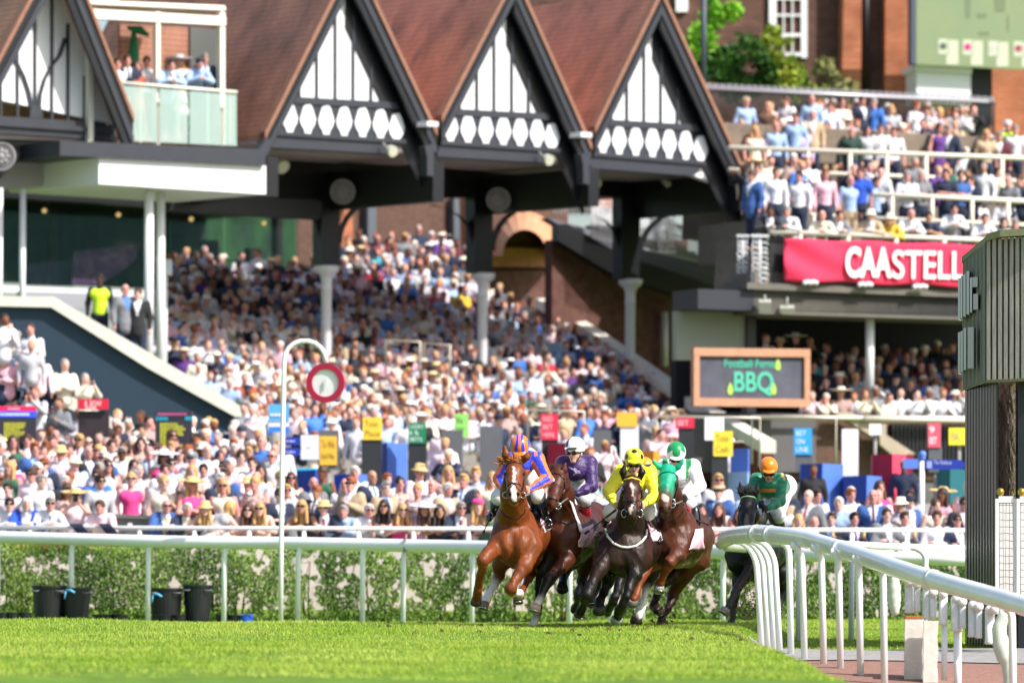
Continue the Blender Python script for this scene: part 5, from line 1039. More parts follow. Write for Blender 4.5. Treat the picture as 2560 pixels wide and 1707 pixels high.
nb = empty('notice', P(628, 1130, 107.3), 'navy notice board with pale lettering on the dark blue side wall', 'sign'); rect(MB(), 592, 1074, 660, 1142, 107.7, .1).build('panel', mat('notice_navy', '#14204a', rough=.5), nb); scrib(nb, 598, 1080, 652, 1108, 107.68, 2, mat('notice_txt', '#8a9cc8')); scrib(nb, 600, 1114, 648, 1134, 107.68, 2, mat('notice_txt', '#8a9cc8'))
wb = empty('wheelie_bin', P(330, 1370, 89.2), 'large grey wheeled bin with its lid shut, among the people at the rail', 'bin'); MB().hexa([P(284, 1292, 88.6), P(372, 1296, 88.6), P(372, 1296, 89.5), P(284, 1292, 89.5)][::1], [P(290, 1400, 88.7), P(366, 1400, 88.7), P(366, 1400, 89.4), P(290, 1400, 89.4)]).build('body', mat('bin_grey', '#6f7270', rough=.6, nz=.08), wb); MB().hexa([P(278, 1284, 88.5), P(380, 1288, 88.5), P(380, 1288, 89.6), P(278, 1284, 89.6)], [P(280, 1293, 88.52), P(376, 1297, 88.52), P(376, 1297, 89.55), P(280, 1293, 89.55)]).build('lid', mat('bin_lid', '#7d807c', rough=.6), wb)
MB().box(P(325, 1312, 88.55), (.08, .01, .07)).build('label_plate', m_wpaint, wb)
# ================= people =================
V = Vector
def headprims(c, f=(0, -1)):
    """skull, jaw, nose, ears around head centre c (facing -Y)"""
    x, y, z = c; o = lambda a, b_, d: (x+a, y+b_, z+d)
    return [ell(o(0, .012, .02), (.076, .096, .1), None, 'skin', .02), cap(o(0, -.025, -.045), .062, o(0, -.045, -.085), .04, 'skin', .03), ell(o(0, -.085, -.012), (.014, .026, .024), None, 'skin', .012),
            ell(o(-.078, .008, -.01), (.014, .022, .03), None, 'skin', .008), ell(o(.078, .008, -.01), (.014, .022, .03), None, 'skin', .008),
            ell(o(0, -.082, -.056), (.024, .012, .007), None, 'lip', .006), ell(o(-.032, -.082, .018), (.016, .012, .009), None, 'eye', .006), ell(o(.032, -.082, .018), (.016, .012, .009), None, 'eye', .006), ell(o(-.032, -.086, .036), (.02, .01, .006), None, 'brow', .006), ell(o(.032, -.086, .036), (.02, .01, .006), None, 'brow', .006)]
def handprims(w, d, r=.02, side=1, curl=.5):
    """palm, four fingers of unequal length and a thumb; w wrist, d pointing direction"""
    w = V(w); d = V(d).normalized(); a = d.cross(V((0, 0, 1))); a = a.normalized() if a.length > .1 else V((1, 0, 0)); b_ = a.cross(d)
    p = w+d*.055; out = [cap(w, .024, p, .03, 'skin', .012), cap(p-a*.016, .017, p+a*.016, .017, 'skin', .01)]
    for k, L_ in enumerate((.055, .068, .072, .06)):
        s = p+a*side*(-.028+.0185*k)+d*.012; m = s+d*L_*.55-b_*L_*.25*curl; e = m+d*L_*.35*(1-curl)-b_*L_*.6*curl
        out += [cap(s, .0095, m, .009, 'skin', .004), cap(m, .009, e, .0075, 'skin', .004)]
    t = w+d*.02-a*side*.03; out.append(cap(t, .012, t-a*side*.025+d*.035-b_*.01, .009, 'skin', .006)); return out
POSES = {
 'lean': dict(pel=(0, .3, .96), wst=(0, .2, 1.08), chs=(0, .04, 1.24), sh=(.175, -.02, 1.33), nk=(0, -.07, 1.4), hd=(0, -.15, 1.52), el=(.27, -.16, 1.13), wrl=(-.02, -.3, 1.2), wrr=(.04, -.33, 1.18), hdl=(.8, -.3, 0), hdr=(-.8, -.3, 0), ft=.28),
 'stand': dict(pel=(0, 0, .96), wst=(0, 0, 1.1), chs=(0, 0, 1.27), sh=(.18, 0, 1.42), nk=(0, -.01, 1.5), hd=(0, -.03, 1.63), el=(.255, .03, 1.14), wrl=(-.25, -.05, .9), wrr=(.25, -.05, .9), hdl=(0, -.2, -1), hdr=(0, -.2, -1), ft=0),
 'drink': dict(pel=(0, 0, .96), wst=(0, 0, 1.1), chs=(0, 0, 1.27), sh=(.18, 0, 1.42), nk=(0, -.01, 1.5), hd=(.01, -.03, 1.63), el=(.26, 0, 1.16), wrl=(-.24, -.06, .92), wrr=(.1, -.25, 1.3), hdl=(0, -.2, -1), hdr=(-.5, -.6, .6), ft=0),
 'phone': dict(pel=(0, 0, .96), wst=(0, 0, 1.1), chs=(0, 0, 1.27), sh=(.18, -.02, 1.43), nk=(0, -.02, 1.5), hd=(0, -.04, 1.62), el=(.25, -.2, 1.27), wrl=(-.06, -.36, 1.47), wrr=(.06, -.36, 1.47), hdl=(.1, -.2, 1), hdr=(-.1, -.2, 1), ft=0),
 'folded': dict(pel=(0, 0, .96), wst=(0, .01, 1.1), chs=(0, 0, 1.27), sh=(.18, 0, 1.42), nk=(0, -.01, 1.5), hd=(-.01, -.04, 1.63), el=(.25, -.06, 1.15), wrl=(.08, -.22, 1.17), wrr=(-.08, -.24, 1.2), hdl=(1, 0, 0), hdr=(-1, 0, 0), ft=0)}
def arms(P_, r1, r2, t, upto=1.0, k=None):
    out = []
    for sg, wr in ((-1, P_['wrl']), (1, P_['wrr'])):
        s = V((P_['sh'][0]*sg, P_['sh'][1], P_['sh'][2])); e = V((P_['el'][0]*sg, P_['el'][1], P_['el'][2]))
        out.append(cap(s, r1*1.25, e if upto >= .5 else s.lerp(e, upto*2), r1, t, k))
        if upto > .5: out.append(cap(e, r1, e.lerp(V(wr), min(1, (upto-.5)*2)), r2, t, k))
    return out
def bodyp(P_, hands=True, legs=True, fem=False):
    o = [cap(P_['pel'], .135, P_['wst'], .115, 'skin'), cap(P_['wst'], .115, P_['chs'], .135, 'skin'), cap((-P_['sh'][0]*.6, P_['chs'][1], P_['chs'][2]+.06), .1, (P_['sh'][0]*.6, P_['chs'][1], P_['chs'][2]+.06), .1, 'skin'), cap(P_['chs'], .09, P_['nk'], .055, 'skin'), cap(P_['nk'], .055, P_['hd'], .05, 'skin', .02)]
    o += arms(P_, .043, .028, 'skin')+headprims(P_['hd'])
    if hands: o += handprims(P_['wrl'], P_['hdl'], side=-1)+handprims(P_['wrr'], P_['hdr'])
    if legs:
        for sg in (-1, 1): o += [cap((.09*sg, P_['pel'][1], .9), .09, (.1*sg, P_['ft'], .5), .06, 'skin'), cap((.1*sg, P_['ft'], .5), .06, (.11*sg, P_['ft']+.02, .09), .04, 'skin'), cap((.11*sg, P_['ft']+.02, .05), .045, (.12*sg, P_['ft']-.13, .04), .035, 'skin')]
    return o
def topp(P_, kind):
    g = .012 if kind != 'jacket' else .028; t = 'a'
    o = [cap(P_['pel'], .135+g, P_['wst'], .118+g, t), cap(P_['wst'], .118+g, P_['chs'], .14+g, t), cap((-P_['sh'][0]*.62, P_['chs'][1], P_['chs'][2]+.07), .1+g, (P_['sh'][0]*.62, P_['chs'][1], P_['chs'][2]+.07), .1+g, t)]
    if kind == 'dress':
        p = V(P_['pel']); o.append(cap(p, .16, p+V((0, -.02, -.42)), .22, t)); 
    else: o.append(cap(V(P_['nk'])-V((0, 0, .05)), .075, V(P_['nk'])+V((0, .01, .0)), .062, 'c', .02))
    if kind != 'dress': o += arms(P_, .05+g*.6, .036+g*.5, t, {'tee': .42, 'shirt': .97, 'jacket': .95}[kind])
    if kind == 'jacket': p = V(P_['pel']); o.append(cap(p, .165, p-V((0, 0, .12)), .17, t))
    return o
def legp(P_):
    o = [cap((P_['pel'][0], P_['pel'][1], P_['pel'][2]-.02), .148, (0, P_['pel'][1], .86), .145, 'a')]
    for sg in (-1, 1): o += [cap((.09*sg, P_['pel'][1], .88), .105, (.1*sg, P_['ft'], .5), .08, 'a'), cap((.1*sg, P_['ft'], .5), .08, (.11*sg, P_['ft']+.02, .1), .07, 'a')]
    return o
SK = {'skin': (1, 1, 1), 'lip': (.72, .42, .42), 'eye': (.25, .2, .2), 'brow': (.42, .34, .3)}
def veef(P_, kind):
    a = V(P_['wst']); b_ = V(P_['nk']); ax = np.array((b_-a)); L2 = ax.dot(ax); a = np.array(a)
    def f(vs, tags, out, near, pos):
        q = vs-a; t = q@ax/L2; cy = (a+np.clip(t, 0, 1.2)[:, None]*ax)[:, 1]; fr = (vs[:, 1] < cy-.05); o = np.zeros_like(out); o[:, 0] = 1
        if kind == 'jacket':
            w_ = np.clip((t-.12)/.85, 0, 1)*.085+.004; m = fr & (np.abs(vs[:, 0]) < w_) & (t > .12); o[m] = (0, 1, 0); o[tags == 'c'] = (0, 1, 0)
            m2 = fr & (np.abs(vs[:, 0]) < .02) & (t > .2) & (t < .98); o[m2] = (0, 0, 1)
        elif kind == 'shirt': m2 = fr & (np.abs(vs[:, 0]) < .012) & (t > .0) & (t < .98); o[m2] = (0, 0, 1)
        return o
    return f
def slotmesh(me): me.materials.clear(); me.materials.append(None); return me
HB = .017; BODY = {}; TOP = {}; LEG = {}
for nm, P_ in POSES.items():
    BODY[nm] = slotmesh(sdf_mesh('body', bodyp(P_), HB, .035, [], SK, .004)); LEG[nm] = slotmesh(sdf_mesh('legs', legp(P_), .03, .04, [], None)) if nm in ('lean', 'stand') else None
    for kd in ('shirt', 'tee', 'jacket', 'dress'): TOP[nm, kd] = slotmesh(sdf_mesh(kd, topp(P_, kd), .02, .04, [], ({'a': (1, 0, 0), 'c': (1, 0, 0)}, veef(P_, kd)), .01))
VEST = slotmesh(sdf_mesh('hi_vis_vest', [cap(p[1], p[2]+.012, p[3], p[4]+.012, 'a') for p in topp(POSES['stand'], 'tee')[:3]], .02, .04, [], None))
for nm in ('drink', 'phone', 'folded'): LEG[nm] = LEG['stand']
def hp(kind):      # hair around the head centre
    face = ell((0, -.12, -.03), (.072, .085, .1), None, 'a', .012, True)
    c = [ell((0, .018, .03), (.088, .106, .103), None, 'a', .02)]
    if kind == 'short': c += [ell((0, -.05, .085), (.06, .05, .03), None, 'a', .02), face, ell((0, .02, -.13), (.13, .13, .09), None, 'a', .01, True)]
    if kind == 'quiff': c += [ell((0, -.06, .1), (.055, .045, .038), None, 'a', .02), ell((.03, -.03, .11), (.05, .05, .03), None, 'a', .02), face, ell((0, .02, -.12), (.13, .13, .09), None, 'a', .01, True)]
    if kind == 'fringe': c = [ell((0, .03, -.005), (.087, .1, .065), None, 'a', .02), ell((0, -.02, .1), (.07, .1, .07), None, 'a', .01, True), ell((0, -.13, -.0), (.085, .11, .14), None, 'a', .01, True)]
    if kind == 'bob': c += [cap((-.07, .02, .0), .04, (-.085, 0, -.1), .035, 'a'), cap((.07, .02, .0), .04, (.085, 0, -.1), .035, 'a'), cap((0, .07, 0), .06, (0, .06, -.1), .06, 'a'), face]
    if kind == 'long': c += [cap((-.07, .02, .0), .038, (-.1, -.02, -.24), .035, 'a'), cap((.07, .02, .0), .038, (.1, -.03, -.26), .03, 'a'), cap((0, .07, 0), .065, (0, .08, -.26), .06, 'a'), face]
    if kind == 'bun': c += [ell((0, .09, .1), (.045, .045, .045), None, 'a', .02), face, ell((0, .02, -.13), (.13, .13, .09), None, 'a', .01, True)]
    return slotmesh(sdf_mesh('hair', c, .013, .03, [], None))
HAIR = {k: hp(k) for k in ('short', 'quiff', 'fringe', 'bob', 'long', 'bun')}
def lathe_mesh(name, prof, n=20, sx=1, sy=1):
    mb = MB(); vs = [(r*sx*math.cos(6.2832*k/n), r*sy*math.sin(6.2832*k/n), z) for r, z in prof for k in range(n)]
    fs = [(i*n+k, i*n+(k+1) % n, (i+1)*n+(k+1) % n, (i+1)*n+k) for i in range(len(prof)-1) for k in range(n)]; mb.add(vs, fs, True)
    me = bpy.data.meshes.new(name); me.from_pydata(mb.v, [], mb.f); me.polygons.foreach_set('use_smooth', mb.s); me.materials.append(None); return me
HAT = {'boater': lathe_mesh('hat', [(.0, .135), (.09, .135), (.098, .13), (.1, .06), (.17, .052), (.172, .044), (.095, .042)], 20, .95, 1.05), 'fedora': lathe_mesh('hat', [(.0, .125), (.05, .15), (.085, .14), (.1, .06), (.155, .038), (.158, .032), (.095, .045)], 20, .92, 1.08),
 'wide': lathe_mesh('hat', [(.0, .14), (.07, .135), (.095, .1), (.1, .06), (.2, .05), (.27, .075), (.27, .068), (.1, .045)]), 'cap': lathe_mesh('hat', [(.0, .135), (.06, .125), (.095, .085), (.1, .045), (.1, .03)]), 'flat': lathe_mesh('hat', [(.0, .12), (.08, .115), (.115, .085), (.12, .065), (.095, .05)], 20, .92, 1.15), 'fascinator': lathe_mesh('hat', [(.0, .16), (.06, .155), (.1, .12), (.11, .09), (.04, .085)], 14)}
def shades_mesh():
    mb = MB()
    for s in (-1, 1): mb.ball((s*.034, -.094, .016), (.03, .012, .022), 10, 6); mb.tube([(s*.062, -.088, .02), (s*.084, -.03, .02), (s*.084, .02, .012)], .005, 5)
    mb.tube([(-.01, -.1, .022), (.01, -.1, .022)], .005, 5); me = bpy.data.meshes.new('sunglasses'); me.from_pydata(mb.v, [], mb.f); me.materials.append(mat('shade_black', '#0c0d10', rough=.12)); return me
SHADES = shades_mesh()
def cupm():
    mb = MB(); mb.tube([(0, 0, 0), (0, 0, .13)], [.028, .038], 10); me = bpy.data.meshes.new('drink_cup'); me.from_pydata(mb.v, [], mb.f); return me
CUP = cupm(); CUP.materials.append(mat('beer', '#d8c08a', rough=.2))
mb = MB(); mb.box((0, 0, 0), (.075, .012, .15)); PHM = bpy.data.meshes.new('phone'); PHM.from_pydata(mb.v, [], mb.f); PHM.materials.append(mat('phone_black', '#15161a', rough=.3))
SKC = {'fair': '#d6aa9c', 'rosy': '#cb9186', 'tan': '#b3866c', 'brown': '#7a4a35', 'dark': '#4a2f25'}
HRC = {'dark': '#2a1e19', 'brown': '#4b3226', 'grey': '#8f8a86', 'white': '#cfc9c2', 'blonde': '#b8935c', 'ginger': '#8f4a26'}
CLC = {'white': '#d9d9e0', 'pale blue': '#9db8dc', 'blue': '#3f78cc', 'royal blue': '#1c4fc4', 'navy': '#1b2742', 'black': '#17181d', 'grey': '#76797f', 'pale grey': '#b3b4ba', 'pink': '#e6b2c4', 'hot pink': '#e8418a', 'pale pink': '#ecd3da', 'cream': '#e2d8c2', 'beige': '#b9a183', 'brown': '#5f4433', 'purple': '#562a7c', 'lilac': '#cbb0dc', 'green': '#2f6b50', 'dark green': '#27443c', 'red': '#b3283a', 'burgundy': '#5c1f2c', 'yellow': '#e2bd3e', 'pale yellow': '#e5df86', 'orange': '#e27a2a', 'floral': '#a78c86', 'dark floral': '#3a2c35', 'mid blue': '#345b9c', 'hi-vis yellow': '#c8ee2a', 'terracotta': '#a8563c', 'turquoise': '#3aa6b8'}
def skm(t):
    m = mat('skin_'+t, SKC[t], rough=.55, attr='Col'); 
    if 'tint' not in m:
        m['tint'] = 1; nt = m.node_tree; b = nt.nodes['Principled BSDF']; a = [n for n in nt.nodes if n.type == 'ATTRIBUTE'][0]; mx = nt.nodes.new('ShaderNodeMix'); mx.data_type = 'RGBA'; mx.blend_type = 'MULTIPLY'; mx.inputs[0].default_value = 1; mx.inputs[6].default_value = C(SKC[t]); nt.links.new(a.outputs['Color'], mx.inputs[7]); nt.links.new(mx.outputs[2], b.inputs[0]); b.inputs['Subsurface Weight'].default_value = .0
    return m
CMC = {}
def clm(a, b_='white', c='navy'):
    if (a, b_, c) in CMC: return CMC[a, b_, c]
    m = bpy.data.materials.new('cloth_'+a.replace(' ', '_')); m.use_nodes = True; nt = m.node_tree; bs = nt.nodes['Principled BSDF']; bs.inputs['Roughness'].default_value = .85; bs.inputs['Sheen Weight'].default_value = .2
    at = nt.nodes.new('ShaderNodeAttribute'); at.attribute_name = 'Col'; sp = nt.nodes.new('ShaderNodeSeparateColor'); nt.links.new(at.outputs['Color'], sp.inputs[0])
    nz = nt.nodes.new('ShaderNodeTexNoise'); fl = 'floral' in a; nz.inputs['Scale'].default_value = 22 if fl else 7; tc = nt.nodes.new('ShaderNodeTexCoord'); nt.links.new(tc.outputs['Object'], nz.inputs[0])
    mr = nt.nodes.new('ShaderNodeMapRange'); mr.inputs[1].default_value = .35; mr.inputs[2].default_value = .65; mr.inputs[3].default_value = .45 if fl else .86; mr.inputs[4].default_value = 1.9 if fl else 1.1; nt.links.new(nz.outputs[0], mr.inputs[0])
    m0 = nt.nodes.new('ShaderNodeMix'); m0.data_type = 'RGBA'; m0.blend_type = 'MULTIPLY'; m0.inputs[0].default_value = 1; m0.inputs[6].default_value = C(CLC[a]); nt.links.new(mr.outputs[0], m0.inputs[7])
    m1 = nt.nodes.new('ShaderNodeMix'); m1.data_type = 'RGBA'; nt.links.new(sp.outputs[1], m1.inputs[0]); nt.links.new(m0.outputs[2], m1.inputs[6]); m1.inputs[7].default_value = C(CLC[b_])
    m2 = nt.nodes.new('ShaderNodeMix'); m2.data_type = 'RGBA'; nt.links.new(sp.outputs[2], m2.inputs[0]); nt.links.new(m1.outputs[2], m2.inputs[6]); m2.inputs[7].default_value = C(CLC[c]); nt.links.new(m2.outputs[2], bs.inputs[0])
    bp = nt.nodes.new('ShaderNodeBump'); bp.inputs['Distance'].default_value = .03; bp.inputs['Strength'].default_value = .5; nt.links.new(nz.outputs[0], bp.inputs['Height']); nt.links.new(bp.outputs[0], bs.inputs['Normal'])
    CMC[a, b_, c] = m; return m
def inst(name, me, m, parent, loc=(0, 0, 0), rot=(0, 0, 0)):
    o = bpy.data.objects.new(name, me); link(o); o.parent = parent; o.location = loc; o.rotation_euler = rot
    if m is not None: o.material_slots[0].link = 'OBJECT'; o.material_slots[0].material = m
    return o
LABELS = set(); NIND = 0
def person(loc, rz=0, pose='stand', top='shirt', col='white', inner='white', tie=None, hair='short', hc='brown', skin='fair', hat=None, hatc='cream', shades=False, scale=1.0, legc='navy', group=None, where='', held=None, vest=None, word=''):
    global NIND; NIND += 1
    o = bpy.data.objects.new('person', BODY[pose]); link(o); o.location = loc; o.rotation_euler = (0, 0, rz); o.scale = (scale,)*3
    o.material_slots[0].link = 'OBJECT'; o.material_slots[0].material = skm(skin); P_ = POSES[pose]
    nm = {'shirt': 'shirt', 'tee': 'short_sleeved_shirt', 'jacket': 'suit_jacket', 'dress': 'dress'}[top]
    inst(nm, TOP[pose, top], clm(col, inner, tie or (col if top != 'jacket' else inner)), o)
    if vest: inst('hi_vis_vest', VEST, mat('hi_vis', '#c8ee2a', rough=.6, emit=0), o)
    if top != 'dress': inst('trousers', LEG[pose], clm(legc), o)
    if hair != 'bald': inst('hair', HAIR[hair], mat('hair_'+hc, HRC[hc], rough=.6, nz=.25, ns=30), o, P_['hd'])
    if hat: inst('hat', HAT[hat], clmh(hatc), o, V(P_['hd'])+V((0, .01, .0)), (.12, 0, 0))
    if shades: inst('sunglasses', SHADES, None, o, P_['hd'])
    lab = 'person in '+{'shirt': col+' shirt', 'tee': col+' top', 'jacket': col+' jacket', 'dress': col+' dress'}[top]
    if vest: lab = 'person in '+vest
    ds = (hatc+' hat') if hat else ('bald head' if hair in ('bald', 'fringe') else {'long': 'long ', 'bob': 'bobbed ', 'bun': 'tied ', 'short': 'short ', 'quiff': 'swept '}[hair]+hc+' hair')
    sg_ = ' and sunglasses' if shades else ''; pw = {'lean': 'leaning forward', 'stand': 'upright', 'drink': 'hand raised to chest', 'phone': 'both hands raised', 'folded': 'arms folded'}[pose]
    tw = 'facing left' if rz < -.15 else 'facing right' if rz > .15 else 'facing the track'; under = legc+' trousers' if top != 'dress' else 'long hem'
    cands = [f'{lab}, {ds}{sg_}, {where}', f'{lab}, {ds}, {pw}, {where}', f'{lab}, {pw}, {tw}, {where}', f'{lab}, {ds}, {tw}, {where}', f'{lab} and {under}, {where}', f'{lab}, {skin} skin, {ds}, {where}', f'{lab}, {tw}, {where}', f'{lab}, {where}', f'{lab}, {pw}, {where}']
    l = next((q for q in cands if q not in LABELS and len(q.split()) <= 16), None) or cands[7]
    LABELS.add(l); tag(o, l, 'person', group); return o
def clmh(c):
    return mat('hat_'+c, CLC.get(c, '#d9c79a') if c != 'straw' else '#cdb27c', rough=.9, nz=.1, ns=20)
def held(name, me, par_o, pos, lab):
    o = bpy.data.objects.new(name, me); link(o); w_ = Matrix.Translation(par_o.location) @ Matrix.Rotation(par_o.rotation_euler.z, 4, 'Z') @ Matrix.Scale(par_o.scale[0], 4) @ V(pos); o.location = w_; tag(o, lab, 'cup' if me is CUP else 'phone'); return o
LMK = [(40, 'below the wide odds screen'), (125, 'right of the wide odds screen'), (200, 'below the red name sign'), (262, 'at the right foot of the brown screen'), (330, 'by the grey wheeled bin'), (400, 'below the pink-headed screen'), (465, 'right of the pink-headed screen'), (530, 'left of the navy notice board'), (600, 'below the navy notice board'), (660, 'left of the winning post'), (725, 'right of the winning post'), (785, 'below the dark blue cover'), (850, 'below the low yellow card'), (915, 'below the standing yellow card'), (985, 'below the light blue cover'), (1045, 'below the dark green card'), (1110, 'below the pale green card'), (1175, 'beside the chestnut horse'), (1250, 'behind the chestnut horse'), (1330, 'behind the leading jockey'), (1400, 'behind the purple jockey'), (1500, 'between purple and yellow jockeys'), (1600, 'behind the yellow jockey'), (1700, 'behind the green hooded horse'), (1770, 'right of the hooded horse'), (1840, 'left of the black horse'), (1930, 'behind the orange capped jockey'), (2000, 'below the sky blue card'), (2070, 'below the tall blue cover'), (2130, 'below the white flag banner'), (2200, 'left under the crimson cover'), (2260, 'right under the crimson cover'), (2330, 'right of the blue finger post'), (2390, 'beside the black louvres')]
def lm(px): return min(LMK, key=lambda a: abs(a[0]-px))[1]
G = 'spectators packed along the white rail'
front = [(22, 'shirt', 'white', 'short', 'dark', None, '', True, 'fair', None), (62, 'jacket', 'royal blue', 'bob', 'white', None, '', False, 'fair', None), (122, 'shirt', 'white', 'short', 'grey', None, '', True, 'rosy', 'black'), (255, 'shirt', 'pale pink', 'short', 'brown', None, '', False, 'rosy', 'pink'), (410, 'jacket', 'mid blue', 'bald', 'grey', None, '', True, 'rosy', 'yellow'), (463, 'jacket', 'navy', 'short', 'white', None, '', False, 'rosy', None), (512, 'dress', 'cream', 'long', 'blonde', 'fedora', 'straw', True, 'fair', None), (557, 'dress', 'pale grey', 'bob', 'blonde', None, '', False, 'fair', None), (617, 'dress', 'floral', 'long', 'brown', None, '', True, 'fair', None), (652, 'dress', 'cream', 'long', 'blonde', None, '', True, 'fair', None), (697, 'jacket', 'navy', 'short', 'brown', None, '', True, 'fair', None), (757, 'dress', 'dark floral', 'long', 'blonde', None, '', True, 'tan', None), (812, 'jacket', 'navy', 'short', 'brown', 'boater', 'straw', True, 'fair', 'red'), (862, 'shirt', 'pale blue', 'short', 'grey', None, '', False, 'rosy', None), (917, 'shirt', 'white', 'short', 'white', None, '', True, 'rosy', None), (962, 'dress', 'dark floral', 'long', 'dark', None, '', True, 'tan', None), (1000, 'dress', 'hot pink', 'long', 'blonde', None, '', True, 'fair', None), (1052, 'dress', 'lilac', 'long', 'brown', 'wide', 'white', False, 'tan', None), (1095, 'dress', 'black', 'long', 'dark', None, '', False, 'tan', None), (1145, 'jacket', 'navy', 'short', 'grey', None, '', True, 'rosy', 'purple'), (1186, 'dress', 'white', 'long', 'blonde', 'fascinator', 'hot pink', False, 'fair', None), (1222, 'dress', 'green', 'bob', 'ginger', None, '', False, 'rosy', None), (1290, 'shirt', 'pale pink', 'short', 'brown', None, '', False, 'rosy', None), (1352, 'dress', 'cream', 'long', 'brown', None, '', False, 'fair', None), (1430, 'shirt', 'white', 'short', 'grey', None, '', False, 'rosy', None), (1508, 'dress', 'pale pink', 'bob', 'brown', None, '', False, 'rosy', None), (1600, 'shirt', 'white', 'short', 'brown', None, '', False, 'fair', None), (1690, 'dress', 'pale pink', 'bob', 'blonde', None, '', False, 'fair', None), (1752, 'dress', 'cream', 'long', 'dark', None, '', False, 'rosy', None), (1800, 'dress', 'pale pink', 'long', 'brown', None, '', False, 'rosy', None), (1852, 'dress', 'cream', 'long', 'brown', None, '', False, 'rosy', None), (1930, 'jacket', 'navy', 'short', 'brown', None, '', False, 'fair', 'blue'), (1990, 'jacket', 'mid blue', 'bob', 'blonde', None, '', False, 'fair', None), (2032, 'jacket', 'navy', 'fringe', 'brown', None, '', False, 'rosy', 'pale blue'), (2078, 'jacket', 'black', 'quiff', 'brown', None, '', False, 'fair', 'blue'), (2132, 'jacket', 'navy', 'quiff', 'dark', None, '', False, 'rosy', 'purple'), (2216, 'jacket', 'grey', 'short', 'brown', None, '', False, 'fair', None), (2258, 'jacket', 'grey', 'quiff', 'brown', None, '', False, 'rosy', 'pale blue'), (2342, 'shirt', 'white', 'quiff', 'brown', None, '', False, 'rosy', None), (2392, 'jacket', 'navy', 'short', 'brown', None, '', True, 'rosy', None)]
R_ = random.Random(5)
def at_ground(px, Y, dz=0):
    c = P(px, 1391, Y); return (c.x, Y, float(gz(c.x, Y))+.03+dz)
for i, (px, top, col, hair, hc, hat, hatc, sh, sk, tie) in enumerate(front):
    st_ = px > 2050 or px == 697; Y = 88.45 if not st_ else 88.9; pose = 'lean' if not st_ else ('drink' if px in (2078, 2132, 2258) else 'folded')
    loc = at_ground(px, Y, -.1 if pose == 'lean' else -.17 if px > 2000 else -.05)
    o = person(loc, R_.uniform(-.25, .35) if px != 557 else 2.2, pose, top, col, 'cream' if px == 463 else 'white', tie, hair, hc, sk, hat, hatc or 'cream', sh, R_.uniform(.96, 1.02), 'navy', G, 'front row '+lm(px))
    if pose == 'drink': held('drink_cup', CUP, o, (.07, -.33, 1.33), 'plastic cup of beer held at chest height, front row '+lm(px))
o = person(at_ground(187, 88.7), .1, 'phone', 'dress', 'pale pink', 'white', None, 'bob', 'blonde', 'fair', 'wide', 'straw', True, .97, 'navy', G, 'front row filming with a phone'); held('phone', PHM, o, (0, -.42, 1.58), 'black mobile phone held up in the front row')
for x, lab in ((190, 'dark navy jacket hung over the white rail under the filming woman'), (262, 'navy jacket with gold trim hung over the white rail')):
    mb = MB(); a = P(x-14, 1308, 87.9); prev = None
    for k in range(7):
        t = k/6; L_ = P(x-18+t*26, 1308+t*30, 87.88-.03*math.sin(k)); R2 = P(x+12+t*22, 1308+t*26, 87.88); ring = [L_, R2, R2+V((0, .1, 0)), L_+V((0, .1, 0))]
        if prev: mb.hexa(ring, prev)
        prev = ring
    tag(mb.build('draped_jacket', mat('draped_navy', '#1a2238', rough=.85, nz=.2, ns=8)), lab, 'jacket')
TOPS = [('shirt', 'white'), ('shirt', 'white'), ('shirt', 'white'), ('shirt', 'pale blue'), ('tee', 'white'), ('jacket', 'navy'), ('jacket', 'navy'), ('jacket', 'grey'), ('jacket', 'black'), ('shirt', 'pale pink'), ('dress', 'cream'), ('dress', 'floral'), ('jacket', 'mid blue'), ('shirt', 'pale grey'), ('dress', 'pink'), ('tee', 'blue'), ('dress', 'hot pink'), ('jacket', 'beige'), ('dress', 'green')]
ROWN = ['', 'second row', 'third row', 'fourth row', 'fifth row', 'sixth row', 'seventh row', 'eighth row', 'ninth row', 'tenth row']
def rnd_person(loc, where, group, tops=TOPS, pose=None, rz=None, sc=None, **kw):
    top, col = R_.choice(tops); fem = top == 'dress'; hair = R_.choice(['long', 'bob', 'long', 'bun'] if fem else ['short', 'short', 'quiff', 'fringe', 'bald', 'short'])
    hat = None; hatc = 'cream'; r = R_.random()
    if r < .07: hat, hatc = ('wide', R_.choice(['white', 'straw', 'pink'])) if fem else ('fedora', R_.choice(['cream', 'straw']))
    elif r < .12: hat, hatc = ('fascinator', R_.choice(['white', 'hot pink', 'red'])) if fem else (R_.choice(['flat', 'cap']), R_.choice(['navy', 'grey', 'beige']))
    a = dict(inner=R_.choice(['white', 'white', 'pale blue']), tie=R_.choice([None, 'navy', 'red', 'pink', 'blue', 'burgundy']) if top == 'jacket' else None, hair=hair, hc=R_.choice(['brown', 'dark', 'grey', 'white', 'blonde', 'ginger'] if not fem else ['blonde', 'brown', 'dark', 'blonde']), skin=R_.choice(['fair', 'rosy', 'rosy', 'tan', 'fair', 'brown'] if R_.random() < .6 else ['fair', 'rosy']), hat=hat, hatc=hatc, shades=R_.random() < .35, legc=R_.choice(['navy', 'black', 'grey', 'beige']))
    a.update(kw)
    return person(loc, R_.uniform(-.6, .6) if rz is None else rz, pose or R_.choice(['stand', 'stand', 'folded', 'drink', 'stand']), top, col, scale=sc or R_.uniform(.95, 1.06), group=group, where=where, **a)
for r in range(1, 10):
    px = R_.uniform(-10, 30)
    while px < 2425:
        if not (280 < px < 372 and r < 2) and not (px > 690 and r > 3): rnd_person(at_ground(px, 88.6+.92*r+R_.uniform(-.15, .15)), ROWN[r]+' '+lm(px), G)
        px += R_.uniform(66, 86)
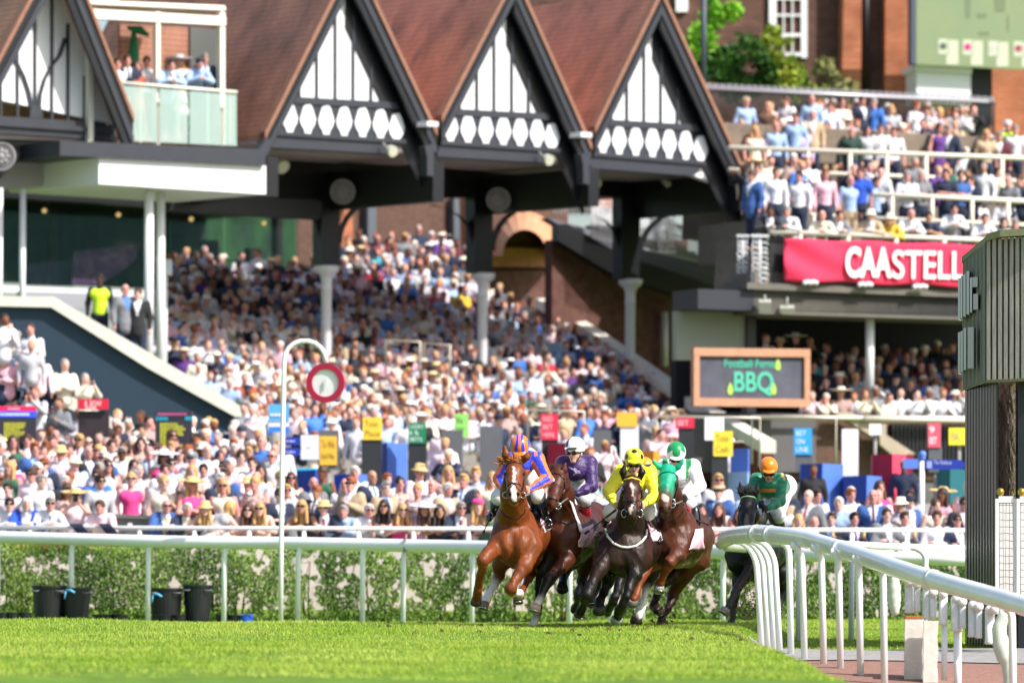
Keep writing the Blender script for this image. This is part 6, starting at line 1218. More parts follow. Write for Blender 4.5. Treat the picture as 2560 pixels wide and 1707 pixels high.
# ---- terrace spectators
def tpers(px, py, b, top, col, hair='short', hc='brown', hat=None, hatc='cream', pose='stand', skin='rosy', tie=None, where='', shades=False, rz=0.0, legc='navy', inner='white', vest=None):
    px += R_.uniform(-7, 7); py += R_.uniform(-9, 9); rz += R_.uniform(-.35, .35); c = T.pt(px, py, b); hz = POSES[pose]['hd'][2]; loc = (c.x, c.y, c.z-hz); return person(loc, rz, pose, top, col, inner, tie, hair, hc, skin, hat, hatc, shades, 1.0, legc, 'spectators on the right-hand terrace', where, vest=vest)
W1 = 'leaning over the banner rail'; 
for a in [(1922, 535, 'jacket', 'black', 'short', 'dark', None, 'brown'), (1966, 528, 'shirt', 'white', 'short', 'grey', None, 'rosy'), (2058, 532, 'shirt', 'cream', 'fringe', 'grey', None, 'rosy'), (2097, 532, 'jacket', 'grey', 'short', 'brown', None, 'rosy'), (2182, 532, 'jacket', 'beige', 'short', 'grey', 'fedora', 'fair'), (2222, 550, 'shirt', 'yellow', 'bob', 'blonde', 'fedora', 'fair'), (2278, 540, 'shirt', 'white', 'bald', 'grey', None, 'rosy'), (2320, 550, 'tee', 'navy', 'short', 'dark', None, 'tan'), (2388, 528, 'shirt', 'white', 'short', 'dark', None, 'rosy'), (2455, 545, 'shirt', 'white', 'short', 'brown', None, 'rosy'), (2506, 552, 'shirt', 'white', 'bob', 'dark', None, 'fair'), (2545, 556, 'shirt', 'pale blue', 'short', 'grey', None, 'rosy')]:
    tpers(a[0], a[1], -.15, a[2], a[3], a[4], a[5], a[6], 'cream', 'lean', a[7], where=W1+(', left part' if a[0] < 2140 else ', right part'))
W2 = 'standing on the middle terrace'
for a in [(1880, 440, 'jacket', 'mid blue', 'short', 'brown', ''), (1900, 425, 'shirt', 'white', 'short', 'brown', ''), (1940, 442, 'shirt', 'white', 'short', 'brown', ''), (1995, 445, 'shirt', 'white', 'quiff', 'dark', ''), (2068, 430, 'shirt', 'pink', 'short', 'ginger', ''), (2130, 445, 'tee', 'pale blue', 'fringe', 'grey', ''), (2152, 430, 'tee', 'royal blue', 'short', 'brown', ''), (2190, 455, 'tee', 'pale blue', 'short', 'brown', ''), (2200, 432, 'shirt', 'white', 'bald', 'dark', ''), (2262, 436, 'shirt', 'white', 'short', 'grey', ''), (2295, 436, 'tee', 'grey', 'short', 'white', ''), (2365, 440, 'tee', 'navy', 'short', 'brown', ''), (2398, 440, 'tee', 'mid blue', 'short', 'brown', ''), (2428, 448, 'jacket', 'navy', 'short', 'brown', ''), (2440, 510, 'shirt', 'white', 'short', 'brown', ''), (2512, 500, 'shirt', 'white', 'short', 'brown', ''), (2530, 448, 'tee', 'grey', 'bald', 'grey', ''), (2556, 445, 'tee', 'navy', 'short', 'brown', '')]:
    tpers(a[0], a[1], -2.6 if a[1] > 425 else -4.2, a[2], a[3], a[4], a[5], pose='folded' if a[0] > 2240 else 'stand', where=W2+(', left' if a[0] < 2050 else ', centre' if a[0] < 2280 else ', right'), rz=R_.uniform(-.5, .5), legc='beige' if a[0] in (2130,) else 'navy')
W3 = 'behind the upper cream rail'
for a in [(1882, 325, 'dress', 'cream', 'long', 'blonde', None), (1946, 312, 'shirt', 'pale blue', 'fringe', 'brown', None), (2012, 312, 'shirt', 'lilac', 'short', 'white', None), (1985, 300, 'shirt', 'pale blue', 'short', 'brown', None), (2030, 290, 'jacket', 'beige', 'fringe', 'brown', None), (2135, 328, 'shirt', 'dark green', 'bald', 'white', None), (2168, 330, 'shirt', 'pale grey', 'bob', 'dark', None), (2203, 326, 'shirt', 'white', 'short', 'brown', None), (2238, 330, 'tee', 'white', 'short', 'brown', None), (2345, 322, 'dress', 'purple', 'bob', 'brown', None), (2376, 322, 'jacket', 'navy', 'short', 'grey', None), (2380, 385, 'tee', 'white', 'short', 'brown', None), (2420, 378, 'jacket', 'black', 'short', 'white', None), (2460, 345, 'tee', 'beige', 'bob', 'blonde', None), (2492, 345, 'jacket', 'burgundy', 'short', 'grey', None), (2540, 330, 'shirt', 'white', 'short', 'grey', None)]:
    tpers(a[0], a[1], -9.3, a[2], a[3], a[4], a[5], a[6], where=W3+(', left' if a[0] < 2100 else ', centre' if a[0] < 2300 else ', right'), rz=R_.uniform(-.4, .4))
tpers(2512, 305, -9.6, 'shirt', 'black', 'short', 'white', 'cap', 'white', where='white cap, on the terrace', vest='hi-vis vest')
W4 = 'top row before the spiked fence'
for a in [(1862, 250, 'shirt', 'pale blue', 'short', 'grey', 'cap'), (1922, 265, 'dress', 'brown', 'long', 'blonde', None), (1963, 252, 'shirt', 'white', 'short', 'brown', None), (2034, 244, 'shirt', 'pale blue', 'fringe', 'brown', None), (2069, 262, 'shirt', 'white', 'short', 'brown', None), (2100, 262, 'dress', 'cream', 'bun', 'brown', None), (2160, 262, 'jacket', 'navy', 'short', 'brown', None), (2192, 256, 'shirt', 'blue', 'short', 'grey', None), (2230, 272, 'tee', 'pale grey', 'bob', 'blonde', None), (2285, 270, 'tee', 'white', 'short', 'ginger', None), (2322, 272, 'shirt', 'pale grey', 'short', 'brown', None), (2354, 280, 'dress', 'pale pink', 'bob', 'blonde', None)]:
    tpers(a[0], a[1], -12.6, a[2], a[3], a[4], a[5], a[6], 'beige', where=W4+(', left' if a[0] < 2010 else ', centre' if a[0] < 2200 else ', right'), rz=R_.uniform(-.6, .6), legc='beige')
# ---- balcony guests and stewards
for (x, y, top, col, hair, hc, hat, hatc, pose, wh) in [(293, 160, 'shirt', 'white', 'short', 'dark', None, '', 'stand', 'far left on the glass balcony'), (318, 152, 'jacket', 'navy', 'short', 'brown', None, '', 'stand', 'left on the glass balcony, behind'), (342, 168, 'dress', 'terracotta', 'long', 'brown', None, '', 'stand', 'left of the middle balcony post'), (366, 155, 'shirt', 'white', 'short', 'brown', None, '', 'stand', 'just left of the middle balcony post'), (425, 165, 'jacket', 'pale blue', 'short', 'dark', None, '', 'lean', 'right of the middle balcony post'), (448, 152, 'dress', 'cream', 'long', 'blonde', 'wide', 'pale grey', 'stand', 'in the balcony centre'), (496, 160, 'shirt', 'pale blue', 'short', 'brown', 'cap', 'navy', 'lean', 'leaning on the balcony handrail'), (512, 148, 'jacket', 'navy', 'short', 'grey', None, '', 'stand', 'by the right balcony post')]:
    c = S.pt(x, y, .25 if pose == 'lean' else -.15); person((c.x, c.y, c.z-POSES[pose]['hd'][2]+(0 if pose != 'lean' else 0)), .3, pose, top, col, 'white', 'navy' if top == 'jacket' else None, hair, hc, 'rosy', hat, hatc or 'cream', False, 1.0, 'navy', 'guests on the glass balcony', wh)
def pat(px, py, Y, **kw):
    c = P(px, py, Y); pose = kw.get('pose', 'stand'); return person((c.x, Y, c.z-POSES[pose]['hd'][2]*kw.get('scale', 1)), **kw)
pat(250, 700, 109.5, top='shirt', col='black', skin='dark', hair='short', hc='dark', where='standing at the top of the side wall', vest='hi-vis vest'); pat(312, 725, 109.2, top='jacket', col='grey', inner='blue', hair='fringe', hc='brown', skin='rosy', where='beside the steward on the side wall', rz=.5); pat(345, 735, 109.2, top='jacket', col='black', hair='short', hc='brown', where='left of the white columns')
pat(28, 838, 101.6, top='shirt', col='white', hair='short', hc='white', skin='rosy', where='high up at the far left', vest='hi-vis vest')
print('individual people', NIND)
# ---- the rest of the crowd: one mass
STP = []
def lowp(pose):
    P_ = POSES[pose]; pr = [p[:5]+('top',)+p[6:] for p in topp(P_, 'shirt')]; hd = V(P_['hd'])
    pr += [ell(hd+V((0, -.01, 0)), (.077, .095, .11), None, 'skin', .015), ell(hd+V((0, .016, .05)), (.088, .1, .082), None, 'hair', .01), cap(P_['nk'], .055, hd, .05, 'skin', .02)]
    for wr in ('wrl', 'wrr'): pr.append(cap(P_[wr], .035, V(P_[wr])+V(P_['hdl' if wr == 'wrl' else 'hdr']).normalized()*.1, .03, 'skin', .01))
    vs, Q = sdf(pr, .042, .03); D_ = np.stack([pd(p, vs) for p in pr], 1); tg = np.array([{'top': 0, 'skin': 1, 'hair': 2}[p[5]] for p in pr])[D_.argmin(1)]
    return vs, Q, tg
LOW = [lowp(k) for k in ('stand', 'folded', 'drink', 'phone', 'stand')]
def hatpart(kind):
    me = HAT[kind]; n = len(me.vertices); co = np.empty(n*3); me.vertices.foreach_get('co', co); co = co.reshape(-1, 3)+np.array(POSES['stand']['hd']); q = np.array([list(p.vertices) for p in me.polygons]); return co, q
HP = {k: hatpart(k) for k in ('boater', 'wide', 'cap')}
crowd = []      # (x, y, zfeet, top colour set)
BR = [('white', 9), ('pale blue', 3), ('pale pink', 3), ('cream', 3), ('navy', 5), ('pink', 1), ('grey', 2.2), ('pale grey', 2.4), ('black', 2), ('blue', 1.2), ('beige', .8), ('floral', 1.2), ('mid blue', .8), ('terracotta', .3), ('purple', .25), ('green', .3), ('hot pink', .08), ('yellow', .12), ('red', .12)]
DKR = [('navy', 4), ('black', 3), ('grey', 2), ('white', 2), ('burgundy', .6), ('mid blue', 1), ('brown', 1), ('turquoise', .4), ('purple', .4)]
def add(x, Y, z, pal): crowd.append((x, Y, z, pal))
for k in range(23):
    b_ = 2.5-.8*k; z = 2.28+.216*k; Ya = S.pt(1000, 800, b_).y; yh = 1391-(z+1.62-.8)*F/Ya
    xl = 650 if yh > 1035 else max(400, 385+(yh-870)*1.72) if yh > 870 else 396
    xr = min(1770, 1345+(yh-745)*1.66) if yh > 745 else 1150+(yh-640)*1.7
    if yh < 655: xl = 860
    x = xl+R_.uniform(0, 30)
    while x < xr:
        c = S.pt(x, yh, b_+R_.uniform(-.2, .2))
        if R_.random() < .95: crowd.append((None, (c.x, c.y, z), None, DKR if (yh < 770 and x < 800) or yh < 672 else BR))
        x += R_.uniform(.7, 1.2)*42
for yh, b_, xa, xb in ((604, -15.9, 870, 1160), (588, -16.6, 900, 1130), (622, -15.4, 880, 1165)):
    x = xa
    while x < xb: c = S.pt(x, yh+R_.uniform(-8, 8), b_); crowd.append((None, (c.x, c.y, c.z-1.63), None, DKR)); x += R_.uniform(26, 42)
for Y in np.arange(104.4, 112, .95):
    x = R_.uniform(600, 640)
    while x < 1715:
        if R_.random() < .8: add(x, Y, 2.0+(Y-104)*.03, BR)
        x += R_.uniform(40, 60)
for Y in np.arange(95.2, 103.6, .95):
    x = R_.uniform(-20, 40)
    while x < 2410:
        zg = float(gz(P(x, 0, Y).x, Y)); pr = .34 if x > 640 else .85
        if x > 1900: pr = .22 if Y > 98 else .4
        if x > 1740 and Y > 100: pr = 0
        if 690 < x < 2420 and Y < 100.5: pr = .07
        if R_.random() < pr: add(x, Y+R_.uniform(-.2, .2), zg, BR if R_.random() < .8 else DKR)
        x += R_.uniform(46, 80)
for _ in range(50):
    x = R_.uniform(-20, 215); y = R_.uniform(825, 1060)
    if y > 800+max(0, x-40)*.85: add(x, 99+R_.uniform(0, 2.4), .8+(1391-y)*100.5/F-1.63, BR)
for y in (880, 905, 930, 955, 985):
    x = 2030
    while x < 2420:
        c = T.pt(x, y+R_.uniform(-5, 5), -.3-(985-y)*.045); add2 = (c.x, c.y, c.z-1.6); crowd.append((None, add2, None, BR if y == 985 else DKR)); x += R_.uniform(26, 40)
for y in (850, 900):
    x = 1880
    while x < 2040: c = T.pt(x, y, -3); crowd.append((None, (c.x, c.y, c.z-1.6), None, DKR)); x += R_.uniform(30, 45)
for b_, y0_, n_, pl_ in ((-5.6, 408, 20, BR), (-11.2, 305, 22, BR), (-13.4, 262, 22, BR)):
    for _ in range(n_):
        x = R_.uniform(1850, 2570); c = T.pt(x, y0_+(x-1850)*.03+R_.uniform(-10, 10), b_+R_.uniform(-.3, .3)); crowd.append((None, (c.x, c.y, c.z-1.63), None, pl_))
AV, AQ, AC = [], [], []; base = 0
SKN = [np.array(C(SKC[k])[:3]) for k in ('fair', 'rosy', 'rosy', 'tan', 'fair', 'brown')]; HRN = [np.array(C(v)[:3]) for v in HRC.values()]
for (x, Y, z, pal) in crowd:
    if x is None: px_, py_, pz_ = Y
    else: c = P(x, 1391, Y); px_, py_, pz_ = c.x, Y, z
    vs, Q, tg = LOW[R_.randrange(5)]; a = R_.uniform(-.8, .8); s = R_.uniform(.93, 1.05); ca, sa = math.cos(a)*s, math.sin(a)*s
    cn_ = R_.choices([p[0] for p in pal], [p[1] for p in pal])[0]; cols = np.stack([np.array(C(CLC[cn_])[:3]), R_.choice(SKN), R_.choice(HRN)])
    parts_ = [(vs, Q, cols[tg])]
    if R_.random() < .1:
        hv, hq = HP[R_.choice(['boater', 'wide', 'cap'])]; parts_.append((hv, hq, np.tile(np.array(C(R_.choice(['#e9e2d0', '#d9c394', '#f0f0f0', '#1b2742', '#d8c8b4']))[:3]), (len(hv), 1))))
    for v_, q_, c_ in parts_:
        o = np.empty_like(v_); o[:, 0] = v_[:, 0]*ca-v_[:, 1]*sa+px_; o[:, 1] = v_[:, 0]*sa+v_[:, 1]*ca+py_; o[:, 2] = v_[:, 2]*s+pz_; AV.append(o); AQ.append(q_+base); AC.append(c_); base += len(v_)
AV = np.concatenate(AV); AQ = np.concatenate(AQ); AC = np.concatenate(AC)
me = bpy.data.meshes.new('crowd'); me.vertices.add(len(AV)); me.vertices.foreach_set('co', AV.ravel()); me.loops.add(AQ.size); me.loops.foreach_set('vertex_index', AQ.ravel()); me.polygons.add(len(AQ)); me.polygons.foreach_set('loop_start', np.arange(0, AQ.size, 4)); me.polygons.foreach_set('loop_total', np.full(len(AQ), 4)); me.polygons.foreach_set('use_smooth', np.ones(len(AQ), bool)); me.update(calc_edges=True)
me.color_attributes.new('Col', 'FLOAT_COLOR', 'POINT').data.foreach_set('color', np.concatenate([AC, np.ones((len(AC), 1))], 1).ravel()); me.materials.append(mat('crowd_cloth', '#cccccc', rough=.8, attr='Col', nz=.12, ns=8))
o = bpy.data.objects.new('crowd', me); link(o); tag(o, 'packed mass of racegoers in summer clothes filling the terracing and lawn behind', 'crowd', kind='stuff'); print('stuff people', len(crowd), len(AV))
# ================= horses and jockeys =================
HS = {}; BV = {}
def coat_mat(name, rough=.46, coat=.0):
    m = mat(name, '#804020', rough=rough, attr='Col', coat=coat, nz=.3, ns=6, bump=.45, bs=16, spec=.3, stretch=(1.5, 1, .7)); b = m.node_tree.nodes['Principled BSDF']; b.inputs['Coat Roughness'].default_value = .35; b.inputs['Sheen Weight'].default_value = .0; return m
m_coat = coat_mat('horse_coat'); m_tack = mat('black_leather', '#15110f', rough=.35, spec=.6); m_tan = mat('tan_leather', '#a5562c', rough=.45); m_metal = mat('bit_steel', '#c9c9c9', rough=.2, metal=1); m_cloth = mat('number_cloth_pink', '#eab9cf', rough=.7, nz=.1, ns=8, bump=.6, bs=6); m_clothw = mat('number_cloth_white', '#efe6ee', rough=.7, nz=.06, ns=8, bump=.5, bs=6)
class Px:       # pixel + metres-deep coordinates around one horse
    def __init__(s, Y0): s.Y = Y0
    def __call__(s, x, y, d=0.0): return P(x, y, s.Y+d)
def chainp(q, pts, tag_, k=None):
    out = []
    for (a, b_) in zip(pts[:-1], pts[1:]): out.append(cap(q(*a[:3]), a[3], q(*b_[:3]), b_[3], tag_, k))
    return out
def paintf(q, paints, cm):
    """paints: (polyline px points with half widths, colour, max depth) ; natural markings of the coat"""
    def f(vs, tags, out, near, pos):
        X, Y = proj(vs); dp = vs[:, 1]-q.Y; rs_ = np.random.default_rng(3); nz = .8*np.sin(vs[:, 0]*90)+.8*np.sin(vs[:, 2]*120+vs[:, 0]*60)
        for pl, col, d0, d1 in paints:
            best = np.full(len(vs), 1e9)
            for (x0, y0, w0), (x1, y1, w1) in zip(pl[:-1], pl[1:]):
                ax, ay = x1-x0, y1-y0; t = np.clip(((X-x0)*ax+(Y-y0)*ay)/(ax*ax+ay*ay+1e-9), 0, 1); best = np.minimum(best, np.hypot(X-x0-t*ax, Y-y0-t*ay)-(w0+(w1-w0)*t)+nz)
            m = np.clip(.5-best/2.0, 0, 1)*((dp > d0) & (dp < d1)); out = out*(1-m[:, None])+np.array(C(col)[:3])*m[:, None]
        return out
    return (cm, f)
def horse(name, lab, Y0, body, cols, paints=(), h=.014, K=.055):
    q = Px(Y0); prims = []
    for seg in body:
        tg, pts = seg[0], seg[1]; k = seg[2] if len(seg) > 2 else None
        if isinstance(pts, tuple): prims.append(ell(q(*pts[:3]), pts[3:6], None, tg, k, tg.startswith('-') or (len(seg) > 3 and seg[3])))
        else: prims += chainp(q, pts, tg, k)
    cm = {k_: C(v) for k_, v in cols.items()}
    me = sdf_mesh('body', prims, h, K, m_coat, paintf(q, paints, cm), .02)
    nv = len(me.vertices); co = np.empty(nv*3); me.vertices.foreach_get('co', co); co = co.reshape(-1, 3); nn = np.empty(nv*3); me.vertices.foreach_get('normal', nn); nn = nn.reshape(-1, 3)
    X, Yy, Z = co.T; d = np.zeros(nv)
    for a_, (fx, fy, fz, ph) in zip((.0075, .006, .0045, .003), ((9, 7, 6, 0), (15, 9, 11, 2), (24, 17, 15, 4), (38, 25, 22, 1))): w_ = np.sin(X*fx+np.sin(Z*fz*.7+ph)*1.6)+np.sin(Z*fz+np.sin(Yy*fy*.6+X*fx*.4)*1.7+ph); d += a_*(1-np.abs(w_))
    lim = np.where(co[:, 1] < Y0-.28, .25, 1.0); co += nn*(d*lim)[:, None]; me.vertices.foreach_set('co', co.ravel()); me.update()
    zf = min(v.co.z for v in me.vertices); o0 = q(body[0][1][0][0], body[0][1][0][1], .6)
    t = empty(name, (o0.x, o0.y, zf), lab, 'racehorse', 'racehorses galloping on the turf')
    b = bpy.data.objects.new('body', me); link(b); settle(b, t); co = np.empty(len(me.vertices)*3); me.vertices.foreach_get('co', co)
    bvh = BVHTree.FromPolygons([v.co for v in me.vertices], [tuple(p.vertices) for p in me.polygons])
    BV[id(q)] = bvh; return t, q, bvh
def onb(bvh, x, y, off=.008, fd=None, Y0=60, dmax=3.0):
    d = dirpx(x, y); dn = d.normalized(); r = bvh.ray_cast(CAMP+d*(Y0-3), dn, dmax+3)
    if r[0] is None: return P(x, y, Y0+(fd or 0))
    return r[0]-dn*off
def strap(mb, bvh, pts, r, off=.006, n=5, Y0=60, fd=-.5, flat=None):
    L = []
    for (a, b_) in zip(pts[:-1], pts[1:]):
        k = max(1, int(math.hypot(b_[0]-a[0], b_[1]-a[1])/5))
        for i in range(k): t = i/k; L.append(onb(bvh, a[0]+(b_[0]-a[0])*t, a[1]+(b_[1]-a[1])*t, off, fd, Y0))
    L.append(onb(bvh, *pts[-1], off, fd, Y0)); mb.tube(L, r, n); return L
def tuft(mb, base, tips, r=.006):
    for (a, b_) in zip(base, tips): a, b_ = V(a), V(b_); m = (a+b_)/2+V((0, -.02, .02)); mb.tube([a, m, b_], [r, r*.8, r*.2], 4)
def mane(q, t, pts, col, n, L=26, seed=1, dy=0, nm='mane'):
    r = np.random.default_rng(seed); mb = MB()
    for i in range(n):
        s = r.random()*(len(pts)-1); k = int(s); f = s-k; a = [pts[k][j]+(pts[k+1][j]-pts[k][j])*f for j in range(3)]
        x, y, d = a[0]+r.normal(0, 3.5), a[1]+r.normal(0, 2.5), a[2]+r.normal(0, .03); ln = L*r.uniform(.5, 1.2); an = r.normal(pts[k][3], .45)
        an *= .7; p0, p1, p2 = q(x, y+4, d), q(x+math.sin(an)*ln*.5, y+4-math.cos(an)*ln*.5, d-.01+dy), q(x+math.sin(an)*ln+r.normal(0, 2), y+4-math.cos(an)*ln*.9, d-.02+dy*2); mb.tube([p0, p1, p2], [.009, .007, .002], 4)
    mb.build(nm, mat('mane_'+col, col, rough=.55, nz=.2, ns=20), t)
def hoofm(q, t, x, y, d, w, hgt, col, dirx=0.0, sole=False, shoe=True):
    """hoof: flared horn capsule with a steel shoe; x,y = pixel of the coronet centre"""
    c = q(x, y, d); s = F/c.y; r1 = w/2/s; L_ = hgt/s; ax = V((dirx, -.35 if not sole else .9, -1)).normalized(); e = c+ax*L_
    mb = MB(); mb.tube([c, c+ax*L_*.5, e], [r1*.78, r1*.9, r1], 14, ry=None); ho = mb.build('hoof', mat('horn'+col, col, rough=.5, nz=.2, ns=25), t)
    if shoe:
        qn = ax.to_track_quat('Z', 'Y'); pts = [e+qn @ V((math.cos(a)*r1*.93, math.sin(a)*r1*.93, .004)) for a in np.linspace(-2.5, 2.5, 12)]; hs_ = MB().tube(pts, .0075, 5).build('horseshoe', m_metal, None); hs_.parent = ho
def patch(par, name, A, B, Cc, D_, m, q, nu=16, nv=12, amp=.02, seed=1, th=.008, marks=True):
    bv = {id(q1): v1}.get(id(q)) if False else BV.get(id(q))
    """cloth patch from four (px,py,depth) corners with folds"""
    vs = []; fs = []; A, B, Cc, D_ = [np.array(k, float) for k in (A, B, Cc, D_)]
    for i in range(nu+1):
        for j in range(nv+1):
            u, v = i/nu, j/nv; p = (A*(1-u)+B*u)*(1-v)+(D_*(1-u)+Cc*u)*v; f = amp*(math.sin(u*9+seed+v*4)+.6*math.sin(v*11+u*5+seed*2))*(.3+v)
            x_, y_ = p[0]+f*60, p[1]+f*40; g_ = q(x_, y_, p[2]+f); d_ = dirpx(x_, y_); hit = bv.ray_cast(CAMP+d_*(q.Y-3), d_.normalized(), 7)[0] if bv else None
            if hit is not None: g_ = CAMP+d_*(min(hit.y-.035-abs(f)*.8, q.Y+p[2]+.6))
            vs.append(g_)
    for i in range(nu):
        for j in range(nv): a = i*(nv+1)+j; fs.append((a, a+1, a+nv+2, a+nv+1))
    o = MB().add(vs, fs, True).build(name, m, par); sm = o.modifiers.new('s', 'SOLIDIFY'); sm.thickness = th; return o
def hands_at(q, x, y, d, dirx, r=.021, gl=1.0):
    """closed fist round the reins: palm, four curled fingers, thumb"""
    c = q(x, y, d); out = [ell(c, (.034*gl, .036*gl, .042*gl), None, 'hand', .01)]
    for k in range(4):
        z = .03-.02*k; a = c+V((-dirx*.012, -.036, z)); b_ = c+V((-dirx*.034, -.022, z-.004)); o_ = c+V((dirx*.02, -.034, z+.002)); out += [cap(o_, .0115*gl, a, .0115*gl, 'hand', .003), cap(a, .0115*gl, b_, .0095*gl, 'hand', .003)]
    out.append(cap(c+V((dirx*.004, -.01, .045)), .013*gl, c+V((-dirx*.03, -.035, .048)), .0105*gl, 'hand', .004)); return out
def jockey(lab, q, J, silk, silkf, cap_, capf, breech='#e9e8ee', boots='#121316', boot_top=None, gloves=None, skin='#d9a48f', look=0.0, group='jockeys in racing silks'):
    """J: joints (px,py,depth[,r]); body skin mesh plus silks, breeches, boots, helmet and goggles"""
    hd = q(*J['head']); up = V((0, -.18, 1)).normalized(); Rz = Matrix.Rotation(look, 3, 'Z'); tl = J.get('tilt', .25); M = Rz @ Matrix.Rotation(tl, 3, 'X')
    def hp_(a, b_, c): return hd+M @ V((a, b_, c))
    t_ = 'skin'; pr = [ell(hp_(0, .012, .01), (.076, .094, .1), M, t_, .02), cap(hp_(0, -.03, -.05), .058, hp_(0, -.048, -.092), .034, t_, .03), ell(hp_(0, -.092, -.03), (.013, .024, .026), M, t_, .01), ell(hp_(-.077, .01, -.02), (.014, .02, .03), M, t_, .008), ell(hp_(.077, .01, -.02), (.014, .02, .03), M, t_, .008),
        ell(hp_(0, -.086, -.068), (.022, .012, .0065), M, 'lip', .005), ell(hp_(-.03, -.082, 0), (.015, .012, .008), M, 'dk', .005), ell(hp_(.03, -.082, 0), (.015, .012, .008), M, 'dk', .005), ell(hp_(0, -.04, -.1), (.03, .02, .016), M, t_, .02)]
    ch, hp2 = q(*J['chest']), q(*J['hips']); pr += [cap(hd, .05, ch+V((0, -.02, .1)), .058, t_, .02), cap(ch, .12, hp2, .12, t_)]
    for s in ('l', 'r'):
        sh, el, wr = q(*J['sh'+s]), q(*J['el'+s]), q(*J['wr'+s]); pr += [cap(sh, .045, el, .038, t_), cap(el, .038, wr, .027, t_), cap(ch+V((0, 0, .05)), .09, sh, .05, t_)]
        h_ = J['ha'+s]; pr += [cap(wr, .026, q(*h_), .028, 'hand', .01)]+hands_at(q, *h_, 1 if s == 'r' else -1, gl=1.08 if gloves else 1)
        if 'kn'+s in J: kn, an, ft = q(*J['kn'+s]), q(*J['an'+s]), q(*J['ft'+s]); pr += [cap(hp2, .09, kn, .055, t_), cap(kn, .055, an, .035, t_), cap(an, .035, ft, .03, t_)]
    o = bpy.data.objects.new('person', sdf_mesh('body', pr, .0095, .03, mat('jockey_skin', skin, rough=.5, attr='Col'), {'skin': C(skin), 'lip': C('#a8595a'), 'dk': C('#3a2520'), 'hand': C(gloves or skin)}, .003)); link(o); tag(o, lab, 'person', group)
    sp = [cap(ch, .155, ch.lerp(hp2, .62), .145, 'torso'), cap(ch+V((0, -.01, .03)), .13, ch+V((0, -.03, .095)), .075, 'collar', .02)]
    for s in ('l', 'r'):
        sh, el, wr = q(*J['sh'+s]), q(*J['el'+s]), q(*J['wr'+s]); sp += [cap(ch+V((0, .02, .06)), .115, sh, .09, 'torso'), cap(sh, .088, el, .07, 'arm'+s, .03), cap(el, .07, el.lerp(wr, .5), .06, 'fore'+s, .03), cap(el.lerp(wr, .5), .06, wr, .038, 'fore'+s, .02), cap(wr, .039, q(*J['ha'+s]).lerp(wr, .6), .037, 'cuff'+s, .01)]
    me = sdf_mesh('silks', sp, .0105, .04, mat('silk_'+lab[:12], '#888888', rough=.42, attr='Col', sheen=.3, bump=1.0, bs=11, spec=.4, stretch=(1, 1, 2.2)), (dict.fromkeys([p[5] for p in sp], (1, 1, 1)), silkf), .01); si = bpy.data.objects.new('silks', me); link(si); si.parent = o
    bp_ = [cap(ch.lerp(hp2, .55), .135, hp2, .15, 'a')]; bo = []; bt = []
    for s in ('l', 'r'):
        if 'kn'+s in J:
            kn, an, ft = q(*J['kn'+s]), q(*J['an'+s]), q(*J['ft'+s]); md = kn.lerp(an, .22); bp_ += [cap(hp2, .13, kn, .088, 'a'), cap(kn, .09, md, .07, 'a')]; bo.append([cap(md, .068, kn.lerp(an, .55), .062, 'top' if boot_top else 'b', .02), cap(kn.lerp(an, .45), .062, an, .046, 'b', .02), cap(an, .046, ft, .04, 'b', .02), cap(ft, .04, ft+V((0, -.05, -.008)), .032, 'b', .02)])
            mb = MB(); c = ft+V((0, 0, .0)); mb.tube([c+V((math.cos(a)*.045, -.01, .025+math.sin(a)*.055)) for a in np.linspace(0, 6.2832, 14)], .005, 5); bt.append(mb)
    b2 = bpy.data.objects.new('breeches', sdf_mesh('breeches', bp_, .013, .04, mat('breeches_'+breech, breech, rough=.6, bump=.3, bs=8), None)); link(b2); b2.parent = o
    for bb in bo: b3 = bpy.data.objects.new('boot', sdf_mesh('boot', bb, .011, .02, mat('boot_leather', boots, rough=.22, attr='Col', coat=.5), {'b': C(boots), 'top': C(boot_top or boots)}, .004)); link(b3); b3.parent = o
    for mb in bt: st = mb.build('stirrup', m_metal, None); st.parent = o
    # helmet with silk cover and peak, black skull shell below, goggles
    Mh = M; hc = hd+M @ V((0, .012, .06)); hpz = [ell(hc, (.114, .132, .122), Mh, 'dome', .01), ell(hd+M @ V((0, .02, -.085)), (.2, .2, .1), Mh, 'cut', .006, True), ell(hd+M @ V((0, -.1, .056)), (.08, .066, .013), Mh @ Matrix.Rotation(.1, 3, 'X'), 'peak', .01)]
    def hf(vs, tags, out, near, pos): loc = (vs-np.array(hc))@np.array(Mh); return capf(loc, tags)
    h1 = bpy.data.objects.new('helmet', sdf_mesh('helmet', hpz, .008, .01, mat('helmet_silk', '#888888', rough=.3, attr='Col', bump=.15, bs=10, sheen=.2), ({'dome': (1, 1, 1), 'cut': (1, 1, 1), 'peak': (1, 1, 1)}, hf), .01)); link(h1); h1.parent = o
    h2 = [ell(hd+M @ V((0, .03, .02)), (.097, .1, .075), Mh, 'a', .01), ell(hd+M @ V((0, -.12, -.02)), (.075, .11, .075), Mh, 'a', .01, True)]; hs = bpy.data.objects.new('helmet_shell', sdf_mesh('helmet_shell', h2, .009, .01, mat('shell_black', '#101114', rough=.4), None)); link(hs); hs.parent = o
    gp = [ell(hp_(-.034, -.09, .006), (.04, .024, .03), M, 'a', .02), ell(hp_(.034, -.09, .006), (.04, .024, .03), M, 'a', .02), cap(hp_(-.07, -.06, .008), .014, hp_(-.088, .01, .01), .012, 'a'), cap(hp_(.07, -.06, .008), .014, hp_(.088, .01, .01), .012, 'a')]
    g = bpy.data.objects.new('goggles', sdf_mesh('goggles', gp, .006, .01, mat('goggle_black', '#08090b', rough=.08, coat=1), None)); link(g); g.parent = o
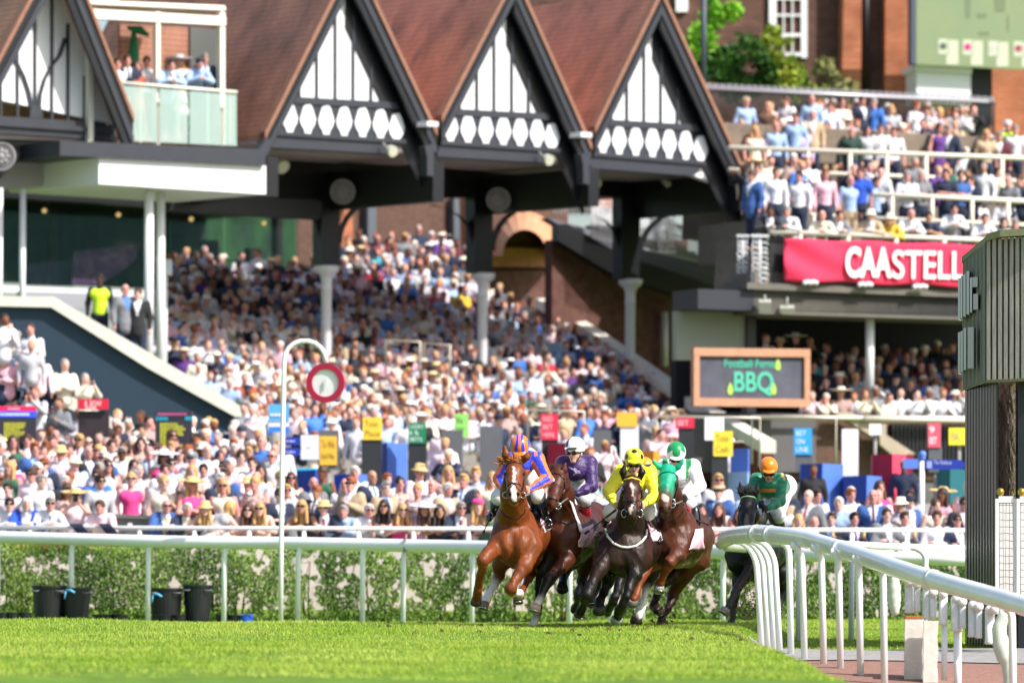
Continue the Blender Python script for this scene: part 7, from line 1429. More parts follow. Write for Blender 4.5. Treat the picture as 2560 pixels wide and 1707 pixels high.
    mb = MB(); [mb.tube([hp_(s*.082, .0, .0), hp_(s*.07, -.03, -.07), hp_(s*.012, -.05, -.118)], .0055, 5) for s in (-1, 1)]; cs = mb.build('chin_strap', m_tack, None); cs.parent = o
    return o
def whip(lab, q, a, b_, r=.009):
    p0, p1 = q(*a), q(*b_); d = p1-p0; o = MB().tube([p0, p0+d*.3, p0+d*.32, p0+d*.85, p0+d*.86, p1], [r*1.2, r*1.1, r*.7, r*.5, r*1.5, r*1.3], 7).build('whip', m_tack, None); tag(o, lab, 'whip')
A3 = lambda h: np.array(C(h)[:3])
def stripes_arm(J, q, s, n, c1, c2):
    """lengthwise stripes about the sleeve axis"""
    pass
def band(vs, a, b_):
    a, b_ = np.array(a), np.array(b_); ab = b_-a; L2 = ab.dot(ab); t = (vs-a)@ab/L2; r = vs-(a+t[:, None]*ab); ax = ab/math.sqrt(L2); x = np.cross(ax, (0, 1, 0)); x /= np.linalg.norm(x); y = np.cross(ax, x); return t, np.arctan2(r@y, r@x)
# ---------- shared leg builder: list of (px,py,d,r)
# ===== 1 chestnut =====
CH = dict(c='#743a18', dk='#55260f', hoof='#54453c', wh='#e9e1db', mz='#9a5a44')
b1 = [('c', [(1286, 1352, .2, .262), (1306, 1338, .75, .285), (1330, 1330, 1.2, .275), (1346, 1322, 1.5, .26)]), ('c', [(1283, 1330, .35, .22), (1284, 1282, .1, .165), (1284, 1228, -.15, .13), (1286, 1176, -.36, .105)]),
 ('c', [(1264, 1300, .35, .12), (1243, 1360, .06, .115)]), ('c', [(1312, 1300, .35, .12), (1330, 1362, .1, .12)]), ('c', (1262, 1366, .02, .11, .13, .17), .06), ('c', (1307, 1368, .02, .11, .13, .17), .06), ('c', [(1284, 1385, .25, .14), (1300, 1395, .8, .13), (1330, 1385, 1.2, .12)]),
 ('c', [(1286, 1160, -.42, .088), (1285.5, 1184, -.52, .108), (1285, 1210, -.64, .085), (1285, 1232, -.73, .074), (1285, 1243, -.755, .072)], .03), ('c', [(1285.5, 1190, -.38, .1), (1285, 1222, -.52, .07)], .03), ('mz', [(1285, 1240, -.72, .07), (1285, 1255, -.68, .05)], .02),
 ('c', [(1267, 1152, -.4, .032), (1264, 1136, -.44, .043), (1261, 1114, -.45, .014)], .012), ('c', [(1307, 1152, -.4, .034), (1317, 1142, -.44, .042), (1328, 1129, -.45, .013)], .012),
 ('dk', (1262.5, 1183, -.56, .016, .024, .02), .006), ('dk', (1308, 1184, -.56, .016, .024, .02), .006), ('blk', (1274.5, 1236, -.80, .017, .035, .025), .008, True), ('blk', (1295.5, 1237, -.80, .017, .035, .025), .008, True), ('blk', (1285, 1251, -.75, .05, .03, .006), .006, True),
 # forelegs
 ('c', [(1243, 1365, .05, .105), (1222, 1386, -.14, .082), (1207, 1400, -.26, .062)], .03), ('c', [(1207, 1400, -.26, .062), (1206, 1412, -.22, .05), (1202, 1440, -.05, .036), (1196, 1468, .1, .04)], .02), ('c', [(1196, 1472, .1, .045), (1194, 1484, .2, .04), (1192, 1494, .27, .045)], .02),
 ('c', [(1328, 1372, .08, .115), (1310, 1415, -.06, .078), (1288, 1452, -.18, .052)], .03), ('c', [(1284, 1456, -.2, .058), (1276, 1470, -.22, .068), (1280, 1480, -.14, .05)], .02), ('wh', [(1282, 1480, -.1, .042), (1298, 1482, .12, .036)], .02), ('c', [(1298, 1484, .14, .045), (1294, 1496, .2, .042)], .02),
 # hind legs
 ('c', [(1300, 1350, 1.35, .2), (1262, 1392, 1.0, .12), (1250, 1412, 1.05, .085), (1249, 1437, 1.12, .058)], .04), ('c', [(1249, 1437, 1.12, .056), (1238, 1460, 1.0, .037)], .02), ('wh', [(1238, 1460, 1.0, .039), (1222, 1486, .88, .038), (1218, 1494, .85, .044), (1213, 1505, .8, .04)], .015),
 ('c', [(1356, 1335, 1.5, .235), (1374, 1372, 1.15, .16), (1356, 1400, 1.1, .11), (1336, 1425, 1.2, .068)], .05), ('c', [(1334, 1428, 1.2, .062), (1322, 1442, 1.15, .05), (1312, 1462, .95, .034), (1308, 1470, .85, .044), (1303, 1480, .78, .04)], .02)]
t1, q1, v1 = horse('racehorse', 'bright chestnut racehorse with a white blaze leading the group', 60.0, b1, {**CH, 'blk': '#140d0c'}, [([(1284, 1167, 2), (1286, 1180, 3.5), (1285, 1195, 3), (1284, 1208, 2.5), (1283, 1222, 6), (1284, 1236, 6), (1286, 1250, 5)], '#f0e8e4', -2, -.4), ([(1274, 1236, 3.4), (1274.3, 1237, 3.4)], '#150d0b', -2, -.2), ([(1296, 1236.5, 3.4), (1296.3, 1237.5, 3.4)], '#150d0b', -2, -.2), ([(1262.5, 1183, 2.6), (1262.8, 1184, 2.6)], '#150d0b', -2, -.2), ([(1308.5, 1184, 2.6), (1308.8, 1185, 2.6)], '#150d0b', -2, -.2), ([(1285, 1252, 1.2), (1285.3, 1253, 1.2)], '#150d0b', -2, -.2)])
for a in ((1191, 1494, .28, 29, 18, '#4a4038', -.1, True, False), (1213, 1504, .79, 26, 18, '#7d6355', -.25), (1294, 1492, .22, 26, 15, '#4d4540', .1), (1302, 1480, .76, 22, 14, '#54453c', -.2)): hoofm(q1, t1, *a)
mane(q1, t1, [(1272, 1150, -.42, -.3), (1290, 1146, -.43, .2), (1300, 1149, -.42, .5)], '#b06a38', 60, 13, 2, nm='forelock'); mane(q1, t1, [(1262, 1140, -.3, -1.0), (1256, 1160, -.1, -1.2)], '#a8602f', 26, 18, 3)
mb = MB(); Y = 60
strap(mb, v1, [(1264, 1166), (1270, 1158), (1286, 1155), (1302, 1158), (1309, 1167)], .009, Y0=Y); strap(mb, v1, [(1264, 1166), (1261, 1190), (1263, 1212), (1268, 1232)], .008, Y0=Y); strap(mb, v1, [(1309, 1167), (1311, 1190), (1309, 1212), (1303, 1232)], .008, Y0=Y)
strap(mb, v1, [(1266, 1218), (1275, 1208), (1285, 1207), (1296, 1208), (1305, 1218)], .008, Y0=Y); strap(mb, v1, [(1285, 1208), (1270, 1226), (1266, 1235)], .006, Y0=Y); strap(mb, v1, [(1285, 1208), (1300, 1226), (1305, 1235)], .006, Y0=Y); mb.build('bridle', m_tack, t1)
mb = MB()
for x in (1264, 1307): c = q1(x, 1237, -.66); mb.tube([c+V((math.cos(a)*.034, 0, math.sin(a)*.034)) for a in np.linspace(0, 6.2832, 14)], .006, 5)
mb.build('bit_rings', m_metal, t1)
mb = MB(); mb.tube([q1(1264, 1237, -.66), q1(1256, 1232, -.3), q1(1259, 1227, .02)], .008, 5); mb.tube([q1(1307, 1237, -.66), q1(1316, 1232, -.3), q1(1319, 1226, .0)], .008, 5); strap(mb, v1, [(1252, 1278), (1262, 1290), (1284, 1297), (1298, 1294), (1310, 1282), (1315, 1268)], .008, Y0=Y, fd=0); mb.build('reins', m_tack, t1)
patch(t1, 'number_cloth', (1352, 1240, .75), (1378, 1262, 1.25), (1401, 1311, 1.3), (1362, 1330, .7), m_clothw, q1, seed=2, amp=.012); patch(t1, 'number_cloth', (1345, 1236, .5), (1353, 1242, .7), (1364, 1332, .68), (1350, 1300, .5), m_cloth, q1, seed=3, amp=.012)
patch(t1, 'number_cloth', (1212, 1258, .9), (1242, 1238, .6), (1240, 1276, .6), (1214, 1272, .9), m_cloth, q1, seed=5, amp=.014)
patch(t1, 'saddle_flap', (1316, 1238, .4), (1336, 1236, .5), (1353, 1300, .6), (1346, 1304, .5), mat('saddle_dark', '#22201f', rough=.4), q1, amp=.004, th=.02)
mb = MB(); s0 = q1(1389, 1270, 1.18)
for (a, b_) in (((1382, 1258), (1376, 1290)), ((1386, 1262), (1394, 1290)), ((1374, 1306), (1392, 1300)), ((1378, 1314), (1386, 1312))): mb.tube([q1(*a, 1.05), q1(*b_, 1.0)], .007, 4)
mb.build('cloth_print', mat('print_mauve', '#8d7a8d'), t1)
J1 = dict(head=(1299, 1124, .12), tilt=.75, chest=(1302, 1160, .42), hips=(1316, 1150, .98), shl=(1268, 1152, .36), shr=(1342, 1148, .4), ell=(1248, 1196, .2), elr=(1366, 1197, .2), wrl=(1257, 1222, .06), wrr=(1329, 1221, .04), hal=(1261, 1230, .0), har=(1318, 1226, .0), knl=(1247, 1244, .55), knr=(1344, 1240, .5), anl=(1232, 1282, .75), anr=(1362, 1294, .72), ftl=(1222, 1295, .62), ftr=(1370, 1313, .6))
OR, BL = A3('#ee7410'), A3('#1c38d0')
def sf1(vs, tags, out, near, pos):
    out[:] = BL
    for s in ('l', 'r'):
        for nm_, a, b_ in (('arm'+s, J1['sh'+s], J1['el'+s]), ('fore'+s, J1['el'+s], J1['wr'+s]), ('cuff'+s, J1['el'+s], J1['wr'+s])):
            m = tags == nm_; t, an = band(vs[m], q1(*a), q1(*b_)); out[m] = np.where((np.sin(an*3+(.6 if s == 'l' else .2)) > 0)[:, None], OR, BL)
    X, Yp = proj(vs); m = (tags == 'torso') & (Yp > 1174); out[m] = OR; m = (tags == 'torso') & (X > 1335) & (np.sin((X-1335)*.35) > .3); out[m] = OR; return out
def cf1(l, tags):
    an = np.arctan2(l[:, 0], .16+0*l[:, 1]) ; c = np.where((np.cos(l[:, 0]/np.sqrt(np.clip(1-(l[:, 2]/.15)**2, .15, 1))*78) > -.05)[:, None], OR*1.05, BL); c[tags == 'peak'] = OR; return c
j1 = jockey('jockey in orange and blue striped silks and cap crouched on the chestnut', q1, J1, None, sf1, None, cf1, boots='#121316', skin='#cf9885'); whip('black whip pointing down left of the chestnut horse', q1, (1226, 1291, .1), (1208, 1332, .05), .011)
for a, b_ in ((J1['knr'], J1['anr']), (J1['knl'], J1['anl'])): ks = MB().tube([q1(*a), q1(*a).lerp(q1(*b_), .42)], [.097, .074], 12).build('knee_cloth', mat('knee_blue', '#1d3f86', rough=.5), None); ks.parent = j1
# ===== 2 bay, head turned =====
BY = dict(c='#4a2212', dk='#22100b', blk='#15100f', hoof='#6a5a50', wh='#e4ded8', mz='#3a221a', bel='#6b5a40')
b2 = [('c', [(1412, 1340, .15, .24), (1436, 1330, .7, .28), (1462, 1320, 1.2, .275), (1478, 1308, 1.6, .25)]), ('c', [(1415, 1330, .3, .2), (1410, 1285, .12, .155), (1404, 1240, -.05, .13), (1396, 1195, -.2, .11)]),
 ('c', [(1400, 1310, .3, .12), (1392, 1360, .1, .12)]), ('c', [(1432, 1300, .3, .13), (1430, 1365, .1, .125)]), ('c', (1412, 1368, .02, .13, .13, .16), .06), ('bel', [(1425, 1388, .45, .13), (1445, 1378, .9, .13), (1465, 1350, 1.2, .15)]),
 ('c', [(1395, 1180, -.25, .09), (1392, 1206, -.36, .1), (1386, 1230, -.48, .075), (1381, 1250, -.58, .066), (1380, 1262, -.6, .062)], .03), ('c', [(1402, 1212, -.22, .095), (1392, 1238, -.38, .06)], .03), ('mz', [(1379, 1258, -.58, .064), (1381, 1270, -.55, .045)], .02),
 ('c', [(1406, 1189, -.28, .032), (1410, 1174, -.3, .042), (1414, 1157, -.31, .012)], .012), ('c', [(1383, 1180, -.2, .026), (1380, 1168, -.2, .03), (1378, 1158, -.2, .01)], .012), ('blk', (1403, 1216, -.42, .016, .02, .018), .006), ('blk', (1372, 1262, -.66, .014, .02, .02), .008, True),
 ('c', [(1428, 1372, .1, .12), (1412, 1402, -.1, .095), (1386, 1434, -.3, .062)], .03), ('blk', [(1384, 1436, -.3, .066), (1370, 1452, -.38, .068), (1362, 1468, -.42, .048), (1354, 1488, -.5, .038), (1348, 1500, -.54, .045)], .02), ('wh', [(1347, 1502, -.55, .044), (1342, 1512, -.58, .042)], .01),
 ('blk', [(1378, 1390, .15, .11), (1360, 1424, .1, .075), (1352, 1465, .2, .062), (1347, 1500, .3, .04), (1346, 1515, .35, .045)], .03), ('blk', [(1346, 1515, .35, .045), (1340, 1545, .3, .036)], .02), ('wh', [(1339, 1546, .3, .038), (1335, 1558, .26, .034)], .01),
 ('c', [(1478, 1320, 1.65, .235), (1482, 1380, 1.5, .16), (1462, 1420, 1.6, .09)], .05), ('blk', [(1462, 1420, 1.6, .07), (1456, 1450, 1.6, .05), (1470, 1490, 1.5, .04)], .03), ('blk', [(1440, 1390, 1.3, .12), (1416, 1418, 1.1, .07), (1408, 1445, .95, .046), (1406, 1460, .8, .05)], .03)]
t2, q2, v2 = horse('racehorse', 'dark bay racehorse with a white star and black legs behind the chestnut', 60.9, b2, BY, [([(1378, 1192, 3), (1381, 1198, 5)], '#efe6e0', -2, 0), ([(1402, 1217, 2.8), (1402.3, 1218, 2.8)], '#150d0b', -2, -.2), ([(1373, 1262, 3), (1373.3, 1263, 3)], '#150d0b', -2, -.2)])
for a in ((1341, 1510, -.59, 32, 20, '#a08a7c', -.3), (1334, 1556, .25, 24, 12, '#d9d2cc', -.2), (1406, 1462, .74, 32, 16, '#1c1816', 0, True, False), (1474, 1496, 1.45, 26, 16, '#2c2622', .2)): hoofm(q2, t2, *a)
mane(q2, t2, [(1378, 1176, -.24, -.4), (1392, 1168, -.26, .1), (1404, 1172, -.24, .5)], '#191514', 90, 15, 4, nm='forelock')
mb = MB(); Y = 60.9; strap(mb, v2, [(1374, 1184), (1385, 1182), (1400, 1186), (1411, 1198)], .009, Y0=Y); strap(mb, v2, [(1411, 1198), (1412, 1220), (1404, 1244), (1396, 1262)], .008, Y0=Y); strap(mb, v2, [(1368, 1240), (1376, 1244), (1388, 1246), (1398, 1256)], .008, Y0=Y); strap(mb, v2, [(1400, 1300), (1420, 1310), (1440, 1300)], .007, Y0=Y, fd=0); mb.build('bridle', m_tack, t2)
mb = MB(); c = q2(1395, 1264, -.62); mb.tube([c+V((math.cos(a)*.036, 0, math.sin(a)*.036)) for a in np.linspace(0, 6.2832, 14)], .007, 5); mb.build('bit_rings', m_metal, t2)
mb = MB(); mb.tube([c, q2(1412, 1250, -.3), q2(1430, 1238, .02)], .011, 5); mb.build('reins', mat('rein_grey', '#6d6a68', rough=.5), t2); mb = MB(); mb.tube([q2(1432, 1238, .0), q2(1446, 1252, .15), q2(1456, 1266, .3), q2(1450, 1274, .35), q2(1434, 1256, .2), q2(1426, 1244, .05)], .009, 5); mb.build('rein_loop', m_tan, t2)
patch(t2, 'number_cloth', (1424, 1250, .5), (1432, 1256, .6), (1460, 1332, .62), (1452, 1330, .5), m_clothw, q2, seed=7, amp=.012); patch(t2, 'number_cloth', (1456, 1322, .8), (1484, 1308, 1.2), (1485, 1370, 1.2), (1446, 1366, .75), m_cloth, q2, seed=8, amp=.02)
mb = MB(); mb.hexa([q2(1420, 1250, .4), q2(1428, 1250, .5), q2(1462, 1338, .55), q2(1450, 1346, .45)], [q2(1424, 1250, .6), q2(1432, 1250, .7), q2(1466, 1338, .7), q2(1454, 1346, .65)]); mb.build('saddle_flap', mat('saddle_dark', '#22201f', rough=.4), t2)
MB().tube([q2(1450, 1352, .5), q2(1436, 1390, .3), q2(1420, 1400, .6)], .02, 6).build('girth', m_tack, t2)
J2 = dict(head=(1437, 1130, -.02), tilt=.12, chest=(1440, 1172, .22), hips=(1448, 1178, .8), shl=(1408, 1158, .2), shr=(1474, 1158, .22), ell=(1402, 1202, .1), elr=(1480, 1215, .1), wrl=(1420, 1228, -.02), wrr=(1446, 1233, .0), hal=(1425, 1234, -.04), har=(1434, 1232, -.03), knl=(1410, 1250, .5), knr=(1460, 1246, .42), anl=(1400, 1300, .8), anr=(1466, 1318, .62), ftl=(1398, 1310, .7), ftr=(1468, 1338, .5))
PU = A3('#34125c')
def sf2(vs, tags, out, near, pos):
    out[:] = PU; X, Yp = proj(vs); fr = vs[:, 1] < float(q2(0, 0, .2).y)
    for (x0, y0), (x1, y1), w_ in (((1424, 1168), (1438, 1176), 1.6), ((1438, 1174), (1440, 1182), 3.0), ((1440, 1176), (1449, 1178), 1.5), ((1439, 1181), (1434, 1187), 1.6), ((1440, 1181), (1450, 1182), 1.5), ((1438, 1171), (1439, 1171.5), 2.2)):
        ax, ay = x1-x0, y1-y0; t = np.clip(((X-x0)*ax+(Yp-y0)*ay)/(ax*ax+ay*ay), 0, 1); m = (np.hypot(X-x0-t*ax, Yp-y0-t*ay) < w_) & fr & (tags == 'torso'); out[m] = A3('#b9a8d0')
    return out
def cf2(l, tags):
    W_ = A3('#f0f0f2'); qd = (l[:, 0] > -.025); c = np.where(qd[:, None], W_, PU); c[(l[:, 2] < -.03) & ~qd] = A3('#e8e8ea')*.9; m = tags == 'peak'; c[m] = np.where(qd[m][:, None], A3('#17171c'), W_); c[(l[:, 0] > .055) & (l[:, 2] < -.06)] = A3('#2b3566'); return c
j2 = jockey('jockey in plain purple silks with a white figure emblem on the chest', q2, J2, None, sf2, None, cf2, boot_top='#b8203c', gloves='#16161a', skin='#dcae9c', look=-.5)
mb = MB(); a = q2(*J2['knr']); b_ = q2(*J2['anr']); mb.tube([a.lerp(b_, -.05), a.lerp(b_, .24)], [.088, .076], 12); k2 = mb.build('knee_band', mat('knee_black', '#17171b', rough=.6), None); k2.parent = j2
# ===== 3 dark brown with yellow jockey =====
DB = dict(c='#281710', dk='#130c0a', blk='#120f0f', hoof='#3b332e', wh='#e6e2dc', mz='#241c1b', br='#3a1c0e')
b3 = [('c', [(1562, 1375, .2, .29), (1586, 1362, .75, .30), (1612, 1352, 1.2, .285), (1622, 1348, 1.5, .27)]), ('c', [(1565, 1350, .35, .22), (1574, 1306, .1, .155), (1578, 1262, -.15, .125), (1580, 1222, -.34, .105)]),
 ('c', [(1540, 1325, .35, .12), (1512, 1392, .06, .125)]), ('br', [(1600, 1325, .35, .12), (1602, 1395, .1, .13)]), ('c', (1540, 1392, .02, .12, .13, .18), .06), ('c', (1588, 1396, .02, .12, .13, .18), .06), ('c', [(1564, 1416, .2, .12), (1580, 1410, .8, .15)]),
 ('br', [(1580, 1204, -.42, .088), (1580, 1226, -.52, .108), (1580, 1252, -.64, .086), (1580, 1276, -.72, .074), (1580, 1287, -.74, .072)], .03), ('c', [(1580, 1235, -.38, .1), (1580, 1262, -.52, .072)], .03), ('mz', [(1581, 1286, -.73, .068), (1581, 1303, -.68, .048)], .02),
 ('dk', [(1560, 1198, -.38, .028), (1558, 1180, -.39, .042), (1562, 1162, -.4, .016)], .012), ('dk', [(1600, 1198, -.38, .028), (1604, 1180, -.39, .042), (1602, 1164, -.4, .016)], .012), ('blk', (1556, 1225, -.56, .016, .024, .02), .006), ('blk', (1604, 1225, -.56, .016, .024, .02), .006), ('blk', (1570, 1285, -.8, .017, .035, .024), .008, True), ('blk', (1592, 1286, -.8, .017, .035, .024), .008, True), ('blk', (1581, 1298, -.74, .05, .03, .006), .006, True),
 ('c', [(1512, 1390, .06, .115), (1498, 1418, -.1, .085), (1482, 1454, -.2, .056)], .03), ('blk', [(1480, 1460, -.22, .06), (1467, 1486, -.26, .07), (1462, 1496, -.16, .05), (1458, 1512, .06, .036), (1454, 1522, .16, .045), (1452, 1530, .22, .04)], .02),
 ('blk', [(1530, 1400, 1.2, .16), (1518, 1436, .95, .085), (1519, 1458, 1.0, .06), (1508, 1480, .95, .038), (1500, 1500, .85, .043), (1498, 1514, .82, .04)], .03), ('dk', [(1600, 1395, .1, .12), (1584, 1438, -.05, .082), (1572, 1474, -.15, .055), (1566, 1490, -.18, .056)], .03), ('blk', [(1566, 1490, -.18, .056), (1558, 1508, -.16, .046), (1549, 1526, -.05, .052), (1545, 1540, .06, .044)], .02),
 ('c', [(1628, 1352, 1.5, .235), (1640, 1396, 1.2, .15), (1630, 1430, 1.2, .085), (1620, 1452, 1.3, .055), (1614, 1470, 1.2, .038)], .05), ('wh', [(1613, 1474, 1.2, .038), (1607, 1506, 1.05, .037), (1602, 1522, 1.0, .048), (1596, 1540, .92, .042)], .02)]
t3, q3, v3 = horse('racehorse', 'dark brown racehorse with a white breast girth carrying the yellow jockey', 60.2, b3, DB, [([(1577, 1208, 3), (1580, 1216, 5), (1582, 1226, 1.5), (1581, 1238, 1.2)], '#cdbcb2', -2, -.3), ([(1580, 1262, 2), (1576, 1274, 5), (1575, 1284, 3)], '#cdbcb2', -2, -.3), ([(1601, 1240, 4), (1597, 1260, 4)], '#6b3a20', -2, -.3), ([(1570, 1284, 3.6), (1570.3, 1285, 3.6)], '#070505', -2, -.2), ([(1593, 1285, 3.6), (1593.3, 1286, 3.6)], '#070505', -2, -.2), ([(1556, 1224, 2.6), (1556.3, 1225, 2.6)], '#070505', -2, -.2), ([(1604, 1224, 2.6), (1604.3, 1225, 2.6)], '#070505', -2, -.2)])
for a in ((1450, 1528, .24, 27, 14, '#3b3734', -.2, True), (1498, 1512, .8, 34, 22, '#4a443f', 0, True, False), (1543, 1540, .08, 32, 16, '#8d8f8c', -.1, True), (1593, 1540, .9, 32, 18, '#3c2a24', -.2, True, False)): hoofm(q3, t3, *a)
mb = MB(); Y = 60.2; strap(mb, v3, [(1557, 1216), (1556, 1240), (1560, 1262), (1566, 1282)], .009, Y0=Y); strap(mb, v3, [(1603, 1216), (1605, 1240), (1600, 1262), (1594, 1282)], .009, Y0=Y); strap(mb, v3, [(1559, 1248), (1570, 1252), (1581, 1252), (1592, 1252), (1602, 1248)], .011, Y0=Y); strap(mb, v3, [(1562, 1262), (1570, 1258), (1581, 1258), (1592, 1258), (1599, 1264)], .007, Y0=Y); mb.build('bridle', m_tack, t3)
mb = MB(); strap(mb, v3, [(1554, 1207), (1562, 1199), (1580, 1194), (1598, 1199), (1605, 1208)], .011, Y0=Y); mb.build('browband', mat('browband_yellow', '#d9c23a', rough=.4, nz=.5, ns=90), t3)
mb = MB(); strap(mb, v3, [(1514, 1322), (1519, 1340), (1534, 1358), (1552, 1366), (1570, 1368), (1590, 1364), (1606, 1352), (1616, 1338), (1617, 1324)], .014, Y0=Y, off=.012, fd=0, n=6); mb.build('breast_girth', mat('girth_white', '#dcdad2', rough=.7, nz=.15, ns=20), t3)
mb = MB(); 
for x in (1560, 1601): c = q3(x, 1283, -.68); mb.tube([c+V((math.cos(a)*.03, 0, math.sin(a)*.045)) for a in np.linspace(0, 6.2832, 14)], .006, 5)
mb.build('bit_rings', m_metal, t3); mb = MB(); mb.tube([q3(1560, 1282, -.66), q3(1548, 1276, -.3), q3(1541, 1266, -.05)], .008, 5); mb.tube([q3(1601, 1282, -.66), q3(1606, 1274, -.3), q3(1606, 1266, -.05)], .008, 5); mb.build('reins', m_tack, t3)
patch(t3, 'number_cloth', (1530, 1286, .45), (1540, 1286, .5), (1500, 1335, .7), (1468, 1350, .9), m_cloth, q3, seed=9, amp=.012); patch(t3, 'number_cloth', (1606, 1266, .4), (1618, 1268, .5), (1652, 1350, .6), (1632, 1352, .5), m_cloth, q3, seed=10, amp=.01); patch(t3, 'number_cloth', (1640, 1290, .85), (1652, 1300, 1.1), (1660, 1352, 1.1), (1648, 1350, .85), m_clothw, q3, seed=11, amp=.01)
mb = MB(); mb.hexa([q3(1612, 1268, .4), q3(1626, 1272, .5), q3(1640, 1352, .6), q3(1626, 1356, .5)], [q3(1616, 1268, .6), q3(1630, 1272, .7), q3(1644, 1352, .8), q3(1630, 1356, .7)]).hexa([q3(1530, 1290, .5), q3(1540, 1286, .45), q3(1508, 1350, .6), q3(1498, 1346, .7)], [q3(1534, 1292, .7), q3(1544, 1288, .65), q3(1512, 1352, .8), q3(1502, 1348, .9)]); mb.build('saddle_flap', mat('saddle_dark', '#22201f', rough=.4), t3)
J3 = dict(head=(1585, 1158, .0), tilt=.3, chest=(1586, 1202, .3), hips=(1590, 1214, .9), shl=(1552, 1180, .28), shr=(1622, 1180, .28), ell=(1522, 1228, .18), elr=(1640, 1240, .15), wrl=(1532, 1253, .0), wrr=(1613, 1258, -.02), hal=(1541, 1264, -.06), har=(1605, 1264, -.06), knl=(1528, 1280, .45), knr=(1618, 1276, .4), anl=(1508, 1325, .8), anr=(1640, 1330, .7), ftl=(1500, 1338, .7), ftr=(1646, 1352, .58))
YE = A3('#e8e01e'); BK = A3('#15151a')
def sf3(vs, tags, out, near, pos):
    out[:] = YE; X, Yp = proj(vs)
    for (cx_, cy_, rx_, ry_) in ((1619, 1158, 11, 9), ): m = ((X-cx_)/rx_)**2+((Yp-cy_)/ry_)**2 < 1; out[m] = BK
    for s in ('l', 'r'):
        m = np.isin(tags, ['fore'+s, 'cuff'+s]); t, an = band(vs[m], q3(*J3['el'+s]), q3(*J3['wr'+s])); k = (t > .9) & (t < .98); idx = np.where(m)[0][k]; out[idx] = BK
    return out
def cf3(l, tags):
    c = np.tile(YE, (len(l), 1)); d = l/np.linalg.norm(l, axis=1)[:, None]
    for v_ in ((0, -.55, .83), (-.75, -.55, .3), (.75, -.55, .3), (0, .5, .8), (-.8, .5, .2), (.8, .5, .2)):
        v_ = np.array(v_)/np.linalg.norm(v_); m = (d@v_ > .965) & (tags != 'peak'); c[m] = BK
    return c
j3 = jockey('jockey in lemon yellow silks and a yellow cap with black spots', q3, J3, None, sf3, None, cf3, skin='#d7a491'); whip('long black whip held low in front of the yellow jockey', q3, (1540, 1274, -.05), (1462, 1334, .1), .012)
# ===== 4 bay with green hood =====
B4 = dict(c='#4d2615', dk='#28120a', blk='#1c1412', hoof='#6f7172', wh='#d8d0c8', mz='#4b3a33', hood='#13a07c', bel='#7a6a44', leg='#74391b')
b4 = [('c', [(1690, 1345, .25, .26), (1708, 1340, .75, .28), (1722, 1335, 1.2, .27), (1728, 1342, 1.5, .25)]), ('c', [(1690, 1325, .35, .2), (1682, 1285, .12, .15), (1674, 1240, -.1, .125), (1669, 1200, -.25, .105)]), ('c', [(1706, 1300, .35, .13), (1702, 1365, .1, .135)]), ('dk', [(1668, 1320, .3, .12), (1662, 1385, .1, .12)]), ('c', (1690, 1378, .04, .12, .13, .16), .06), ('bel', [(1690, 1402, .3, .1), (1715, 1385, .9, .14), (1738, 1360, 1.3, .15)]),
 ('hood', [(1669, 1176, -.35, .088), (1668, 1200, -.45, .112), (1665, 1222, -.55, .09)], .03), ('c', [(1664, 1232, -.58, .082), (1662, 1255, -.68, .075), (1662, 1270, -.72, .072)], .03), ('c', [(1670, 1212, -.3, .1), (1668, 1242, -.48, .072)], .03), ('mz', [(1662, 1268, -.71, .07), (1662, 1284, -.66, .05)], .02), ('hood', [(1665, 1222, -.56, .092), (1675, 1240, -.62, .03)], .01),
 ('hood', [(1655, 1170, -.34, .036), (1645, 1165, -.36, .034), (1636, 1156, -.38, .022), (1632, 1149, -.39, .012)], .015), ('hood', [(1686, 1172, -.34, .036), (1696, 1166, -.36, .034), (1704, 1156, -.38, .022), (1708, 1148, -.39, .012)], .015), ('br', (1646, 1208, -.5, .016, .05, .05), .008), ('br', (1691, 1208, -.5, .02, .06, .055), .008), ('blk', (1692, 1209, -.53, .013, .03, .018), .005), ('blk', (1652, 1272, -.78, .016, .035, .022), .008, True), ('blk', (1673, 1273, -.78, .016, .035, .022), .008, True),
 ('c', [(1704, 1368, .1, .12), (1692, 1388, -.08, .09), (1674, 1404, -.22, .064)], .03), ('leg', [(1674, 1404, -.22, .062), (1668, 1418, -.2, .05), (1656, 1442, -.12, .036), (1651, 1455, -.08, .043), (1649, 1464, -.06, .04)], .02), ('leg', [(1655, 1392, .2, .1), (1616, 1420, .1, .07), (1603, 1445, .0, .05), (1594, 1476, -.08, .034), (1590, 1488, -.1, .042), (1584, 1498, -.14, .038)], .03),
 ('c', [(1738, 1345, 1.5, .235), (1735, 1395, 1.3, .17), (1712, 1430, 1.35, .12), (1690, 1470, 1.5, .072), (1683, 1488, 1.52, .066)], .05), ('dk', [(1683, 1488, 1.52, .062), (1670, 1520, 1.35, .038), (1656, 1548, 1.2, .042), (1651, 1560, 1.15, .042)], .03), ('dk', [(1700, 1420, 1.4, .13), (1650, 1460, 1.2, .06), (1641, 1490, 1.1, .042), (1635, 1512, 1.0, .046), (1644, 1526, .9, .04)], .04)]
t4, q4, v4 = horse('racehorse', 'bay racehorse wearing a bright green hood, right of the dark brown one', 60.9, b4, {**B4, 'br': '#4a2a1c'}, [([(1660, 1240, 7), (1664, 1246, 8)], '#b9ab9e', -2, -.4), ([(1652, 1271, 3.2), (1652.3, 1272, 3.2)], '#150d0b', -2, -.2), ([(1673, 1272, 3.2), (1673.3, 1273, 3.2)], '#150d0b', -2, -.2)])
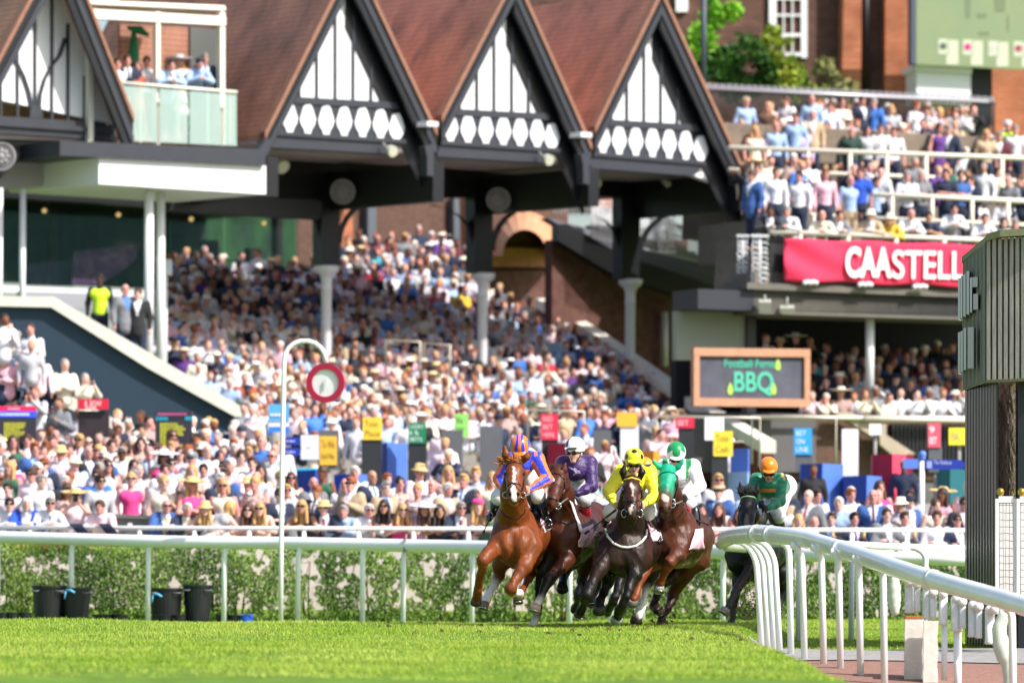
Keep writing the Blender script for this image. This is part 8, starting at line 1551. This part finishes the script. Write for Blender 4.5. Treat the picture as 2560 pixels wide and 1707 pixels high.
for a in ((1648, 1460, -.05, 30, 20, '#8b8d8d', -.05), (1582, 1497, -.15, 30, 18, '#6b6560', -.25, True), (1649, 1560, 1.13, 24, 16, '#7d4a38', -.2), (1647, 1520, .88, 24, 14, '#5b5048', .4, True)): hoofm(q4, t4, *a)
mb = MB(); Y = 60.9; strap(mb, v4, [(1646, 1190), (1655, 1182), (1669, 1179), (1684, 1182), (1693, 1190)], .008, Y0=Y); strap(mb, v4, [(1693, 1190), (1694, 1215), (1688, 1240), (1680, 1262)], .009, Y0=Y); mb.build('bridle', mat('green_leather', '#123a30', rough=.4), t4)
mb = MB(); c = q4(1681, 1258, -.64); mb.tube([c+V((math.cos(a)*.034, 0, math.sin(a)*.05)) for a in np.linspace(0, 6.2832, 14)], .008, 5); mb.build('bit_rings', m_metal, t4); MB().tube([c, q4(1692, 1258, -.35), q4(1706, 1252, -.1)], .012, 5).build('reins', mat('rein_grey', '#6d6a68', rough=.5), t4); mb = MB(); strap(mb, v4, [(1670, 1306), (1690, 1300), (1706, 1282), (1710, 1262)], .007, Y0=Y, fd=0); mb.build('neck_strap', m_tack, t4)
patch(t4, 'number_cloth', (1740, 1322, .85), (1758, 1320, 1.1), (1762, 1372, 1.1), (1722, 1374, .75), m_cloth, q4, seed=12, amp=.022)
mb = MB(); mb.hexa([q4(1700, 1252, .3), q4(1712, 1250, .4), q4(1748, 1288, .55), q4(1736, 1290, .45)], [q4(1704, 1252, .55), q4(1716, 1250, .6), q4(1752, 1288, .75), q4(1740, 1290, .7)]); mb.build('saddle', mat('saddle_red', '#8e1f22', rough=.4), t4)
mb = MB().ball(q4(1736, 1300, .5), (.085, .09, .19), 14, 10); mb.build('saddle_flap', mat('saddle_gloss', '#16171a', rough=.2, coat=.6), t4); MB().tube([q4(1738, 1330, .5), q4(1722, 1370, .4), q4(1712, 1392, .6)], .02, 6).build('girth', m_tack, t4)
mb = MB(); r4 = np.random.default_rng(4)
for k in range(60): x = r4.uniform(1664, 1690); mb.tube([q4(x, r4.uniform(1405, 1420), 1.8), q4(x-6, 1438, 1.85), q4(x-12+r4.normal(0, 4), r4.uniform(1445, 1462), 1.9)], [.012, .01, .003], 4)
mb.build('tail', mat('tail_black', '#1a1514', rough=.6), t4)
J4 = dict(head=(1690, 1142, .05), tilt=.55, chest=(1696, 1184, .35), hips=(1702, 1192, .95), shl=(1660, 1166, .3), shr=(1732, 1166, .32), ell=(1650, 1215, .2), elr=(1750, 1214, .2), wrl=(1662, 1240, .05), wrr=(1722, 1240, .02), hal=(1668, 1244, .0), har=(1711, 1246, -.04), knl=(1660, 1262, .5), knr=(1722, 1256, .5), anl=(1655, 1320, .8), anr=(1742, 1310, .8), ftl=(1650, 1330, .75), ftr=(1748, 1322, .72))
WH = A3('#eceef4'); GR = A3('#0f8f4f')
def sf4(vs, tags, out, near, pos):
    out[:] = WH; X, Yp = proj(vs); m = np.isin(tags, ['torso', 'collar']) & (np.abs(X-1692) > 22) & (np.abs(X-1692) < 36) & (Yp < 1150+(36-np.abs(X-1692))*2.4+22); out[m] = GR; return out
def cf4(l, tags):
    az = np.arctan2(l[:, 0], -l[:, 1]); el_ = l[:, 2]; star = .035+.06*np.abs(((az/(2*math.pi/6)+.5) % 1)*2-1); g = el_ > star-.02; tp = (np.abs(az) < .42) & (el_ > .0+np.abs(az)*.16-.02); c = np.where((g | tp)[:, None], GR, WH); c[tags == 'peak'] = WH; return c
j4 = jockey('jockey in white silks with green collar points and a white and green starred cap', q4, J4, None, sf4, None, cf4, gloves='#15161a', skin='#cf9987'); whip('short black whip sticking out right of the bay hooded horse', q4, (1740, 1300, .4), (1773, 1312, .3), .012)
# ===== 5 black horse at the rail =====
B5 = dict(c='#121010', dk='#0f0e0e', blk='#0b0b0b', hoof='#6a625a', gy='#3b3634', br='#3a2a24')
b5 = [('c', [(1868, 1382, .2, .28), (1900, 1372, .8, .3), (1930, 1365, 1.4, .28)]), ('c', [(1870, 1365, .35, .21), (1872, 1330, .1, .16), (1872, 1290, -.15, .125), (1871, 1256, -.34, .105)]), ('c', [(1850, 1350, .3, .13), (1846, 1410, .08, .13)]), ('c', [(1890, 1350, .3, .13), (1892, 1405, .1, .13)]), ('c', [(1868, 1425, .2, .13), (1900, 1420, .9, .16)]),
 ('c', [(1870, 1246, -.42, .09), (1869, 1270, -.52, .108), (1868, 1296, -.64, .088), (1868, 1318, -.72, .076), (1868, 1330, -.74, .072)], .03), ('c', [(1871, 1278, -.38, .1), (1870, 1310, -.52, .072)], .03), ('c', [(1854, 1238, -.4, .03), (1851, 1224, -.42, .037), (1850, 1205, -.43, .01)], .012), ('c', [(1888, 1240, -.4, .03), (1891, 1226, -.42, .037), (1894, 1207, -.43, .01)], .012), ('blk', (1847, 1268, -.56, .014, .02, .016), .006), ('blk', (1891, 1268, -.56, .014, .02, .016), .006),
 ('br', [(1892, 1400, .1, .12), (1876, 1425, -.1, .08), (1846, 1466, -.25, .056)], .03), ('gy', [(1844, 1470, -.26, .056), (1838, 1480, -.28, .048), (1826, 1504, -.36, .036), (1821, 1516, -.4, .042)], .02), ('gy', [(1850, 1420, .2, .11), (1842, 1470, .2, .06), (1836, 1510, .25, .042), (1830, 1552, .2, .036)], .03), ('c', [(1935, 1370, 1.4, .22), (1950, 1430, 1.3, .13), (1958, 1470, 1.5, .07), (1948, 1515, 1.4, .04)], .04), ('c', [(1905, 1380, 1.4, .2), (1900, 1440, 1.2, .11), (1915, 1480, 1.3, .06), (1905, 1520, 1.2, .04)], .04)]
t5, q5, v5 = horse('racehorse', 'black racehorse behind the curved end of the near rail', 64.6, b5, {**B5, 'br': '#2b211e'}, [([(1868, 1285, 3), (1866, 1300, 6), (1868, 1320, 6)], '#5b5350', -2, -.4)])
for a in ((1815, 1520, -.42, 28, 14, '#9b8a7c', -.6), (1829, 1550, .18, 24, 10, '#3b3330', 0), (1947, 1516, 1.35, 22, 14, '#2c2826', 0), (1904, 1520, 1.15, 22, 14, '#2c2826', 0)): hoofm(q5, t5, *a)
mane(q5, t5, [(1856, 1234, -.42, -.4), (1870, 1232, -.43, 0), (1888, 1234, -.42, .5)], '#1d1918', 120, 24, 7, nm='forelock')
mb = MB(); Y = 64.6; strap(mb, v5, [(1850, 1256), (1848, 1280), (1852, 1310)], .009, Y0=Y); strap(mb, v5, [(1891, 1256), (1893, 1280), (1889, 1310)], .009, Y0=Y); mb.build('bridle', m_tack, t5); mb = MB(); strap(mb, v5, [(1851, 1246), (1860, 1241), (1872, 1240), (1884, 1242), (1891, 1248)], .01, Y0=Y); mb.build('browband', mat('browband_green', '#7fae72', rough=.4, nz=.5, ns=90), t5); MB().tube([q5(1890, 1312, -.6), q5(1902, 1292, -.3), q5(1912, 1276, -.05)], .008, 5).build('reins', m_tan, t5)
patch(t5, 'number_cloth', (1912, 1268, .4), (1920, 1270, .5), (1944, 1315, .7), (1930, 1318, .6), m_cloth, q5, seed=14, amp=.012); mb = MB(); mb.hexa([q5(1914, 1280, .3), q5(1924, 1280, .4), q5(1946, 1322, .6), q5(1934, 1326, .5)], [q5(1918, 1280, .5), q5(1928, 1280, .6), q5(1950, 1322, .8), q5(1938, 1326, .7)]); mb.build('saddle_flap', mat('saddle_dark', '#22201f', rough=.4), t5)
J5 = dict(head=(1921, 1178, .0), tilt=.45, chest=(1922, 1216, .32), hips=(1962, 1216, 1.0), shl=(1892, 1200, .28), shr=(1950, 1200, .3), ell=(1880, 1226, .2), elr=(1950, 1252, .2), wrl=(1896, 1252, .05), wrr=(1924, 1268, .02), hal=(1902, 1262, .0), har=(1912, 1272, -.02), knl=(1905, 1286, .5), knr=(1944, 1284, .5), anl=(1900, 1340, .8), anr=(1955, 1345, .8), ftl=(1896, 1352, .75), ftr=(1960, 1356, .72))
EM = A3('#0a7a58'); OG = A3('#f08414')
def sf5(vs, tags, out, near, pos):
    out[:] = EM; X, Yp = proj(vs); m = (tags == 'torso') & (Yp > 1222) & (Yp < 1230) & (X < 1945); out[m] = OG; m = (tags == 'torso') & (np.abs((X-1955)-(Yp-1180)*.35) < 3) & (Yp < 1200); out[m] = A3('#d9a25a'); return out
j5 = jockey('jockey in emerald silks and a plain orange cap on the black horse', q5, J5, None, sf5, None, lambda l, tags: np.tile(OG, (len(l), 1)), gloves='#101114', skin='#d09a84')
# ===== 6 hidden horse and jockey behind the yellow one =====
def mv6(p): return (1536+(p[0]+32-1596)*.9, 1428+(p[1]-22-1400)*.9)+tuple(p[2:])
b6 = []
for s_ in b3:
    if s_[0] == 'wh': continue
    b6.append((s_[0], [mv6(p) for p in s_[1]] if isinstance(s_[1], list) else mv6(s_[1]))+tuple(s_[2:]))
t6, q6, v6 = horse('racehorse', 'dark racehorse almost hidden behind the yellow jockey and the dark brown horse', 66.0, b6, DB, [], .018)
for (x, y, d, w_, h_, c_) in ((1404+40, 1524, .24, 24, 14, '#3b3734'), (1488, 1512, .8, 26, 16, '#4a443f')): hoofm(q6, t6, x+8, y+4, d, w_, h_, c_)
J6 = dict(head=(1612, 1178, .1), tilt=.5, chest=(1600, 1204, .35), hips=(1596, 1210, .9), shl=(1566, 1192, .3), shr=(1634, 1188, .3), ell=(1548, 1225, .2), elr=(1636, 1232, .2), wrl=(1556, 1250, .05), wrr=(1610, 1255, .02), hal=(1562, 1258, .0), har=(1604, 1260, -.02))
j6 = jockey('jockey with an amber cap and blue and white sleeves, mostly hidden behind the yellow jockey', q6, J6, None, lambda vs, tags, out, near, pos: np.where(np.isin(tags, ['armr', 'arml'])[:, None], A3('#1d4fc4'), A3('#e9ecf4')), None, lambda l, tags: np.tile(A3('#ee9a1c'), (len(l), 1)), skin='#cf9987')
# ---- flying turf and dust
def bits(name, n, cx, cy, sx, sy, Y, szs, cols, lab, cat):
    r = np.random.default_rng(int(cx)); mb = MB()
    for i in range(n):
        c = P(cx+r.normal(0, sx), min(cy+r.normal(0, sy), 1568), Y+r.normal(0, .4)); s = r.uniform(*szs); a = [c+V(r.normal(0, s, 3)) for _ in range(4)]; mb.add(a, [(0, 1, 2), (0, 2, 3), (0, 3, 1), (1, 3, 2)])
    tag(mb.build(name, mat('bits_'+cols, cols, rough=.9, nz=.4, ns=30)), lab, cat, kind='stuff')
bits('turf_clods', 60, 1655, 1560, 16, 7, 61.5, (.006, .022), '#3a2a1c', 'dark clods of earth thrown up behind the right hind hoof', 'earth'); bits('turf_clods', 800, 1880, 1515, 28, 32, 64.5, (.004, .012), '#6b5038', 'brown spray of earth kicked up by the black horse', 'earth'); bits('grass_clippings', 130, 1560, 1500, 110, 45, 61.5, (.003, .009), '#a9b85a', 'small grass clippings flying between the horses', 'grass')

for t in (t1, t2, t3, t4, t5):
    br_ = [c for c in t.children if c.name.startswith('bridle')]
    for c in list(t.children):
        if br_ and c.name.split('.')[0] in ('bit_rings', 'reins', 'browband'): c.parent = br_[0]; c.matrix_parent_inverse = Matrix.Identity(4)

mb = MB(); r = np.random.default_rng(9)
for k in range(60):
    x, y = r.uniform(-2.5, 2.6), r.uniform(53, 64); z = float(gz(x, y)); w_ = r.uniform(.015, .045); mb.ball((x, y, z+.012), (w_, w_*1.6, r.uniform(.012, .03)), 7, 4)
tag(mb.build('divots', mat('divot_soil', '#4a3a22', rough=.95, nz=.5, ns=20)), 'small divots and clods of soil lying on the turf around the horses', 'earth', kind='stuff')
